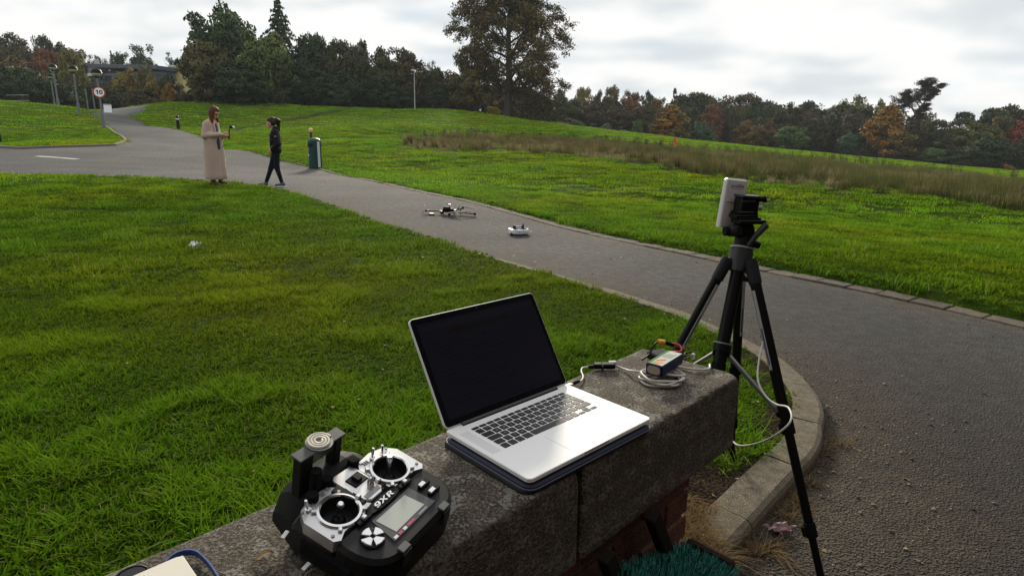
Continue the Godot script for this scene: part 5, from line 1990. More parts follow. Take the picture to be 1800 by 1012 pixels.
# ---------------------------------------------------------------- drone
func build_drone() -> void:
	var at := Vector3(-1.15, hbase(-1.15, -10.75) - 0.022, -10.75)
	# local x to the right of the picture, z towards the camera
	var o := thing("drone", "black multirotor drone with white and red rotor tips landed on the path", "drone", at)
	pm("frame_plate", bx(v3(0.26, 0.012, 0.17), 0.004, v3(-0.03, 0.085, 0)), M.black_matt, o)
	pm("frame_plate", bx(v3(0.22, 0.008, 0.14), 0.003, v3(-0.03, 0.125, 0)), M.black_matt, o)
	pm("battery", bx(v3(0.13, 0.04, 0.06), 0.006, v3(-0.05, 0.148, 0.0)), dull(mat(0.03, 0.014, 0.012, 0.7), 0.2), o)
	pm("electronics", bx(v3(0.10, 0.028, 0.07), 0.004, v3(0.04, 0.105, 0.03)), mat(0.012, 0.05, 0.045, 0.4), o)
	pm("circuit_board", bx(v3(0.07, 0.02, 0.05), 0.002, v3(0.085, 0.115, 0.05)), mat(0.04, 0.22, 0.17, 0.4), o)
	pm("core_stack", bx(v3(0.20, 0.055, 0.13), 0.008, v3(-0.02, 0.118, 0.02)), M.black_matt, o)
	pm("camera", bx(v3(0.055, 0.05, 0.05), 0.006, v3(-0.13, 0.07, 0.06)), M.black, o)
	pm("satellite_mast", tb([v3(-0.005, 0.13, 0), v3(-0.005, 0.205, 0)], [0.006], 8), M.black, o)
	pm("satellite_puck", lt([Vector2(0.001, 0.205), Vector2(0.022, 0.205), Vector2(0.026, 0.212), Vector2(0.022, 0.222), Vector2(0.001, 0.225)], 16), M.white, o)
	pm("motor_pod", bx(v3(0.07, 0.035, 0.05), 0.01, v3(-0.155, 0.085, 0.0)), mat(0.28, 0.29, 0.33, 0.5), o)
	# arms: [tip, rotor colour, blade yaw]
	var tips_ := [[v3(-0.42, 0.095, 0.02), 0], [v3(0.46, 0.06, 0.10), 1], [v3(0.22, 0.135, -0.20), 1], [v3(0.02, 0.065, 0.26), 1]]
	for t in tips_:
		var p: Vector3 = t[0]
		var d := (p - v3(0, 0.088, 0)) * v3(1, 0, 1)
		pm("arm", tb([v3(0, 0.088, 0) + d.normalized() * 0.09, p], [0.011], 8), M.black, o)
		var mo := MB.new()
		mo.xf = Transform3D(Basis(), p)
		mo.lathe([Vector2(0.0005, -0.02), Vector2(0.019, -0.02), Vector2(0.021, 0.012), Vector2(0.012, 0.02), Vector2(0.0005, 0.021)], 14, Vector3.ZERO, false)
		pm("motor", mo, M.black, o)
		var side := v3(-d.z, 0, d.x).normalized()
		if t[1] == 0:
			side = v3(-0.25, 0.9, 0.25).normalized()
		elif p.x > 0.3:
			side = v3(-0.95, 0.1, 0.2).normalized()
		elif p.z < -0.1:
			side = v3(0.95, -0.12, 0.1).normalized()
		else:
			side = v3(0.93, 0.12, 0.2).normalized()
		var bl := MB.new()
		var up := v3(0, 1, 0) if absf(side.y) < 0.5 else v3(0.9, 0.2, 0.3)
		var w := up.cross(side).normalized()
		var n2 := side.cross(w)
		bl.xf = Transform3D(Basis(side, n2, side.cross(n2)).rotated(side, 0.55 if w.z > 0 else -0.55), p + v3(0, 0.026, 0))
		var ln := 0.22 if t[1] else 0.085
		bl.prism(PackedVector2Array([Vector2(-0.02, -0.010), Vector2(ln * 0.35, -0.030), Vector2(ln, -0.020), Vector2(ln * 1.03, 0.006), Vector2(ln * 0.3, 0.018), Vector2(-0.02, 0.010)]), -0.003, 0.005)
		pm("rotor_blade", bl, M.white if t[1] or true else M.red, o)
	pm("red_tip", tb([v3(-0.42, 0.095, 0.02), v3(-0.37, 0.095, 0.018)], [0.0135], 10), mat(0.5, 0.02, 0.03, 0.5), o)
	pm("red_strip", bx(v3(0.11, 0.006, 0.02), 0.001, v3(0.10, 0.082, 0.22)), mat(0.55, 0.05, 0.06, 0.5), o)
	for k in 2:
		pm("antenna_rod", tb([v3(0.115 + 0.06 * k, 0.075, 0.09), v3(0.175 + 0.06 * k, 0.175, 0.05)], [0.0075], 6), M.black, o)
	for k in 4:
		var sx: float = [-0.12, 0.19, -0.02, 0.08][k]
		var sz: float = [0.07, 0.11, -0.10, 0.12][k]
		pm("landing_leg", tb([v3(sx, 0.085, sz), v3(sx + 0.025, 0.028, sz + 0.02)], [0.006], 6), M.black, o)
	for k in 3:
		var pts := []
		for i in 10:
			var t := i / 9.0
			pts.append(v3(-0.37 - 0.10 * sin(t * 3.0 + k) - 0.05 * t, maxf(0.006, 0.085 - 0.09 * t + 0.03 * sin(t * 9.0 + k)), 0.03 + 0.05 * k + 0.04 * sin(t * 5.0)))
		pm("loose_wire", tb(smooth_path(pts, 3), [0.0025], 5), mat(0.25, 0.06, 0.05, 0.6), o)
	# the little round puck lying beside it
	var pk := thing("puck", "small black and white disc lying beside the drone on the path", "disc", Vector3(-1.46, hbase(-1.46, -10.62) + 0.006, -10.62))
	pm("base", lt([Vector2(0.001, 0.0), Vector2(0.054, 0.0), Vector2(0.058, 0.012), Vector2(0.052, 0.022), Vector2(0.001, 0.022)], 24), M.black, pk)
	pm("lid", lt([Vector2(0.050, 0.0221), Vector2(0.047, 0.031), Vector2(0.030, 0.038), Vector2(0.001, 0.040)], 24), M.offwhite, pk)

# ---------------------------------------------------------------- white round robot
func build_robot() -> void:
	var at := Vector3(0.08, hbase(0.08, -8.85) + 0.006, -8.85)
	var o := thing("round_robot", "small round white robot with a blue deck on the asphalt path", "robot", at, Basis(Vector3.UP, 0.15))
	var poly := PackedVector2Array()
	for i in 40:
		var a := TAU * i / 40.0
		poly.append(Vector2(cos(a) * 0.152, sin(a) * 0.135))
	var b := MB.new()
	b.lathe([Vector2(0.124, 0.018), Vector2(0.146, 0.022), Vector2(0.152, 0.040), Vector2(0.152, 0.078), Vector2(0.146, 0.090), Vector2(0.136, 0.092), Vector2(0.128, 0.086), Vector2(0.124, 0.072), Vector2(0.0005, 0.070)], 40, Vector3.ZERO, false)
	pm("shell", b, mat(0.72, 0.73, 0.75, 0.35), o)
	pm("skirt", lt([Vector2(0.001, 0.004), Vector2(0.118, 0.004), Vector2(0.122, 0.02), Vector2(0.001, 0.02)], 32), M.black, o)
	pm("deck", lt([Vector2(0.122, 0.0705), Vector2(0.118, 0.093), Vector2(0.105, 0.097), Vector2(0.0005, 0.098)], 32), dull(mat(0.012, 0.022, 0.10, 0.7), 0.15), o)
	pm("left_block", bx(v3(0.045, 0.045, 0.04), 0.006, v3(-0.066, 0.118, 0.01)), mat(0.015, 0.03, 0.04, 0.5), o)
	pm("right_block", bx(v3(0.035, 0.05, 0.035), 0.006, v3(0.064, 0.120, -0.01)), mat(0.015, 0.012, 0.03, 0.5), o)
	pm("knob", tb([v3(0.064, 0.14, -0.01), v3(0.070, 0.160, -0.01)], [0.010, 0.012], 8), M.black, o)
	pm("knob", tb([v3(-0.072, 0.138, 0.01), v3(-0.070, 0.154, 0.01)], [0.008, 0.006], 8), mat(0.2, 0.25, 0.1, 0.5), o)
	pm("white_post", tb([v3(-0.04, 0.095, 0.05), v3(-0.04, 0.130, 0.05)], [0.007], 8), M.white, o)
	pm("rear_bar", tb([v3(-0.05, 0.116, -0.06), v3(0.06, 0.116, -0.07)], [0.010], 8), mat(0.65, 0.66, 0.72, 0.4), o)
	pm("lens", bx(v3(0.022, 0.01, 0.02), 0.003, v3(0.02, 0.102, 0.07)), mat(0.4, 0.45, 0.7, 0.2), o)
	for k in 2:
		pm("slot", bx(v3([0.006, 0.018][k], 0.006, 0.004), 0.0, v3(-0.04 + 0.03 * k, 0.062, 0.1505)), M.black, o)
	pm("notch", bx(v3(0.03, 0.03, 0.03), 0.004, v3(-0.115, 0.026, 0.088)), M.black_matt, o)
	pm("yellow_tab", bx(v3(0.045, 0.006, 0.014), 0.001, v3(0.176, 0.05, 0.02)), mat(0.45, 0.42, 0.18, 0.5), o)

# ---------------------------------------------------------------- laptop
func rrect(w: float, d: float, r: float, n := 5) -> PackedVector2Array:
	var p := PackedVector2Array()
	for q in 4:
		var c := Vector2((w / 2 - r) * (1 if q in [0, 3] else -1), (d / 2 - r) * (1 if q in [0, 1] else -1))
		for i in n + 1:
			var a := PI / 2 * (q + float(i) / n)
			p.append(c + Vector2(cos(a), sin(a)) * r)
	return p

func shifted(p: PackedVector2Array, o: Vector2) -> PackedVector2Array:
	var q := PackedVector2Array()
	for v in p:
		q.append(v + o)
	return q

func build_laptop() -> void:
	var y := Vector3(-0.01694, 0.99986, -0.00052).normalized()
	var x := Vector3(0.7371, 0.01214, -0.67567)
	x = (x - y * x.dot(y)).normalized()
	var B := Basis(x, y, x.cross(y))
	var at := Vector3(0.08576, 0.78666, -1.13109)
	# the padded sleeve it stands on
	var sl := thing("laptop_sleeve", "dark navy padded sleeve lying under the open laptop on the wall", "laptop sleeve", at - y * 0.0305, B)
	var b := MB.new()
	var poly := shifted(rrect(0.368, 0.254, 0.022), Vector2(-0.003, -0.002))
	b.prism(poly, 0.0, 0.008, 0.003)
	pm("lower_half", b, mat(0.012, 0.013, 0.018, 0.85), sl)
	b = MB.new()
	b.prism(shifted(rrect(0.364, 0.251, 0.022), Vector2(0.0, 0.001)), 0.0085, 0.0165, 0.0035)
	pm("upper_half", b, mat(0.024, 0.028, 0.060, 0.7), sl)
	b = MB.new()
	var zp := []
	for q in shifted(rrect(0.367, 0.254, 0.022), Vector2(0.0, 0.0)):
		zp.append(v3(q.x, 0.0085, q.y))
	zp.append(zp[0])
	b.tube(zp, [0.0022], 5, false)
	pm("zip", b, mat(0.06, 0.065, 0.09, 0.5), sl)
	var o := thing("laptop", "open silver laptop with a dark screen and black keys standing on the wall", "laptop", at, B)
	b = MB.new()
	b.prism(rrect(0.3589, 0.2471, 0.011, 7), -0.0075, 0.0, 0.0012)
	pm("base", b, M.alu, o)
	b = MB.new()
	b.prism(rrect(0.346, 0.232, 0.014, 7), -0.0142, -0.0076, 0.0)
	pm("bottom_cover", b, mat(0.30, 0.30, 0.31, 0.4, 0.5), o)
	pm("opening_notch", bx(v3(0.072, 0.0042, 0.003), 0.0008, v3(0, -0.0018, 0.1229)), mat(0.50, 0.50, 0.51, 0.35, 0.6), o)
	# track pad with its hairline groove
	b = MB.new()
	b.prism(shifted(rrect(0.1056, 0.0766, 0.004), Vector2(0.003, 0.0685)), -0.001, 0.00015)
	pm("trackpad_groove", b, mat(0.42, 0.42, 0.42, 0.5), o)
	b = MB.new()
	b.prism(shifted(rrect(0.1046, 0.0756, 0.004), Vector2(0.003, 0.0685)), -0.001, 0.0003)
	pm("trackpad", b, M.alu, o)
	# keys
	var km := dull(mat(0.010, 0.010, 0.011, 0.36), 0.45)
	var lm := mat(0.45, 0.45, 0.45, 0.5)
	var shapes := {}
	var legends := ["1234567890-=", "QWERTYUIOP[]", "ASDFGHJKL;'#", "`ZXCVBNM,./"]
	var put := func(x0: float, x1: float, z0: float, z1: float, ch: String) -> void:
		var key := "%d_%d" % [roundi((x1 - x0) * 10), roundi((z1 - z0) * 10)]
		if not shapes.has(key):
			var kb := MB.new()
			kb.prism(rrect((x1 - x0) / 1000.0, (z1 - z0) / 1000.0, 0.0016, 2), 0.0, 0.0011, 0.0003)
			shapes[key] = kb.commit()
		var k := part("key", shapes[key], km, o)
		k.position = v3((x0 + x1) / 2000.0, 0.0, (z0 + z1) / 2000.0)
		if ch != "":
			var t := part("legend", text_mesh(ch, 0.0062, 0.0002, false), lm, k)
			t.transform = Transform3D(Basis(Vector3.RIGHT, -PI / 2), v3(0, 0.00125, 0.0))
	var px := 274.0 / 14.0
	for i in 14:
		put.call(-137.0 + i * px, -137.0 + i * px + px - 3.0, -92.0, -83.5, "")
	var z0 := -80.0
	var P := 19.05
	for i in 13:
		put.call(-137 + i * P, -137 + i * P + 15.8, z0, z0 + 16, "" if i == 0 else legends[0][i - 1])
	put.call(-137 + 13 * P, 137.0, z0, z0 + 16, "")
	z0 += P
	put.call(-137.0, -112.0, z0, z0 + 16, "")
	for i in 12:
		put.call(-108.8 + i * P, -108.8 + i * P + 15.8, z0, z0 + 16, legends[1][i])
	put.call(-108.8 + 12 * P, 137.0, z0, z0 + 16, "")
	z0 += P
	put.call(-137.0, -107.0, z0, z0 + 16, "")
	for i in 12:
		put.call(-103.8 + i * P, -103.8 + i * P + 15.8, z0, z0 + 16, legends[2][i])
	put.call(-103.8 + 12 * P, 137.0, z0 - 3.2, z0 + 16, "")
	z0 += P
	put.call(-137.0, -116.5, z0, z0 + 16, "")
	for i in 11:
		put.call(-113.2 + i * P, -113.2 + i * P + 15.8, z0, z0 + 16, legends[3][i])
	put.call(-113.2 + 11 * P, 137.0, z0, z0 + 16, "")
	z0 += P
	var xx := -137.0
	for w in [15.8, 15.8, 15.8, 19.5]:
		put.call(xx, xx + w, z0, z0 + 17, "")
		xx += w + 3.2
	put.call(xx, xx + 92.0, z0, z0 + 17, "")
	xx += 95.2
	for w in [19.5, 15.8]:
		put.call(xx, xx + w, z0, z0 + 17, "")
		xx += w + 3.2
	put.call(xx, xx + 15.8, z0 + 9, z0 + 17, "")
	put.call(xx + P, xx + P + 15.8, z0, z0 + 8, "")
	put.call(xx + P, xx + P + 15.8, z0 + 9, z0 + 17, "")
	put.call(xx + 2 * P, xx + 2 * P + 15.8, z0 + 9, z0 + 17, "")
	# speaker grilles beside the keys: fine perforated strips
	for sx in [-1.0, 1.0]:
		b = MB.new()
		b.prism(shifted(rrect(0.022, 0.104, 0.003), Vector2(0.158 * sx, -0.038)), -0.001, 0.0001)
		pm("speaker_grille", b, mat(0.72, 0.72, 0.72, 0.6, 0.12), o)
	# hinge and lid
	pm("hinge", tb([v3(-0.140, -0.001, -0.1185), v3(0.140, -0.001, -0.1185)], [0.0068], 12), mat(0.02, 0.02, 0.022, 0.35), o)
	var la := deg_to_rad(121.73)
	var e := v3(0, sin(la), cos(la))
	var nn := Vector3.RIGHT.cross(e)
	var L := Transform3D(Basis(Vector3.RIGHT, nn, -e), v3(0, 0.0, -0.1175) + e * 0.1215)
	b = MB.new()
	b.xf = L
	b.prism(rrect(0.3589, 0.237, 0.010, 7), -0.0062, 0.0, 0.0008)
	pm("lid", b, M.alu, o)
	b = MB.new()
	b.xf = L
	b.prism(rrect(0.3555, 0.2336, 0.0085, 7), 0.0, 0.0009, 0.0003)
	var bez := dull(mat(0.006, 0.006, 0.007, 0.12), 0.35)
	pm("screen_bezel", b, bez, o)
	# the screen itself: a dim print of an editor window
	var im := Image.create(512, 320, false, Image.FORMAT_RGB8)
	im.fill(Color(0.125, 0.125, 0.16))
	im.fill_rect(Rect2i(0, 12, 512, 3), Color(0.16, 0.16, 0.18))
	im.fill_rect(Rect2i(8, 20, 496, 5), Color(0.15, 0.15, 0.18))
	im.fill_rect(Rect2i(110, 38, 270, 15), Color(0.12, 0.115, 0.095))
	im.fill_rect(Rect2i(10, 170, 150, 5), Color(0.14, 0.14, 0.15))
	for k in 40:
		im.fill_rect(Rect2i(14 + (k * 37) % 230, 60 + (k * 53) % 225, 20 + (k * 29) % 70, 3), Color(0.095, 0.098, 0.118))
	for k in 14:
		im.fill_rect(Rect2i(150 + k * 16, 303, 9, 8), Color(0.12, 0.12, 0.14))
	var sm := dull(mat(0.95, 0.95, 1.0, 0.1), 0.4)
	sm.albedo_texture = tex(im)
	var q := MB.new()
	q.xf = L
	var hw := 0.166
	var hd := 0.104
	q.face([v3(-hw, 0.0012, hd), v3(hw, 0.0012, hd), v3(hw, 0.0012, -hd), v3(-hw, 0.0012, -hd)])
	pm("screen", q, sm, o)
	b = MB.new()
	b.xf = L
	b.ball(v3(0, 0.001, -0.1115), v3(0.0014, 0.0006, 0.0014), 8, 4)
	pm("webcam", b, mat(0.05, 0.05, 0.06, 0.1), o)

# ---------------------------------------------------------------- radio transmitter
func poly2(a: Array) -> PackedVector2Array:
	# (x, up) in millimetres on the face -> (x, z)
	var p := PackedVector2Array()
	for i in range(0, a.size(), 2):
		p.append(Vector2(a[i], -a[i + 1]) / 1000.0)
	return p

func round_poly(p: PackedVector2Array) -> PackedVector2Array:
	for k in 1:
		var q := PackedVector2Array()
		for i in p.size():
			var a := p[i]
			var b := p[(i + 1) % p.size()]
			if a.distance_to(b) > 0.06:
				q.append(a.move_toward(b, 0.006))
				q.append(b.move_toward(a, 0.006))
			else:
				q.append(a.lerp(b, 0.25))
				q.append(a.lerp(b, 0.75))
		p = q
	return p

func keyhole(outer: PackedVector2Array, c: Vector2, r: float) -> PackedVector2Array:
	# polygon with a round hole, opened by a hair-thin cut
	var best := 0
	for i in outer.size():
		if outer[i].distance_to(c) < outer[best].distance_to(c):
			best = i
	if Geometry2D.is_polygon_clockwise(outer):
		outer.reverse()
		best = outer.size() - 1 - best
	var p := PackedVector2Array()
	for i in outer.size() + 1:
		p.append(outer[(best + i) % outer.size()])
	var d := (outer[best] - c).normalized()
	p[p.size() - 1] += Vector2(d.y, -d.x) * 0.0
	var a0 := d.angle()
	var n := 28
	for i in n + 1:
		var a := a0 - TAU * i / n
		p.append(c + Vector2(cos(a), sin(a)) * r)
	# separate the two lips a little
	p[outer.size()] += (p[outer.size()] - p[1]).normalized() * -0.0002
	p[outer.size() + 1] += Vector2(cos(a0 - 0.01), sin(a0 - 0.01)) * 0.0
	p[p.size() - 1] = c + Vector2(cos(a0 + 0.02), sin(a0 + 0.02)) * r
	return p

func build_transmitter() -> void:
	var X := Vector3(0.46181706, 0.07695337, -0.88363068)
	var U := Vector3(-0.86964487, 0.23525434, -0.43401981)
	var N := X.cross(U).normalized()
	U = N.cross(X).normalized()
	var at := Vector3(-0.2128174, 0.8379715, -0.79554549)
	var o := thing("radio_transmitter", "black and silver radio control transmitter with two sticks lying on the wall", "remote control", at, Basis(X, N, -U))
	var blk := dull(mat(0.007, 0.0075, 0.0085, 0.42), 0.35)
	var matt := dull(mat(0.008, 0.0085, 0.0095, 0.6), 0.28)
	# lower half with the display
	var b := MB.new()
	b.prism(round_poly(poly2([-99, -30, -101, -60, -94, -88, -78, -106, -60, -113, 60, -113, 78, -106, 95, -88, 101, -60, 99, -30])), -0.058, 0.0, 0.006)
	pm("lower_shell", b, blk, o)
	# upper half, a step lower to take the silver plates
	b = MB.new()
	b.prism(poly2([-99, 46, -102, 10, -100, -30.5, 100, -30.5, 102, 10, 95, 42, 60, 56, -60, 58]), -0.060, -0.015, 0.004)
	pm("upper_shell", b, blk, o)
	# back shell: the swept hump behind the face
	b = MB.new()
	var rows := []
	for i in 9:
		var t := i / 8.0
		var z := lerpf(-0.040, -0.118, t)
		var yy := -0.012 + 0.026 * sin(t * 2.3) - 0.034 * t * t
		var w := lerpf(0.090, 0.066, t)
		var row := []
		for j in 11:
			var s := j / 10.0 * 2.0 - 1.0
			row.append(v3(s * w, yy - 0.045 * pow(absf(s), 5.0), z))
		rows.append(row)
	for i in 8:
		for j in 10:
			b.face([rows[i][j], rows[i][j + 1], rows[i + 1][j + 1], rows[i + 1][j]])
	for j in 10:
		var p0: Vector3 = rows[8][j]
		var p1: Vector3 = rows[8][j + 1]
		b.face([p0, p1, v3(p1.x, -0.085, p1.z + 0.01), v3(p0.x, -0.085, p0.z + 0.01)])
	for e in 2:
		for i in 8:
			var p0: Vector3 = rows[i][10 * e]
			var p1: Vector3 = rows[i + 1][10 * e]
			var f := [p0, p1, v3(p1.x, -0.085, p1.z), v3(p0.x, -0.085, p0.z)]
			if e == 1:
				f.reverse()
			b.face(f)
	pm("back_shell", b, matt, o)
	pm("grip", bx(v3(0.03, 0.045, 0.11), 0.012, v3(-0.089, -0.040, 0.02)), M.rubber, o)
	pm("grip", bx(v3(0.03, 0.045, 0.11), 0.012, v3(0.089, -0.040, 0.02)), M.rubber, o)
	pm("foot", bx(v3(0.12, 0.03, 0.03), 0.006, v3(0, -0.090, -0.075)), M.rubber, o)
	# silver plates round the gimbals
	for sx in [-1.0, 1.0]:
		var outl := poly2([-101, 22, -100, -31, -92, -37, -78, -30, -34, -29, -26, -22, -24, 34, -34, 46, -62, 49, -88, 41])
		if sx > 0:
			for i in outl.size():
				outl[i].x *= -1
		b = MB.new()
		b.prism(keyhole(outl, Vector2(0.056 * sx, 0.0), 0.0265), -0.016, 0.0035, 0.0)
		pm("gimbal_plate", b, M.silver, o)
		b = MB.new()
		b.lathe([Vector2(0.0262, -0.004), Vector2(0.0262, 0.006), Vector2(0.0278, 0.0078), Vector2(0.0315, 0.0074), Vector2(0.0332, 0.0034)], 40, v3(0.056 * sx, 0, 0), false)
		pm("gimbal_ring", b, M.chrome, o)
		for k in 16:
			pass
		b = MB.new()
		b.lathe([Vector2(0.0005, -0.022), Vector2(0.014, -0.021), Vector2(0.022, -0.016), Vector2(0.0261, -0.006), Vector2(0.0261, 0.004)], 32, v3(0.056 * sx, 0.0, 0))
		var inv := b.ix.duplicate()
		for i in range(0, inv.size(), 3):
			b.ix[i + 1] = inv[i + 2]
			b.ix[i + 2] = inv[i + 1]
		for i in b.n.size():
			b.n[i] = -b.n[i]
		pm("gimbal_bowl", b, matt, o)
		var lean := v3(0.10 * sx, 1.0, 0.10 if sx < 0 else -0.16).normalized()
		var c := v3(0.056 * sx, -0.016, 0.0)
		b = MB.new()
		b.ball(c, v3(0.011, 0.009, 0.011), 14, 8)
		pm("stick_ball", b, M.black, o)
		pm("stick", tb([c, c + lean * 0.024], [0.0035], 8), M.chrome, o)
		var prof := []
		var rads := []
		for i in 12:
			prof.append(c + lean * (0.023 + i * 0.0016))
			rads.append(0.0052 if i % 2 == 0 else 0.0042)
		rads[11] = 0.0036
		pm("stick_tip", tb(prof, rads, 10), M.chrome, o)
		# trim switches below and beside each gimbal
		for tr in [[v3(0.046 * sx, 0.004, 0.0365), 0.0], [v3(0.022 * sx, 0.004, 0.004), PI / 2]]:
			var tbx := MB.new()
			tbx.xf = Transform3D(Basis(Vector3.UP, tr[1]), tr[0])
			tbx.box(Vector3.ZERO, v3(0.026, 0.004, 0.009), 0.001)
			pm("trim_slot", tbx, M.black, o)
			tbx = MB.new()
			tbx.xf = Transform3D(Basis(Vector3.UP, tr[1]), tr[0] + v3(0, 0.004, 0))
			tbx.box(Vector3.ZERO, v3(0.008, 0.006, 0.008), 0.0015)
			pm("trim_button", tbx, M.silver, o)
		# clips on the rim of each gimbal
		for k in 4:
			var a := PI / 4 + k * PI / 2
			var cb := MB.new()
			cb.xf = Transform3D(Basis(Vector3.UP, -a), v3(0.056 * sx + cos(a) * 0.034, 0.0055, sin(a) * 0.034))
			cb.box(Vector3.ZERO, v3(0.009, 0.004, 0.006), 0.001)
			pm("gimbal_screw_boss", cb, M.silver, o)
	# middle plate with the power switch and strap knob
	b = MB.new()
	b.prism(poly2([-22, 46, -12, 52, 20, 50, 23, 40, 22, 4, 20, -14, 10, -22, -12, -22, -21, -12, -22, 10]), -0.015, 0.0058, 0.0015)
	pm("centre_plate", b, M.silver, o)
	pm("switch_well", bx(v3(0.028, 0.003, 0.022), 0.001, v3(0.004, 0.006, -0.022)), M.black, o)
	pm("power_switch", bx(v3(0.010, 0.006, 0.014), 0.001, v3(0.004, 0.0095, -0.022)), matt, o)
	pm("neck_strap_bar", tb([v3(0.006, 0.004, 0.004), v3(0.006, 0.016, 0.002), v3(0.010, 0.018, -0.001)], [0.006, 0.005, 0.004], 10), M.chrome, o)
	b = MB.new()
	b.prism(poly2([-38, 33, -24, 36, -20, 20, -22, -4, -30, -6, -34, 8]), -0.014, 0.0075, 0.001)
	pm("side_recess", b, matt, o)
	pm("label_slot", bx(v3(0.030, 0.001, 0.008), 0.0003, v3(0.0, 0.0061, 0.012)), mat(0.30, 0.30, 0.31, 0.4), o)
	# silver bridges, screws and printed ticks round the sticks
	for sx in [-1.0, 1.0]:
		b = MB.new()
		b.prism(poly2([19 * sx, 8, 27 * sx, 10, 27 * sx, -16, 18 * sx, -18] if sx > 0 else [-27, -10, -20, -14, -14, -24, -26, -26]), -0.014, 0.0030, 0.0008)
		pm("silver_bridge", b, M.silver, o)
		for q in [[90, 36], [94, -24], [36, 42], [34, -22]]:
			var sc := MB.new()
			sc.lathe([Vector2(0.0026, 0.003), Vector2(0.0026, 0.0046), Vector2(0.0018, 0.0052), Vector2(0.0001, 0.0048)], 10, v3(q[0] * sx / 1000.0, 0, -q[1] / 1000.0), false)
			pm("screw", sc, M.steel, o)
		for k in 5:
			pm("tick_print", bx(v3(0.0008, 0.0002, 0.004), 0.0, v3((0.072 + 0.0035 * k) * sx, 0.0037, -0.030)), M.dark, o)
	# badge with the model lettering
	b = MB.new()
	var pl := PackedVector2Array()
	for i in 32:
		var a := TAU * i / 32.0
		pl.append(Vector2(0.001 + cos(a) * 0.038, 0.0335 + sin(a) * 0.0095))
	b.prism(pl, -0.002, 0.0042, 0.001)
	pm("badge", b, M.black, o)
	var t := part("badge_lettering", text_mesh("9XR", 0.0165, 0.0012), M.chrome, o)
	t.transform = Transform3D(Basis(v3(1.35, 0, 0), v3(0.22, 0, -0.72), v3(0, 1, 0)), v3(0.001, 0.0048, 0.0335))
	# display
	b = MB.new()
	b.prism(poly2([-40, -45, 46, -45, 50, -93, -47, -93]), -0.001, 0.0016, 0.0006)
	pm("display_bezel", b, mat(0.07, 0.074, 0.078, 0.3), o)
	b = MB.new()
	b.prism(poly2([-36, -50, 29, -50, 33, -84, -33, -84]), 0.0, 0.0021)
	pm("display", b, mat(0.52, 0.55, 0.50, 0.22), o)
	var prints := [[-0.040, "JP", 0.006, M.white], [-0.030, "R", 0.006, mat(0.5, 0.03, 0.10, 0.5)], [-0.020, "DIY", 0.0055, M.white], [-0.006, "turnigy", 0.005, mat(0.6, 0.05, 0.12, 0.5)], [0.022, "8 channel", 0.0045, mat(0.25, 0.26, 0.27, 0.5)]]
	for pr in prints:
		if pr[1] in ["JP", "R", "DIY"]:
			# tiny unreadable emblems: plain chips of print
			var ch := pm("print", bx(v3(0.007, 0.0003, 0.0045), 0.0, v3(pr[0], 0.0019, 0.0893)), pr[3], o)
		else:
			var ch2 := pm("print", bx(v3(0.020 if pr[0] > 0 else 0.016, 0.0003, 0.0028), 0.0, v3(pr[0], 0.0019, 0.0893)), pr[3], o)
	# keypad cross, menu buttons
	b = MB.new()
	b.lathe([Vector2(0.0175, -0.002), Vector2(0.0175, 0.002), Vector2(0.016, 0.003), Vector2(0.0005, 0.003)], 28, v3(-0.062, 0, 0.066), false)
	pm("keypad_ring", b, M.black, o)
	for k in 4:
		var a := PI / 4 + k * PI / 2 - PI / 4
		var w := PackedVector2Array()
		var c := Vector2(-0.062, 0.066)
		for i in 5:
			var aa := a - 0.56 + 1.12 * i / 4.0
			w.append(c + Vector2(cos(aa), sin(aa)) * 0.0165)
		w.append(c + Vector2(cos(a + 0.75), sin(a + 0.75)) * 0.0038)
		w.append(c + Vector2(cos(a - 0.75), sin(a - 0.75)) * 0.0038)
		b = MB.new()
		b.prism(w, 0.002, 0.0066, 0.001)
		pm("keypad_button", b, M.chrome, o)
	for z in [0.059, 0.078]:
		pm("menu_button", bx(v3(0.021, 0.010, 0.0095), 0.001, v3(0.066, 0.0, z)), matt, o)
		pm("menu_button_cap", bx(v3(0.013, 0.004, 0.0085), 0.001, v3(0.060, 0.0060, z)), M.chrome, o)
	for q in [[-46, -108], [50, -108]]:
		pm("case_latch", bx(v3(0.018, 0.004, 0.012), 0.001, v3(q[0] / 1000.0, 0.0005, -q[1] / 1000.0)), mat(0.09, 0.095, 0.10, 0.4), o)
		pm("case_latch", bx(v3(0.018, 0.024, 0.003), 0.001, v3(q[0] / 1000.0, -0.014, 0.1148)), mat(0.02, 0.021, 0.023, 0.4), o)
	# knobs and toggles
	for q in [[27, 50], [-28, 52], [-64, 44]]:
		var kp := []
		for i in 7:
			kp.append([Vector2(0.0001, -0.014), Vector2(0.0095, -0.014), Vector2(0.0092, 0.010), Vector2(0.0085, 0.0125), Vector2(0.007, 0.0135), Vector2(0.003, 0.0136), Vector2(0.0001, 0.0136)][i])
		b = MB.new()
		b.lathe(kp, 18, v3(q[0] / 1000.0, 0.001, -q[1] / 1000.0), false)
		pm("knob", b, M.rubber, o)
	for q in [[56, 36, 0.2], [74, 30, -0.1], [-82, 34, -0.3]]:
		var c := v3(q[0] / 1000.0, 0.003, -q[1] / 1000.0)
		b = MB.new()
		b.lathe([Vector2(0.0045, 0.0), Vector2(0.0045, 0.004), Vector2(0.003, 0.005), Vector2(0.0001, 0.005)], 8, c, false)
		pm("switch_nut", b, M.chrome, o)
		pm("toggle", tb([c, c + v3(q[2] * 0.01, 0.018, -0.002), c + v3(q[2] * 0.011, 0.020, -0.002)], [0.0016, 0.0026, 0.002], 8), M.chrome, o)
	for k in 6:
		pm("vent_slot", bx(v3(0.006, 0.002, 0.0025), 0.0, v3(-0.012 + k * 0.0085, -0.005, -0.060)), M.black, o)
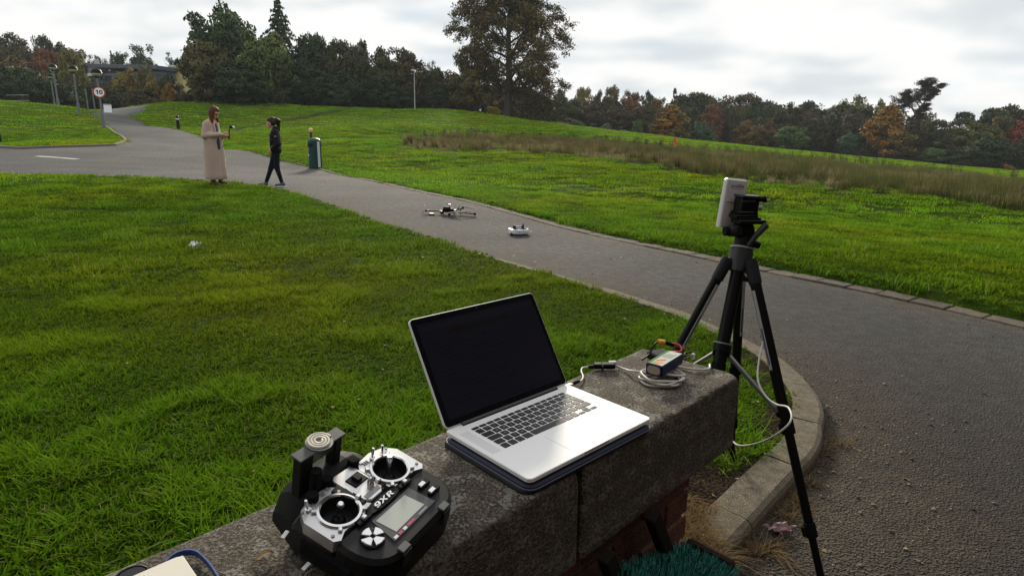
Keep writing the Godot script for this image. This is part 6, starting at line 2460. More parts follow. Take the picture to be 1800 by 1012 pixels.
	for q in [[-74, 46], [-70, 46.5], [-50, 46], [-46, 46], [38, 44], [42, 43.5], [46, 43]]:
		pm("plate_rib", bx(v3(0.0018, 0.002, 0.008), 0.0005, v3(q[0] / 1000.0, 0.0042, -q[1] / 1000.0 + 0.006)), M.steel, o)
	# antenna bracket on the back: plate on posts with a spiral patch on it
	var pa := MB.new()
	pa.xf = Transform3D(Basis(Vector3.UP, -0.06) * Basis(Vector3(0, 0, 1), 0.03), v3(-0.022, 0.0585, -0.077))
	pa.box(Vector3.ZERO, v3(0.086, 0.003, 0.022), 0.0008)
	pm("antenna_plate", pa, mat(0.045, 0.047, 0.05, 0.5), o)
	pm("plate_post", bx(v3(0.024, 0.070, 0.018), 0.002, v3(-0.052, 0.022, -0.077)), matt, o)
	pm("plate_post", bx(v3(0.016, 0.075, 0.018), 0.002, v3(0.014, 0.020, -0.080)), matt, o)
	pm("module_box", bx(v3(0.066, 0.020, 0.022), 0.002, v3(-0.018, 0.042, -0.084)), mat(0.018, 0.019, 0.02, 0.35), o)
	pm("antenna_hinge", tb([v3(-0.043, -0.02, -0.060), v3(-0.043, 0.031, -0.061), v3(-0.043, 0.033, -0.061)], [0.0105, 0.0105, 0.008], 16), matt, o)
	var sp := []
	for i in 90:
		var a := i * 0.215
		var r := 0.0040 + 0.00073 * a
		sp.append(v3(-0.020 + cos(a) * r, 0.0625, -0.079 + sin(a) * r * 0.98))
	pm("spiral_antenna", tb(sp, [0.0024], 6), mat(0.62, 0.58, 0.48, 0.45), o)
	pm("spiral_disc", lt_at([Vector2(0.0001, 0.0602), Vector2(0.020, 0.0602), Vector2(0.020, 0.0612), Vector2(0.0001, 0.0612)], v3(-0.020, 0, -0.079), 28), mat(0.25, 0.27, 0.27, 0.5), o)
	# white strap tabs sticking out at the left
	for q in [[v3(-0.108, -0.030, -0.048), 0.3], [v3(-0.112, -0.055, -0.002), 0.1]]:
		var s := MB.new()
		s.xf = Transform3D(Basis(Vector3.UP, q[1]), q[0])
		s.box(Vector3.ZERO, v3(0.014, 0.0015, 0.006), 0.0005)
		pm("strap_tab", s, M.white, o)

func lt_at(prof: Array, o: Vector3, segs := 16) -> MB:
	var b := MB.new()
	b.lathe(prof, segs, o, false)
	return b

# ---------------------------------------------------------------- tripod and radio panel
func build_tripod() -> void:
	var hub := v3(0.746, 1.006, -1.925)
	var o := thing("tripod", "black camera tripod with silver leg labels standing behind the wall end", "tripod")
	var foot_r := v3(0.98, 0, -1.55)
	var vv := (foot_r - hub) * v3(1, 0, 1)
	var col_b := v3(0.674, 0.660, -1.820)
	var axis := (hub - col_b).normalized()
	pm("centre_column", tb([col_b, hub], [0.021, 0.021], 16), M.black, o)
	pm("column_foot", tb([col_b - axis * 0.012, col_b + axis * 0.01], [0.023], 16), M.rubber, o)
	var ring := col_b + axis * 0.060
	pm("spreader_ring", tb([ring - axis * 0.012, ring + axis * 0.012], [0.029], 16), M.black, o)
	pm("ring_rim", tb([ring + axis * 0.0125, ring + axis * 0.0165], [0.031], 16), M.steel, o)
	b_hub(o, hub, axis)
	for k in 3:
		var d := Basis(Vector3.UP, deg_to_rad(120.0 * k)) * vv
		var f := hub + d
		f.y = turf(f.x, f.z) + 0.005
		if k == 0:
			f.y = hbase(f.x, f.z) + 0.012
		var top := hub + d.normalized() * 0.040 - axis * 0.012
		var dir := (f - top).normalized()
		var ln := (f - top).length()
		var leg := pm("leg", tb([top + dir * 0.05, top + dir * ln * 0.50], [0.0168, 0.0168], 14), M.black, o)
		pm("leg_socket", tb([top - dir * 0.004, top + dir * 0.01, top + dir * 0.075], [0.018, 0.0208, 0.0200], 14), M.dark, leg)
		pm("middle_section", tb([top + dir * ln * 0.47, top + dir * ln * 0.80], [0.0140], 12), M.black, leg)
		pm("lower_section", tb([top + dir * ln * 0.78, f - dir * 0.02], [0.0112], 12), M.black, leg)
		var lock1 := top + dir * ln * 0.50
		var lock2 := top + dir * ln * 0.80
		pm("leg_lock", tb([lock1 - dir * 0.022, lock1 + dir * 0.022], [0.0205], 12), M.rubber, leg)
		pm("leg_lock", tb([lock2 - dir * 0.022, lock2 + dir * 0.020], [0.0180], 12), M.rubber, leg)
		var outw := d.normalized()
		var side := dir.cross(outw).normalized()
		for lk in [lock1, lock2]:
			var lv := MB.new()
			lv.xf = Transform3D(Basis(side, dir, side.cross(dir)), lk + (v3(0.25, 0, 0.97).cross(dir).normalized() * -1.0) * 0.022)
			lv.box(Vector3.ZERO, v3(0.012, 0.032, 0.014), 0.003)
			pm("lock_lever", lv, M.rubber, leg)
		pm("rubber_foot", tb([f - dir * 0.035, f], [0.015, 0.017], 12), M.rubber, leg)
		# silver label along the leg, on the side towards the path
		var lbl := MB.new()
		var mid := top + dir * ln * 0.21
		var face_d := (Vector3(0, 1.35, 0) - mid).normalized()
		var s2 := dir.cross(face_d).normalized()
		var fd := s2.cross(dir).normalized()
		var sgn := 1.0 if k == 0 else -1.0
		var ang := 0.75 * sgn
		var n2 := fd * cos(ang) + s2 * sin(ang)
		lbl.xf = Transform3D(Basis(dir.cross(n2).normalized(), dir, n2), mid + n2 * 0.0163)
		lbl.box(Vector3.ZERO, v3(0.011, ln * 0.24, 0.0022), 0.0004)
		pm("label", lbl, mat(0.50, 0.50, 0.52, 0.3, 0.3), leg)
		lbl = MB.new()
		lbl.xf = Transform3D(Basis(dir.cross(n2).normalized(), dir, n2), mid + n2 * 0.0168)
		lbl.box(v3(0, ln * 0.05, 0), v3(0.005, ln * 0.11, 0.0022), 0.0)
		pm("label_print", lbl, mat(0.05, 0.06, 0.16, 0.4), leg)
		# spreader arm
		var hit := top + dir * ln * 0.485
		var ar := hit - ring
		var an := (hit - ring).normalized()
		var aw := an.cross(Vector3.UP).normalized()
		var arm := MB.new()
		arm.xf = Transform3D(Basis(an, aw.cross(an), aw), ring + ar * 0.53)
		arm.box(Vector3.ZERO, v3(ar.length() * 0.86, 0.009, 0.019), 0.0015)
		pm("spreader_arm", arm, mat(0.10, 0.105, 0.11, 0.35), o)
		pm("arm_joint", tb([ring + an * 0.026 - aw * 0.012, ring + an * 0.026 + aw * 0.012], [0.009], 10), M.black, o)
		pm("arm_joint", tb([hit - an * 0.03 - aw * 0.012, hit - an * 0.03 + aw * 0.012], [0.009], 10), M.black, o)

func b_hub(o: Node3D, hub: Vector3, axis: Vector3) -> void:
	pm("hub", tb([hub - axis * 0.055, hub - axis * 0.03, hub + axis * 0.012, hub + axis * 0.020], [0.026, 0.035, 0.038, 0.030], 18), M.charcoal, o)
	pm("hub_collar", tb([hub + axis * 0.020, hub + axis * 0.026], [0.036], 18), M.steel, o)
	pm("neck", tb([hub + axis * 0.026, hub + axis * 0.085], [0.030, 0.029], 18), M.black, o)
	pm("crank", tb([hub - axis * 0.075 + v3(0.02, 0, 0.02), hub - axis * 0.080 + v3(0.052, 0.0, 0.03)], [0.008, 0.010], 8), M.black, o)
	var c := v3(0.748, 1.086, -1.940)
	pm("head", bx2(v3(0.062, 0.042, 0.055), 0.01, c + v3(0.0, 0.0, 0.0), 0.25), M.black, o)
	pm("head_barrel", tb([c + v3(-0.048, -0.002, 0.008), c + v3(0.03, 0.0, 0.0)], [0.019, 0.021], 14), M.charcoal, o)
	pm("tilt_knob", tb([c + v3(-0.062, -0.003, 0.010), c + v3(-0.044, -0.002, 0.008)], [0.016, 0.0145], 12), M.rubber, o)
	pm("pan_lever", tb([c + v3(0.012, -0.045, 0.035), c + v3(0.030, -0.012, 0.040), c + v3(0.062, 0.022, 0.030)], [0.008, 0.009, 0.012], 8), M.charcoal, o)
	pm("pan_knob", tb([c + v3(0.030, -0.040, 0.02), c + v3(0.052, -0.046, 0.02)], [0.013, 0.012], 12), M.black, o)
	pm("camera_plate", bx2(v3(0.092, 0.014, 0.062), 0.003, c + v3(0.014, 0.030, 0.004), 0.20), M.black, o)
	pm("plate_cushion", bx2(v3(0.074, 0.006, 0.05), 0.001, c + v3(0.008, 0.040, 0.004), 0.20), M.rubber, o)

func bx2(size: Vector3, ch: float, at: Vector3, yaw: float, roll := 0.0) -> MB:
	var b := MB.new()
	b.xf = Transform3D(Basis(Vector3.UP, yaw) * Basis(Vector3(0, 0, 1), roll), at)
	b.box(Vector3.ZERO, size, ch)
	return b

func build_radio_panel() -> void:
	# clamp that holds the panel on the tripod plate
	var c := v3(0.757, 1.152, -1.955)
	var k := thing("clamp", "black clamp block holding the white radio panel on the tripod head", "clamp")
	pm("jaw", bx2(v3(0.076, 0.012, 0.052), 0.002, v3(0.748, 1.1305, -1.946), 0.2), M.black, k)
	pm("block", bx2(v3(0.062, 0.058, 0.050), 0.003, c + v3(0.0, 0.010, 0.0), 0.22, -0.05), M.black, k)
	pm("top_plate", bx2(v3(0.074, 0.008, 0.054), 0.002, c + v3(0.004, 0.0425, 0.0), 0.22, -0.05), mat(0.03, 0.03, 0.032, 0.3), k)
	pm("hook", tb([c + v3(0.030, 0.036, 0.02), c + v3(0.048, 0.038, 0.02), c + v3(0.050, 0.026, 0.02)], [0.010, 0.010, 0.008], 10), M.black, k)
	pm("screw", tb([c + v3(0.030, 0.008, 0.024), c + v3(0.042, 0.008, 0.026)], [0.008], 10), M.steel, k)
	for q in [0.028, -0.006]:
		pm("groove_bar", bx2(v3(0.050, 0.004, 0.004), 0.001, c + v3(-0.004, q, 0.026), 0.22), mat(0.03, 0.03, 0.03, 0.3), k)
	pm("strap", bx2(v3(0.066, 0.010, 0.058), 0.002, c + v3(-0.004, -0.012, 0.0), 0.22, -0.02), M.rubber, k)
	# the panel: flat back, rounded front
	var tilt := Basis(Vector3(0.25, 0, 0.97).normalized(), -0.085) * Basis(Vector3.UP, 0.30)
	var o := thing("radio_antenna", "white plastic directional radio panel with six small dark dots strapped to the tripod head", "antenna", v3(0.727, 1.168, -1.985), tilt)
	var p := PackedVector2Array([Vector2(0.040, 0.0), Vector2(-0.036, 0.0), Vector2(-0.0395, -0.003)])
	for i in 11:
		var a := PI + PI * i / 10.0
		p.append(Vector2(cos(a) * 0.040, -0.012 + sin(a) * 0.030))
	p.append(Vector2(0.0405, -0.003))
	var b := MB.new()
	b.prism(p, -0.082, 0.080, 0.006)
	var m := mat(0.66, 0.64, 0.66, 0.35)
	pm("shell", b, m, o)
	pm("indicator_panel", bx(v3(0.054, 0.017, 0.0012), 0.0003, v3(0.002, 0.056, 0.0005)), mat(0.60, 0.58, 0.56, 0.4), o)
	for i in 6:
		pm("indicator", bx(v3(0.0042, 0.0038, 0.001), 0.0, v3(-0.019 + i * 0.0085, 0.055, 0.0013)), M.black, o)
	pm("print", bx(v3(0.022, 0.002, 0.0008), 0.0, v3(0.012, 0.0605, 0.0013)), mat(0.2, 0.2, 0.2, 0.5), o)
	pm("label_field", bx(v3(0.062, 0.034, 0.001), 0.0003, v3(0.001, 0.026, 0.0003)), mat(0.62, 0.61, 0.64, 0.5), o)
	pm("port_cover_lip", bx(v3(0.066, 0.003, 0.003), 0.0006, v3(0.001, 0.006, 0.001)), m, o)

# ---------------------------------------------------------------- cables, battery, adapters on the coping
func wl(x: float, y: float, z: float) -> Vector3:
	return wall_pt(x, y + 0.003, z)

func build_cables() -> void:
	build_radio_panel()
	var cab: StandardMaterial3D = M.cable
	# long network cable: panel, down the tripod, loop, over the end of the wall, coil, adapter
	var run := [v3(0.726, 1.088, -1.972), v3(0.760, 1.045, -1.985), v3(0.772, 0.995, -1.975), v3(0.766, 0.958, -1.945), v3(0.776, 0.923, -1.915), v3(0.806, 0.847, -1.875), v3(0.808, 0.768, -1.822), v3(0.783, 0.707, -1.775), v3(0.762, 0.657, -1.720), v3(0.767, 0.627, -1.668), v3(0.777, 0.624, -1.612), v3(0.785, 0.640, -1.556),
		v3(0.764, 0.634, -1.490), v3(0.733, 0.599, -1.484), v3(0.697, 0.552, -1.514), v3(0.665, 0.514, -1.566), v3(0.650, 0.512, -1.612), wl(0.03, -0.19, -0.12), wl(0.022, -0.10, -0.115), wl(0.012, -0.01, -0.095)]
	for q in [[-0.004, 0.004, -0.085], [-0.03, 0.003, -0.075], [-0.06, 0.003, -0.10], [-0.075, 0.003, -0.15], [-0.075, 0.004, -0.185], [-0.10, 0.005, -0.195]]:
		run.append(wl(q[0], q[1], q[2]))
	# coil
	for i in 44:
		var a := 0.5 - i * 0.62
		var r := 0.056 - 0.010 * fmod(i * 0.37, 1.0)
		run.append(wl(-0.178 + cos(a) * r * 1.05 + 0.004 * sin(i * 1.7), 0.002 + 0.004 * (i / 11) + 0.002 * sin(i * 0.9), -0.128 - sin(a) * r + 0.004 * cos(i * 1.3)))
	for q in [[-0.205, 0.012, -0.190], [-0.195, 0.004, -0.225], [-0.190, 0.003, -0.255], [-0.196, 0.006, -0.272]]:
		run.append(wl(q[0], q[1], q[2]))
	var o := thing("network_cable", "long pale grey network cable coiled on the wall and looping up to the tripod", "cable")
	pm("cable", tb(smooth_path(run, 5), [0.0029], 8), cab, o)
	pm("connector", bx_w(v3(0.020, 0.010, 0.012), 0.001, -0.193, 0.010, -0.272, -0.7), mat(0.55, 0.55, 0.55, 0.25), o)
	# adapter with a short lead into the laptop
	o = thing("network_adapter", "small black adapter with a short white lead plugged into the laptop", "adapter")
	pm("case", bx_w(v3(0.058, 0.014, 0.022), 0.003, -0.222, 0.0085, -0.278, -0.78), M.black, o)
	for k in 3:
		pm("rib", bx_w(v3(0.003, 0.0145, 0.0225), 0.0008, -0.236 - 0.006 * k + 0.01, 0.0087, -0.290 + 0.006 * k + 0.006, -0.78), M.black_matt, o)
	pm("strain_relief", tb([wl(-0.244, 0.006, -0.297), wl(-0.256, 0.006, -0.306)], [0.006, 0.004], 8), M.black, o)
	pm("lead", tb(smooth_path([wl(-0.252, 0.006, -0.303), wl(-0.272, 0.006, -0.312), wl(-0.292, 0.004, -0.300), wl(-0.312, 0.003, -0.278), wl(-0.340, 0.004, -0.262), wl(-0.368, 0.008, -0.258)], 6), [0.0022], 8), M.offwhite, o)
	pm("plug", tb([wl(-0.352, 0.007, -0.259), wl(-0.372, 0.009, -0.258), wl(-0.388, 0.010, -0.256)], [0.0035, 0.0055, 0.0055], 8), M.black, o)
	pm("plug_shell", bx_w(v3(0.022, 0.006, 0.012), 0.001, -0.398, 0.011, -0.254, 0.0), mat(0.5, 0.5, 0.5, 0.3, 0.6), o)
	# battery pack
	var B := WB * Basis(Vector3.UP, 0.10) * Basis(Vector3(0, 0, 1), 0.0)
	var bt := thing("battery_pack", "blue wrapped battery pack with a green and orange label lying on the coiled cable", "battery", wl(-0.150, 0.018, -0.138), B)
	pm("pack", bx(v3(0.126, 0.030, 0.046), 0.003, v3(0, 0.016, 0)), dull(mat(0.010, 0.013, 0.060, 0.4), 0.3), bt)
	var cap := MB.new()
	cap.xf = Transform3D(Basis(Vector3(0, 0, 1), PI / 2), v3(-0.0632, 0.016, 0))
	var pl := PackedVector2Array()
	for i in 28:
		var a := TAU * i / 28.0
		var c := v3(cos(a), sin(a), 0)
		pl.append(Vector2(signf(c.x) * pow(absf(c.x), 0.6) * 0.0105, signf(c.y) * pow(absf(c.y), 0.6) * 0.0175))
	cap.prism(pl, -0.0005, 0.0012, 0.0004)
	pm("end_cap", cap, mat(0.36, 0.29, 0.22, 0.5), bt)
	var im := Image.create(256, 96, false, Image.FORMAT_RGB8)
	im.fill(Color(0.74, 0.77, 0.73))
	im.fill_rect(Rect2i(0, 0, 256, 18), Color(0.30, 0.45, 0.22))
	im.fill_rect(Rect2i(0, 18, 40, 50), Color(0.55, 0.66, 0.44))
	for y in 44:
		im.fill_rect(Rect2i(40 + y, 26 + y, 34, 1), Color(0.88, 0.36, 0.18))
		im.fill_rect(Rect2i(14 + y / 2, 34 + y, 22, 1), Color(0.90, 0.48, 0.26))
	for k in 5:
		im.fill_rect(Rect2i(130, 26 + k * 12, 60 + (k * 37) % 40, 5), Color(0.30, 0.33, 0.32))
	im.fill_rect(Rect2i(206, 24, 38, 44), Color(0.75, 0.78, 0.74))
	var lm := dull(mat(0.9, 0.9, 0.9, 0.6), 0.25)
	lm.albedo_texture = tex(im)
	var lb := MB.new()
	lb.face([v3(-0.060, 0.0314, 0.021), v3(0.058, 0.0314, 0.021), v3(0.058, 0.0314, -0.021), v3(-0.060, 0.0314, -0.021)])
	pm("label", lb, lm, bt)
	var red := mat(0.50, 0.05, 0.03, 0.45)
	for k in 2:
		pm("red_wire", tb(smooth_path([v3(0.062, 0.018 + 0.004 * k, -0.006), v3(0.082, 0.022, -0.010 - 0.006 * k), v3(0.104, 0.020, -0.002), v3(0.122, 0.026 + 0.003 * k, -0.014), v3(0.112, 0.034, -0.036)], 5), [0.0026], 7), red, bt)
	pm("black_wire", tb(smooth_path([v3(0.062, 0.010, 0.008), v3(0.088, 0.012, 0.012), v3(0.112, 0.014, 0.008), v3(0.128, 0.016, 0.018)], 5), [0.0026], 7), M.black, bt)
	pm("power_connector", tb([v3(0.118, 0.028, -0.030), v3(0.100, 0.036, -0.050)], [0.0062, 0.0062], 8), M.black, bt)
	pm("yellow_connector", tb([v3(0.100, 0.036, -0.050), v3(0.086, 0.039, -0.062)], [0.0078, 0.0075], 6), M.yellow, bt)
	pm("black_wire", tb(smooth_path([v3(0.086, 0.039, -0.062), v3(0.070, 0.030, -0.068), v3(0.052, 0.010, -0.070), v3(0.02, 0.002, -0.075)], 5), [0.0026], 7), M.black, bt)
	pm("balance_lead", tb(smooth_path([v3(0.062, 0.008, 0.004), v3(0.090, 0.008, 0.020), v3(0.125, 0.006, 0.022)], 5), [0.0024], 7), mat(0.06, 0.05, 0.06, 0.6), bt)
	pm("balance_plug", bx(v3(0.007, 0.016, 0.010), 0.001, v3(0.130, 0.004, 0.023)), M.offwhite, bt)
	# power box with its bundle of leads
	o = thing("power_box", "small ribbed black power box with white leads beside the battery pack", "power adapter")
	pm("case", bx_w(v3(0.056, 0.020, 0.044), 0.002, -0.052, 0.010, -0.212, -0.35), M.black, o)
	for k in 9:
		pm("rib", bx_w(v3(0.0025, 0.002, 0.040), 0.0004, -0.052 + (k - 4) * 0.0055 * cos(0.35), 0.0212, -0.212 + (k - 4) * 0.0055 * sin(0.35), -0.35), mat(0.05, 0.05, 0.052, 0.5), o)
	for k in 4:
		pm("lead", tb(smooth_path([wl(-0.050 + 0.008 * k, 0.012, -0.195 + 0.003 * k), wl(-0.056 + 0.007 * k, 0.014, -0.180), wl(-0.070 + 0.004 * k, 0.010, -0.165), wl(-0.085 + 0.003 * k, 0.004, -0.150)], 5), [0.0022], 6), [M.offwhite, M.black, M.cable, M.offwhite][k], o)

func bx_w(size: Vector3, ch: float, x: float, y: float, z: float, yaw: float) -> MB:
	var b := MB.new()
	b.xf = Transform3D(WB * Basis(Vector3.UP, yaw), wl(x, y, z))
	b.box(Vector3.ZERO, size, ch)
	return b

# ---------------------------------------------------------------- small things
func build_small() -> void:
	# notebook at the left end of the wall
	var nb := thing("notebook", "open notebook with cream pages and a blue band at the wall's left end", "notebook", wl(-1.345, 0.0, -0.150), WB)
	var b := MB.new()
	b.prism(rrect(0.140, 0.200, 0.010), 0.0, 0.003, 0.001)
	pm("cover", b, mat(0.02, 0.02, 0.022, 0.6), nb)
	b = MB.new()
	b.prism(shifted(rrect(0.134, 0.192, 0.010), Vector2(0.0, 0.0)), 0.0032, 0.012, 0.001)
	pm("pages", b, mat(0.66, 0.63, 0.55, 0.8), nb)
	for k in 3:
		pm("page_edge", bx(v3(0.1355, 0.0008, 0.1935), 0.0002, v3(0, 0.005 + 0.002 * k, 0)), mat(0.55, 0.52, 0.45, 0.8), nb)
	var pts := smooth_path([v3(0.045, 0.006, -0.098), v3(0.058, 0.007, -0.106), v3(0.072, 0.007, -0.105), v3(0.083, 0.007, -0.093), v3(0.088, 0.006, -0.070), v3(0.089, 0.006, -0.03), v3(0.084, 0.006, 0.05)], 6)
	b = MB.new()
	for i in pts.size() - 1:
		var p: Vector3 = pts[i]
		var q: Vector3 = pts[i + 1]
		var s := (q - p).cross(Vector3.UP).normalized() * 0.0012
		var h := v3(0, 0.0048, 0)
		b.face([p + s - h, q + s - h, q + s + h, p + s + h])
		b.face([q - s - h, p - s - h, p - s + h, q - s + h])
		b.face([p + s + h, q + s + h, q - s + h, p - s + h])
	pm("elastic_band", b, mat(0.02, 0.05, 0.19, 0.6), nb)
	# sunglasses beside it
	var sg := thing("sunglasses", "black sunglasses lying at the left end of the wall by the notebook", "sunglasses", wl(-1.362, -0.006, -0.222), WB * Basis(Vector3.UP, 0.5) * Basis(Vector3.RIGHT, -1.15))
	for sx in [-1.0, 1.0]:
		var ring := []
		for i in 17:
			var a := TAU * i / 16.0
			ring.append(v3(0.031 * sx + cos(a) * 0.026, 0.020 + sin(a) * 0.018, 0.0))
		pm("rim", tb(ring, [0.0022], 6), M.black, sg)
		var l := MB.new()
		l.xf = Transform3D(Basis(Vector3.RIGHT, PI / 2), v3(0.031 * sx, 0.020, 0))
		var e := PackedVector2Array()
		for i in 20:
			e.append(Vector2(cos(TAU * i / 20.0) * 0.025, sin(TAU * i / 20.0) * 0.0172))
		l.prism(e, -0.0008, 0.0008)
		pm("lens", l, mat(0.012, 0.013, 0.014, 0.08), sg)
		pm("temple", tb([v3(0.058 * sx, 0.024, 0), v3(0.060 * sx, 0.022, -0.02), v3(0.055 * sx, 0.006, -0.028)], [0.0022], 6), M.black, sg)
	pm("bridge", tb([v3(-0.006, 0.024, 0), v3(0, 0.027, 0.002), v3(0.006, 0.024, 0)], [0.002], 6), M.black, sg)
	# dry leaf on the coping
	var lf := MB.new()
	lf.xf = Transform3D(WB * Basis(Vector3.UP, 1.2), wl(-1.178, 0.004, -0.165))
	for i in 6:
		var t0 := i / 6.0
		var t1 := (i + 1) / 6.0
		var w0 := sin(t0 * PI) * 0.006 + 0.0006
		var w1 := sin(t1 * PI) * 0.006 + 0.0006
		var y0 := 0.004 * sin(t0 * 5.0)
		var y1 := 0.004 * sin(t1 * 5.0)
		lf.face([v3(-w0, y0 + 0.002, -t0 * 0.03), v3(0, y0, -t0 * 0.03), v3(0, y1, -t1 * 0.03), v3(-w1, y1 + 0.002, -t1 * 0.03)])
		lf.face([v3(0, y0, -t0 * 0.03), v3(w0, y0 + 0.002, -t0 * 0.03), v3(w1, y1 + 0.002, -t1 * 0.03), v3(0, y1, -t1 * 0.03)])
	tag(pm("dry_leaf", lf, mat(0.24, 0.16, 0.06, 0.7)), "small dry yellow leaf on the coping left of the transmitter", "leaf")
	# crumpled white tissue on the lawn
	tag(pm("tissue", crumple(5, 0.068, 0.06), mat(0.70, 0.70, 0.70, 0.9)), "crumpled white tissue lying on the left lawn", "litter")
	get_node("tissue").position = v3(-3.70, turf(-3.70, -6.86) + 0.075, -6.86)
	# pink wrapper on the gravel
	var wr := pm("wrapper", crumple(8, 0.055, 0.022), mat(0.34, 0.23, 0.23, 0.5))
	tag(wr, "dusty pink crumpled wrapper on the gravel beside the kerb", "litter")
	wr.transform = Transform3D(Basis(Vector3.UP, 0.7).scaled(v3(1.0, 1.0, 0.55)), v3(0.985, 0.022, -1.885))
	# grit and little stones in the gutter
	var st := MB.new()
	st.ball(Vector3.ZERO, v3(1, 0.6, 0.8), 6, 4)
	for i in st.v.size():
		st.v[i] *= 1.0 + 0.25 * sin(st.v[i].x * 7.0 + st.v[i].z * 5.0)
	var where: Array[Transform3D] = []
	var tint := PackedColorArray()
	var r := RandomNumberGenerator.new()
	r.seed = 3
	while where.size() < 2600:
		var p: Vector2
		if r.randf() < 0.6:
			var i := r.randi_range(0, 11)
			p = near_edge[i].lerp(near_edge[i + 1], r.randf()) + Vector2(absf(r.randfn()) * 0.32, r.randfn() * 0.1 + absf(r.randfn()) * 0.15)
		else:
			p = Vector2(r.randf_range(0.7, 4.0), r.randf_range(-4.5, -1.0))
		if not in_path(p) or seg_dist(p, near_edge) < 0.015:
			continue
		var s := 0.0022 + 0.0032 * pow(r.randf(), 3.0) + (0.006 if r.randf() < 0.02 else 0.0)
		where.append(Transform3D(Basis.from_euler(v3(r.randf() * 0.6, r.randf() * TAU, r.randf() * 0.6)).scaled(v3(s, s, s)), v3(p.x, hbase(p.x, p.y) + 0.006 + s * 0.25, p.y)))
		var g := r.randf_range(0.05, 0.20)
		if r.randf() < 0.10:
			g = 0.30
		tint.append(Color(g * 1.08, g, g * 0.88))
	tag(scatter("gravel", st.commit(), vmat(0.9), where, tint), "loose grit and small stones scattered over the path by the kerb", "gravel", "", "stuff")
	# fallen leaves
	var fl := MB.new()
	fl.face([v3(-0.5, 0, 0.1), v3(0.0, 0.06, 0.34), v3(0.5, 0.12, 0), v3(0.0, 0.0, -0.36)])
	where = []
	tint = PackedColorArray()
	while where.size() < 420:
		var p := Vector2(r.randf_range(-1.0, 5.0), r.randf_range(-9.0, -1.4))
		if where.size() > 240:
			p = Vector2(r.randf_range(-9.0, 3.0), r.randf_range(-17.0, -2.0))
		if r.randf() < 0.5:
			var i := r.randi_range(0, 14)
			p = near_edge[i].lerp(near_edge[i + 1], r.randf()) + Vector2(r.randfn() * 0.25, r.randfn() * 0.25)
		var s := r.randf_range(0.010, 0.026) * (1.0 if p.y > -6.0 else 1.9)
		var y := (hbase(p.x, p.y) if in_path(p) else turf(p.x, p.y) + 0.02) + 0.010
		where.append(Transform3D(Basis.from_euler(v3(r.randf_range(-0.4, 0.4), r.randf() * TAU, r.randf_range(-0.4, 0.4))).scaled(v3(s, s, s)), v3(p.x, y, p.y)))
		tint.append([Color(0.22, 0.13, 0.05), Color(0.14, 0.08, 0.035), Color(0.30, 0.20, 0.08), Color(0.09, 0.06, 0.035)][r.randi_range(0, 3)])
	tag(scatter("fallen_leaves", fl.commit(), vmat(0.8), where, tint), "small dry fallen leaves scattered about the path and kerb", "leaves", "", "stuff")

func crumple(seed_: int, r: float, h: float) -> MB:
	var b := MB.new()
	var nz := noise(seed_, 9.0, 3)
	var n := 9
	var pts := []
	for i in n:
		for j in n:
			var u := (i / float(n - 1) - 0.5) * 2.0
			var w := (j / float(n - 1) - 0.5) * 2.0
			var fold := nz.get_noise_2d(u * 0.55, w * 0.55)
			var y := h * (0.5 * fold + 1.1 * nz.get_noise_2d(u * 0.2 + 5.0, w * 0.2) + 0.35 * (absf(u) - 0.4))
			pts.append(v3(u * r * (0.8 + 0.5 * fold), maxf(y, -h * 0.9), w * r * (0.7 + 0.5 * nz.get_noise_2d(w, u))))
	for i in n - 1:
		for j in n - 1:
			b.face([pts[i * n + j], pts[i * n + j + 1], pts[i * n + n + j + 1]])
			b.face([pts[i * n + j], pts[i * n + n + j + 1], pts[i * n + n + j]])
	return b

func scatter(called: String, mesh: Mesh, m: Material, where: Array[Transform3D], tint: PackedColorArray) -> MultiMeshInstance3D:
	var mm := MultiMesh.new()
	mm.transform_format = MultiMesh.TRANSFORM_3D
	mm.use_colors = true
	mm.mesh = mesh
	mm.instance_count = where.size()
	for i in where.size():
		mm.set_instance_transform(i, where[i])
		mm.set_instance_color(i, tint[i])
	var o := MultiMeshInstance3D.new()
	o.name = called
	o.multimesh = mm
	o.material_override = m
	add_child(o, true)
	return o

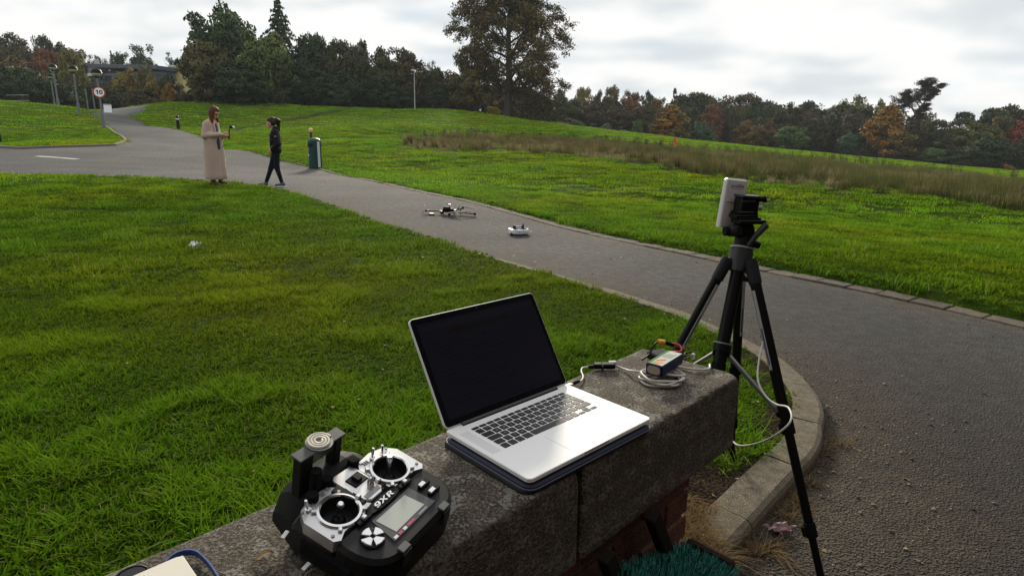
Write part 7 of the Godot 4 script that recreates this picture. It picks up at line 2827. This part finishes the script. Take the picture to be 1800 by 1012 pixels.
# ---------------------------------------------------------------- boot brush at the foot of the wall
func build_brush() -> void:
	var o := thing("boot_brush", "green bristled boot brush in a dark wooden frame against the foot of the wall", "brush", WALL_O, WB)
	var wood := dull(mat(0.016, 0.012, 0.010, 0.8), 0.25)
	for q in [[v3(-0.425, -0.203, 0.014), v3(-0.335, -0.395, 0.030)], [v3(-0.598, -0.212, 0.016), v3(-0.52, -0.40, 0.034)]]:
		var d: Vector3 = (q[1] - q[0]).normalized()
		var b := MB.new()
		var z := v3(0, 0.1, 1.0)
		var x := d.cross(z).normalized()
		b.xf = Transform3D(Basis(x, d, x.cross(d)), (q[0] + q[1]) * 0.5)
		b.box(Vector3.ZERO, v3(0.034, (q[1] - q[0]).length(), 0.026), 0.003)
		pm("frame_bar", b, wood, o)
		pm("post", bx(v3(0.034, 0.40, 0.026), 0.003, v3(q[1].x, q[1].y - 0.19, q[1].z)), wood, o)
	var ax := v3(0.954, -0.30, 0).normalized()
	var nr := v3(0.30, 0.954, 0).normalized()
	var bs := Basis(ax, nr, ax.cross(nr))
	var mid := v3(-0.445, -0.380, 0.080)
	var bb := MB.new()
	bb.xf = Transform3D(bs, mid)
	bb.box(Vector3.ZERO, v3(0.32, 0.03, 0.10), 0.004)
	pm("brush_back", bb, wood, o)
	bb = MB.new()
	bb.xf = Transform3D(bs, mid + ax * 0.172 + nr * 0.035)
	bb.box(Vector3.ZERO, v3(0.02, 0.11, 0.12), 0.006)
	pm("end_board", bb, dull(mat(0.035, 0.020, 0.016, 0.8), 0.3), o)
	pm("brush_foot", bx(v3(0.05, 0.36, 0.05), 0.004, v3(-0.43, -0.60, 0.075)), wood, o)
	var r := RandomNumberGenerator.new()
	r.seed = 17
	var bl := MB.new()
	for i in 11000:
		var u := r.randf_range(-0.155, 0.16)
		var w := r.randf_range(-0.048, 0.048)
		var p := mid + ax * u + nr * 0.014 + bs.z * w
		var clump := sin(floor(u * 40.0) * 12.9) * 0.07
		var d := (nr + ax * (r.randfn() * 0.13 + clump + (0.35 if u > 0.12 else 0.0)) + bs.z * (r.randfn() * 0.14 + w * 7.0)).normalized()
		var ln := r.randf_range(0.058, 0.078)
		var s := d.cross(v3(r.randfn(), r.randfn(), r.randfn())).normalized() * 0.0006
		var t := r.randf_range(0.5, 1.4)
		bl.col = Color(0.004 * t, 0.165 * t, 0.125 * t)
		var e := p + d * ln
		var bn := (nr + bs.z * 0.6).normalized()
		var i0 := bl.vert(p - s, bn)
		bl.vert(p + s, bn)
		bl.vert(e + s * 0.6, bn)
		bl.vert(e - s * 0.6, bn)
		bl.tri(i0, i0 + 1, i0 + 2)
		bl.tri(i0, i0 + 2, i0 + 3)
	var br := pm("bristles", bl, vmat(0.5), o)
	br.set_meta("kind", "stuff")

# ---------------------------------------------------------------- grass and rushes
func blade(b: MB, p: Vector3, h: float, w: float, lean: Vector3, c0: Color, c1: Color, segs := 2) -> void:
	var side := lean.cross(Vector3.UP)
	if side.length() < 1e-5:
		side = Vector3.RIGHT
	side = side.normalized() * w * 0.5
	var nn := (Vector3.UP * 0.9 + side.cross(Vector3.UP).normalized() * 0.25).normalized()
	var s := b.v.size()
	for i in segs:
		var t := float(i) / segs
		var q := p + Vector3.UP * h * t * (1.0 - 0.25 * lean.length() * t) + lean * h * t * t
		b.col = c0.lerp(c1, t)
		var k := 1.0 - t * 0.45
		b.vert(q - side * k, nn)
		b.vert(q + side * k, nn)
	b.col = c1
	b.vert(p + Vector3.UP * h * (1.0 - 0.25 * lean.length()) + lean * h, nn)
	for i in segs - 1:
		var a := s + i * 2
		b.tri(a, a + 1, a + 3)
		b.tri(a, a + 3, a + 2)
	var e := s + (segs - 1) * 2
	b.tri(e, e + 1, e + 2)

func tuft(seed_: int, n: int, spread: float, h0: float, h1: float, w0: float, w1: float, dead: float, segs := 2, pale := 0.0) -> ArrayMesh:
	var r := RandomNumberGenerator.new()
	r.seed = seed_
	var b := MB.new()
	for i in n:
		var a := r.randf() * TAU
		var p := v3(cos(a), 0, sin(a)) * spread * sqrt(r.randf())
		p.y = -0.012
		var la := r.randf() * TAU
		var ln := absf(r.randfn()) * 0.70 + 0.25
		var lean := v3(cos(la), 0, sin(la)) * minf(ln, 1.5)
		var t := r.randf_range(0.72, 1.28)
		var y := r.randf()
		var c0 := Color(0.045 * t, 0.094 * t, 0.005 * t).lerp(Color(0.068 * t, 0.102 * t, 0.006 * t), y)
		var c1 := Color(0.100 * t, 0.195 * t, 0.008 * t).lerp(Color(0.160 * t, 0.225 * t, 0.010 * t), y)
		c0 = c0.lerp(c1, pale)
		if r.randf() < dead:
			c0 = Color(0.13 * t, 0.12 * t, 0.035 * t)
			c1 = Color(0.20 * t, 0.18 * t, 0.06 * t)
			lean *= 1.6
		blade(b, p, r.randf_range(h0, h1) * (1.0 - 0.25 * minf(ln, 1.0)), r.randf_range(w0, w1), lean, c0, c1, segs)
	return b.commit()

func visible_from_near(x: float, z: float) -> bool:
	return z < 0.6 and absf(x) < (2.2 - z) * 1.0

func build_grass() -> void:
	var r := RandomNumberGenerator.new()
	r.seed = 1234
	var nt := noise(61, 0.9, 3)
	var ny := noise(62, 0.16, 3)
	var big_poly := path_poly
	var levels := [
		# name, inner r, outer r, spacing, label
		["near_grass", 0.0, 6.5, 0.038, 3], ["lawn_grass", 5.6, 17.0, 0.115, 3], ["meadow_grass", 15.5, 52.0, 0.30, 2], ["hill_grass", 48.0, 118.0, 0.70, 2],
	]
	var shapes := [
		[tuft(1, 15, 0.038, 0.03, 0.070, 0.0042, 0.0070, 0.05, 3), tuft(2, 15, 0.038, 0.025, 0.060, 0.0042, 0.0070, 0.08, 3), tuft(3, 14, 0.03, 0.05, 0.105, 0.0040, 0.0064, 0.04, 3)],
		[tuft(4, 56, 0.11, 0.03, 0.075, 0.008, 0.013, 0.04), tuft(5, 56, 0.11, 0.025, 0.065, 0.008, 0.013, 0.06), tuft(6, 48, 0.10, 0.05, 0.11, 0.008, 0.012, 0.04)],
		[tuft(7, 90, 0.28, 0.05, 0.11, 0.014, 0.024, 0.04, 2, 0.6), tuft(8, 90, 0.28, 0.05, 0.13, 0.014, 0.022, 0.05, 2, 0.6)],
		[tuft(9, 90, 0.70, 0.05, 0.12, 0.035, 0.06, 0.03, 2, 0.8), tuft(10, 90, 0.70, 0.05, 0.12, 0.035, 0.06, 0.04, 2, 0.8)],
	]
	var labels := ["long green grass blades right behind the wall", "green lawn grass of the middle distance on both sides of the path", "meadow grass on the hill foot beyond the path", "short grass of the hill up to the trees"]
	for lv in 4:
		var L: Array = levels[lv]
		var wh := []
		var ti := []
		for k in L[4]:
			wh.append([] as Array[Transform3D])
			ti.append(PackedColorArray())
		var sp: float = L[3]
		var ro: float = L[2]
		var ri: float = L[1]
		var nz := int(ro / sp)
		for iz in range(int(-0.9 / sp), nz):
			var zc := -iz * sp
			var xm := minf(ro, (2.4 - zc) * 1.02)
			for ixx in range(int(-xm / sp), int(xm / sp) + 1):
				var x := ixx * sp + r.randf_range(-0.5, 0.5) * sp
				var z := zc + r.randf_range(-0.5, 0.5) * sp
				var d := sqrt(x * x + z * z)
				if d > ro or d < ri or not visible_from_near(x, z):
					continue
				if lv > 0 and d < ri + (ro - ri) * 0.12 and r.randf() > (d - ri) / ((ro - ri) * 0.12):
					continue
				if lv < 3 and d > ro * 0.88 and r.randf() < (d - ro * 0.88) / (ro * 0.12):
					continue
				if lv == 0 and x > -2.0 and d > 2.6 and r.randf() < 0.0:
					continue
				var p := Vector2(x, z)
				if Geometry2D.is_point_in_polygon(p, big_poly):
					continue
				if z > -38.0 and lv < 3:
					var ed := edge_dist(p)
					if ed < 0.15 and (x > -1.0 or ed < 0.06):
						continue
					if z > -26.0 and seg_dist(p, far_edge) < 0.215:
						continue
				if lv == 0:
					# not inside the wall
					var q := WB.inverse() * (v3(x, 0.5, z) - WALL_O)
					if q.x < -0.13 and q.x > -1.36 and q.z > -0.27:
						continue
					if q.z > -0.05 and q.x < -0.2:
						continue
				if lv > 1 and z < -40.0 and x < -17.0 and seg_dist(p, track) < [0.0, 0.0, 0.35, 0.75][lv]:
					continue
				var bare := bare_patch(x, z)
				if r.randf() < bare * (0.97 if z > -9 else 0.5):
					continue
				if z < -62.0 and wood_depth(x, z) > 1.0:
					continue
				if z < -13.0 and Geometry2D.is_point_in_polygon(p, rush_poly) and r.randf() < 0.75:
					continue
				var tv := nt.get_noise_2d(x, z)
				var yv := ny.get_noise_2d(x, z)
				if lv < 2 and tv < -0.40 and r.randf() < 0.35:
					continue
				var hs := clampf(0.84 + tv * 0.65, 0.45, 1.4)
				var near_f := smoothstep(0.5, 0.16, seg_dist(p, far_edge)) if lv == 1 else 0.0
				hs *= 1.0 + 0.35 * near_f
				var s := r.randf_range(0.8, 1.25)
				var y := turf(x, z)
				var nb := Basis(Vector3.UP, r.randf() * TAU).scaled(v3(s, s * hs, s))
				var k := r.randi_range(0, L[4] - 1)
				if L[4] == 3:
					k = 2 if tv > 0.22 and r.randf() < 0.7 else r.randi_range(0, 1)
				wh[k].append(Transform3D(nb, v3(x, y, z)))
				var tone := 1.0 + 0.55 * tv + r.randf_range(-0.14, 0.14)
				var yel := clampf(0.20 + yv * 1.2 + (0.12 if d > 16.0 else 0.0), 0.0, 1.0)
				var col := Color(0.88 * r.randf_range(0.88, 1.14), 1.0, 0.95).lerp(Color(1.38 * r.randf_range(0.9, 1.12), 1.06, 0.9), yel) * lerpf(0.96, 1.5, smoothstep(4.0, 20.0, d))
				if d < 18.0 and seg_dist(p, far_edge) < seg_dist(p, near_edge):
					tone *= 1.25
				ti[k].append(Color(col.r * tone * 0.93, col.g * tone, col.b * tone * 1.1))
		for k in L[4]:
			if wh[k].size():
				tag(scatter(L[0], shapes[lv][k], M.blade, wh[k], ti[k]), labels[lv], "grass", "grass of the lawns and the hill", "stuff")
	# dead grass between the wall end and the kerb
	var dg := MB.new()
	var qd := RandomNumberGenerator.new()
	qd.seed = 8
	for i in 26:
		var a := qd.randf() * TAU
		var t := qd.randf_range(0.6, 1.3)
		blade(dg, v3(cos(a), 0, sin(a)) * 0.03 * sqrt(qd.randf()) + v3(0, -0.01, 0), qd.randf_range(0.03, 0.075), qd.randf_range(0.002, 0.004), v3(qd.randfn(), 0, qd.randfn()) * 0.9, Color(0.12 * t, 0.08 * t, 0.04 * t), Color(0.26 * t, 0.18 * t, 0.09 * t), 3)
	var w0: Array[Transform3D] = []
	var t0 := PackedColorArray()
	while w0.size() < 190:
		var p := Vector2(0.66 + r.randfn() * 0.11, -1.72 + r.randfn() * 0.10)
		if r.randf() < 0.07:
			var i := r.randi_range(0, 3)
			p = near_edge[i].lerp(near_edge[i + 1], r.randf()) + Vector2(0.02 + absf(r.randfn()) * 0.05, 0.01)
		elif in_path(p) or seg_dist(p, near_edge) < 0.13:
			continue
		var y := (hbase(p.x, p.y) if in_path(p) else turf(p.x, p.y))
		w0.append(Transform3D(Basis(Vector3.UP, r.randf() * TAU), v3(p.x, y, p.y)))
		var k := r.randf_range(0.7, 1.2)
		t0.append(Color(k, k, k))
	tag(scatter("dead_grass", dg.commit(), M.blade, w0, t0), "dry brown dead grass between the wall end and the kerb", "grass", "", "stuff")
	# rushes: tall thin stems in the wet hollow
	var rs := []
	for k in 3:
		var b := MB.new()
		var q := RandomNumberGenerator.new()
		q.seed = 70 + k
		for i in 60:
			var a := q.randf() * TAU
			var p := v3(cos(a), 0, sin(a)) * 0.22 * sqrt(q.randf())
			p.y = -0.03
			var lean := v3(q.randfn(), 0, q.randfn()) * 0.16
			var t := q.randf_range(0.7, 1.25)
			var c0 := Color(0.11 * t, 0.10 * t, 0.038 * t)
			var c1 := Color(0.235 * t, 0.195 * t, 0.088 * t)
			if k == 1:
				c0 = Color(0.20 * t, 0.16 * t, 0.08 * t)
				c1 = Color(0.38 * t, 0.30 * t, 0.165 * t)
			elif k == 2:
				c0 = Color(0.07 * t, 0.082 * t, 0.028 * t)
				c1 = Color(0.130 * t, 0.138 * t, 0.048 * t)
			blade(b, p, q.randf_range(0.35, 0.72), q.randf_range(0.008, 0.014), lean, c0, c1, 2)
		rs.append(b.commit())
	var wh2 := []
	var ti2 := []
	for k in 3:
		wh2.append([] as Array[Transform3D])
		ti2.append(PackedColorArray())
	var bb := Rect2(rush_poly[0], Vector2.ZERO)
	for p in rush_poly:
		bb = bb.expand(p)
	var nr := noise(88, 0.16, 3)
	for i in 26000:
		var p := bb.position + Vector2(r.randf(), r.randf()) * bb.size
		if not Geometry2D.is_point_in_polygon(p, rush_poly):
			continue
		var v := nr.get_noise_2d(p.x, p.y)
		var v2 := nr.get_noise_2d(p.x * 0.6 + 90.0, p.y * 1.6)
		if v < -0.28 and r.randf() < 0.7:
			continue
		if seg_dist(p, rush_poly.slice(0, 10)) < 1.6 + v * 2.5 and r.randf() < 0.65:
			continue
		var k := 1 if v2 > 0.12 else (2 if p.x > 6.0 + v * 8.0 else 0)
		if r.randf() < 0.25:
			k = r.randi_range(0, 2)
		if p.x < 0.0 and r.randf() < 0.45:
			continue
		var s := r.randf_range(0.5, 0.95) * (1.0 + v * 0.8) * (0.75 if k == 1 else 1.0)
		wh2[k].append(Transform3D(Basis(Vector3.UP, r.randf() * TAU).scaled(v3(s, s, s)), v3(p.x, hbase(p.x, p.y) + 0.02, p.y)))
		var tone := r.randf_range(0.8, 1.2)
		ti2[k].append(Color(tone, tone, tone))
	for k in 3:
		tag(scatter("rushes", rs[k], M.blade, wh2[k], ti2[k]), ["olive brown rushes in the wet hollow of the field", "straw coloured dead grass among the rushes", "dark green rushes filling the hollow at the right"][k], "rushes", "", "stuff")
	# dark dock stems along the far rim of the rushes
	var dk := MB.new()
	var q2 := RandomNumberGenerator.new()
	q2.seed = 5
	for i in 4:
		var d := v3(q2.randfn() * 0.10, 1.0, q2.randfn() * 0.10)
		var o := v3(q2.randfn() * 0.10, 0, q2.randfn() * 0.10)
		dk.col = Color(0.055, 0.038, 0.022)
		dk.tube([o, o + d * 0.5], [0.012, 0.008], 4)
		dk.col = Color(0.050, 0.026, 0.016)
		for j in 26:
			var p := o + d * q2.randf_range(0.30, 0.85) + v3(q2.randfn(), q2.randfn(), q2.randfn()) * 0.035
			leaf_card(dk, p, 0.035, Vector3.UP, q2)
	var wd: Array[Transform3D] = []
	var td := PackedColorArray()
	for i in 420:
		var t := r.randf()
		var seg := clampf(t, 0, 0.9999) * (dock_line.size() - 1)
		var p := dock_line[int(seg)].lerp(dock_line[int(seg) + 1], seg - int(seg)) + Vector2(r.randfn() * 0.8, r.randfn() * 1.6)
		if nr.get_noise_2d(p.x * 2.0, p.y * 2.0) < -0.12:
			continue
		var s := r.randf_range(0.55, 1.05) * lerpf(0.7, 1.0, smoothstep(-4.0, 8.0, p.x))
		wd.append(Transform3D(Basis(Vector3.UP, r.randf() * TAU).scaled(v3(s, s, s)), v3(p.x, hbase(p.x, p.y), p.y)))
		var tone := r.randf_range(0.7, 1.3)
		td.append(Color(tone, tone, tone))
	tag(scatter("dock_stems", dk.commit(), M.leaf, wd, td), "dark brown dock stems along the far rim of the rushes", "weeds", "", "stuff")

var dock_line := PackedVector2Array([Vector2(-6.7, -38.5), Vector2(-4.0, -42.0), Vector2(0.0, -50.0), Vector2(5.0, -56.0), Vector2(11.0, -57.5), Vector2(16.0, -57.0), Vector2(24.0, -55.0), Vector2(32.0, -52.0), Vector2(42.0, -46.0)])
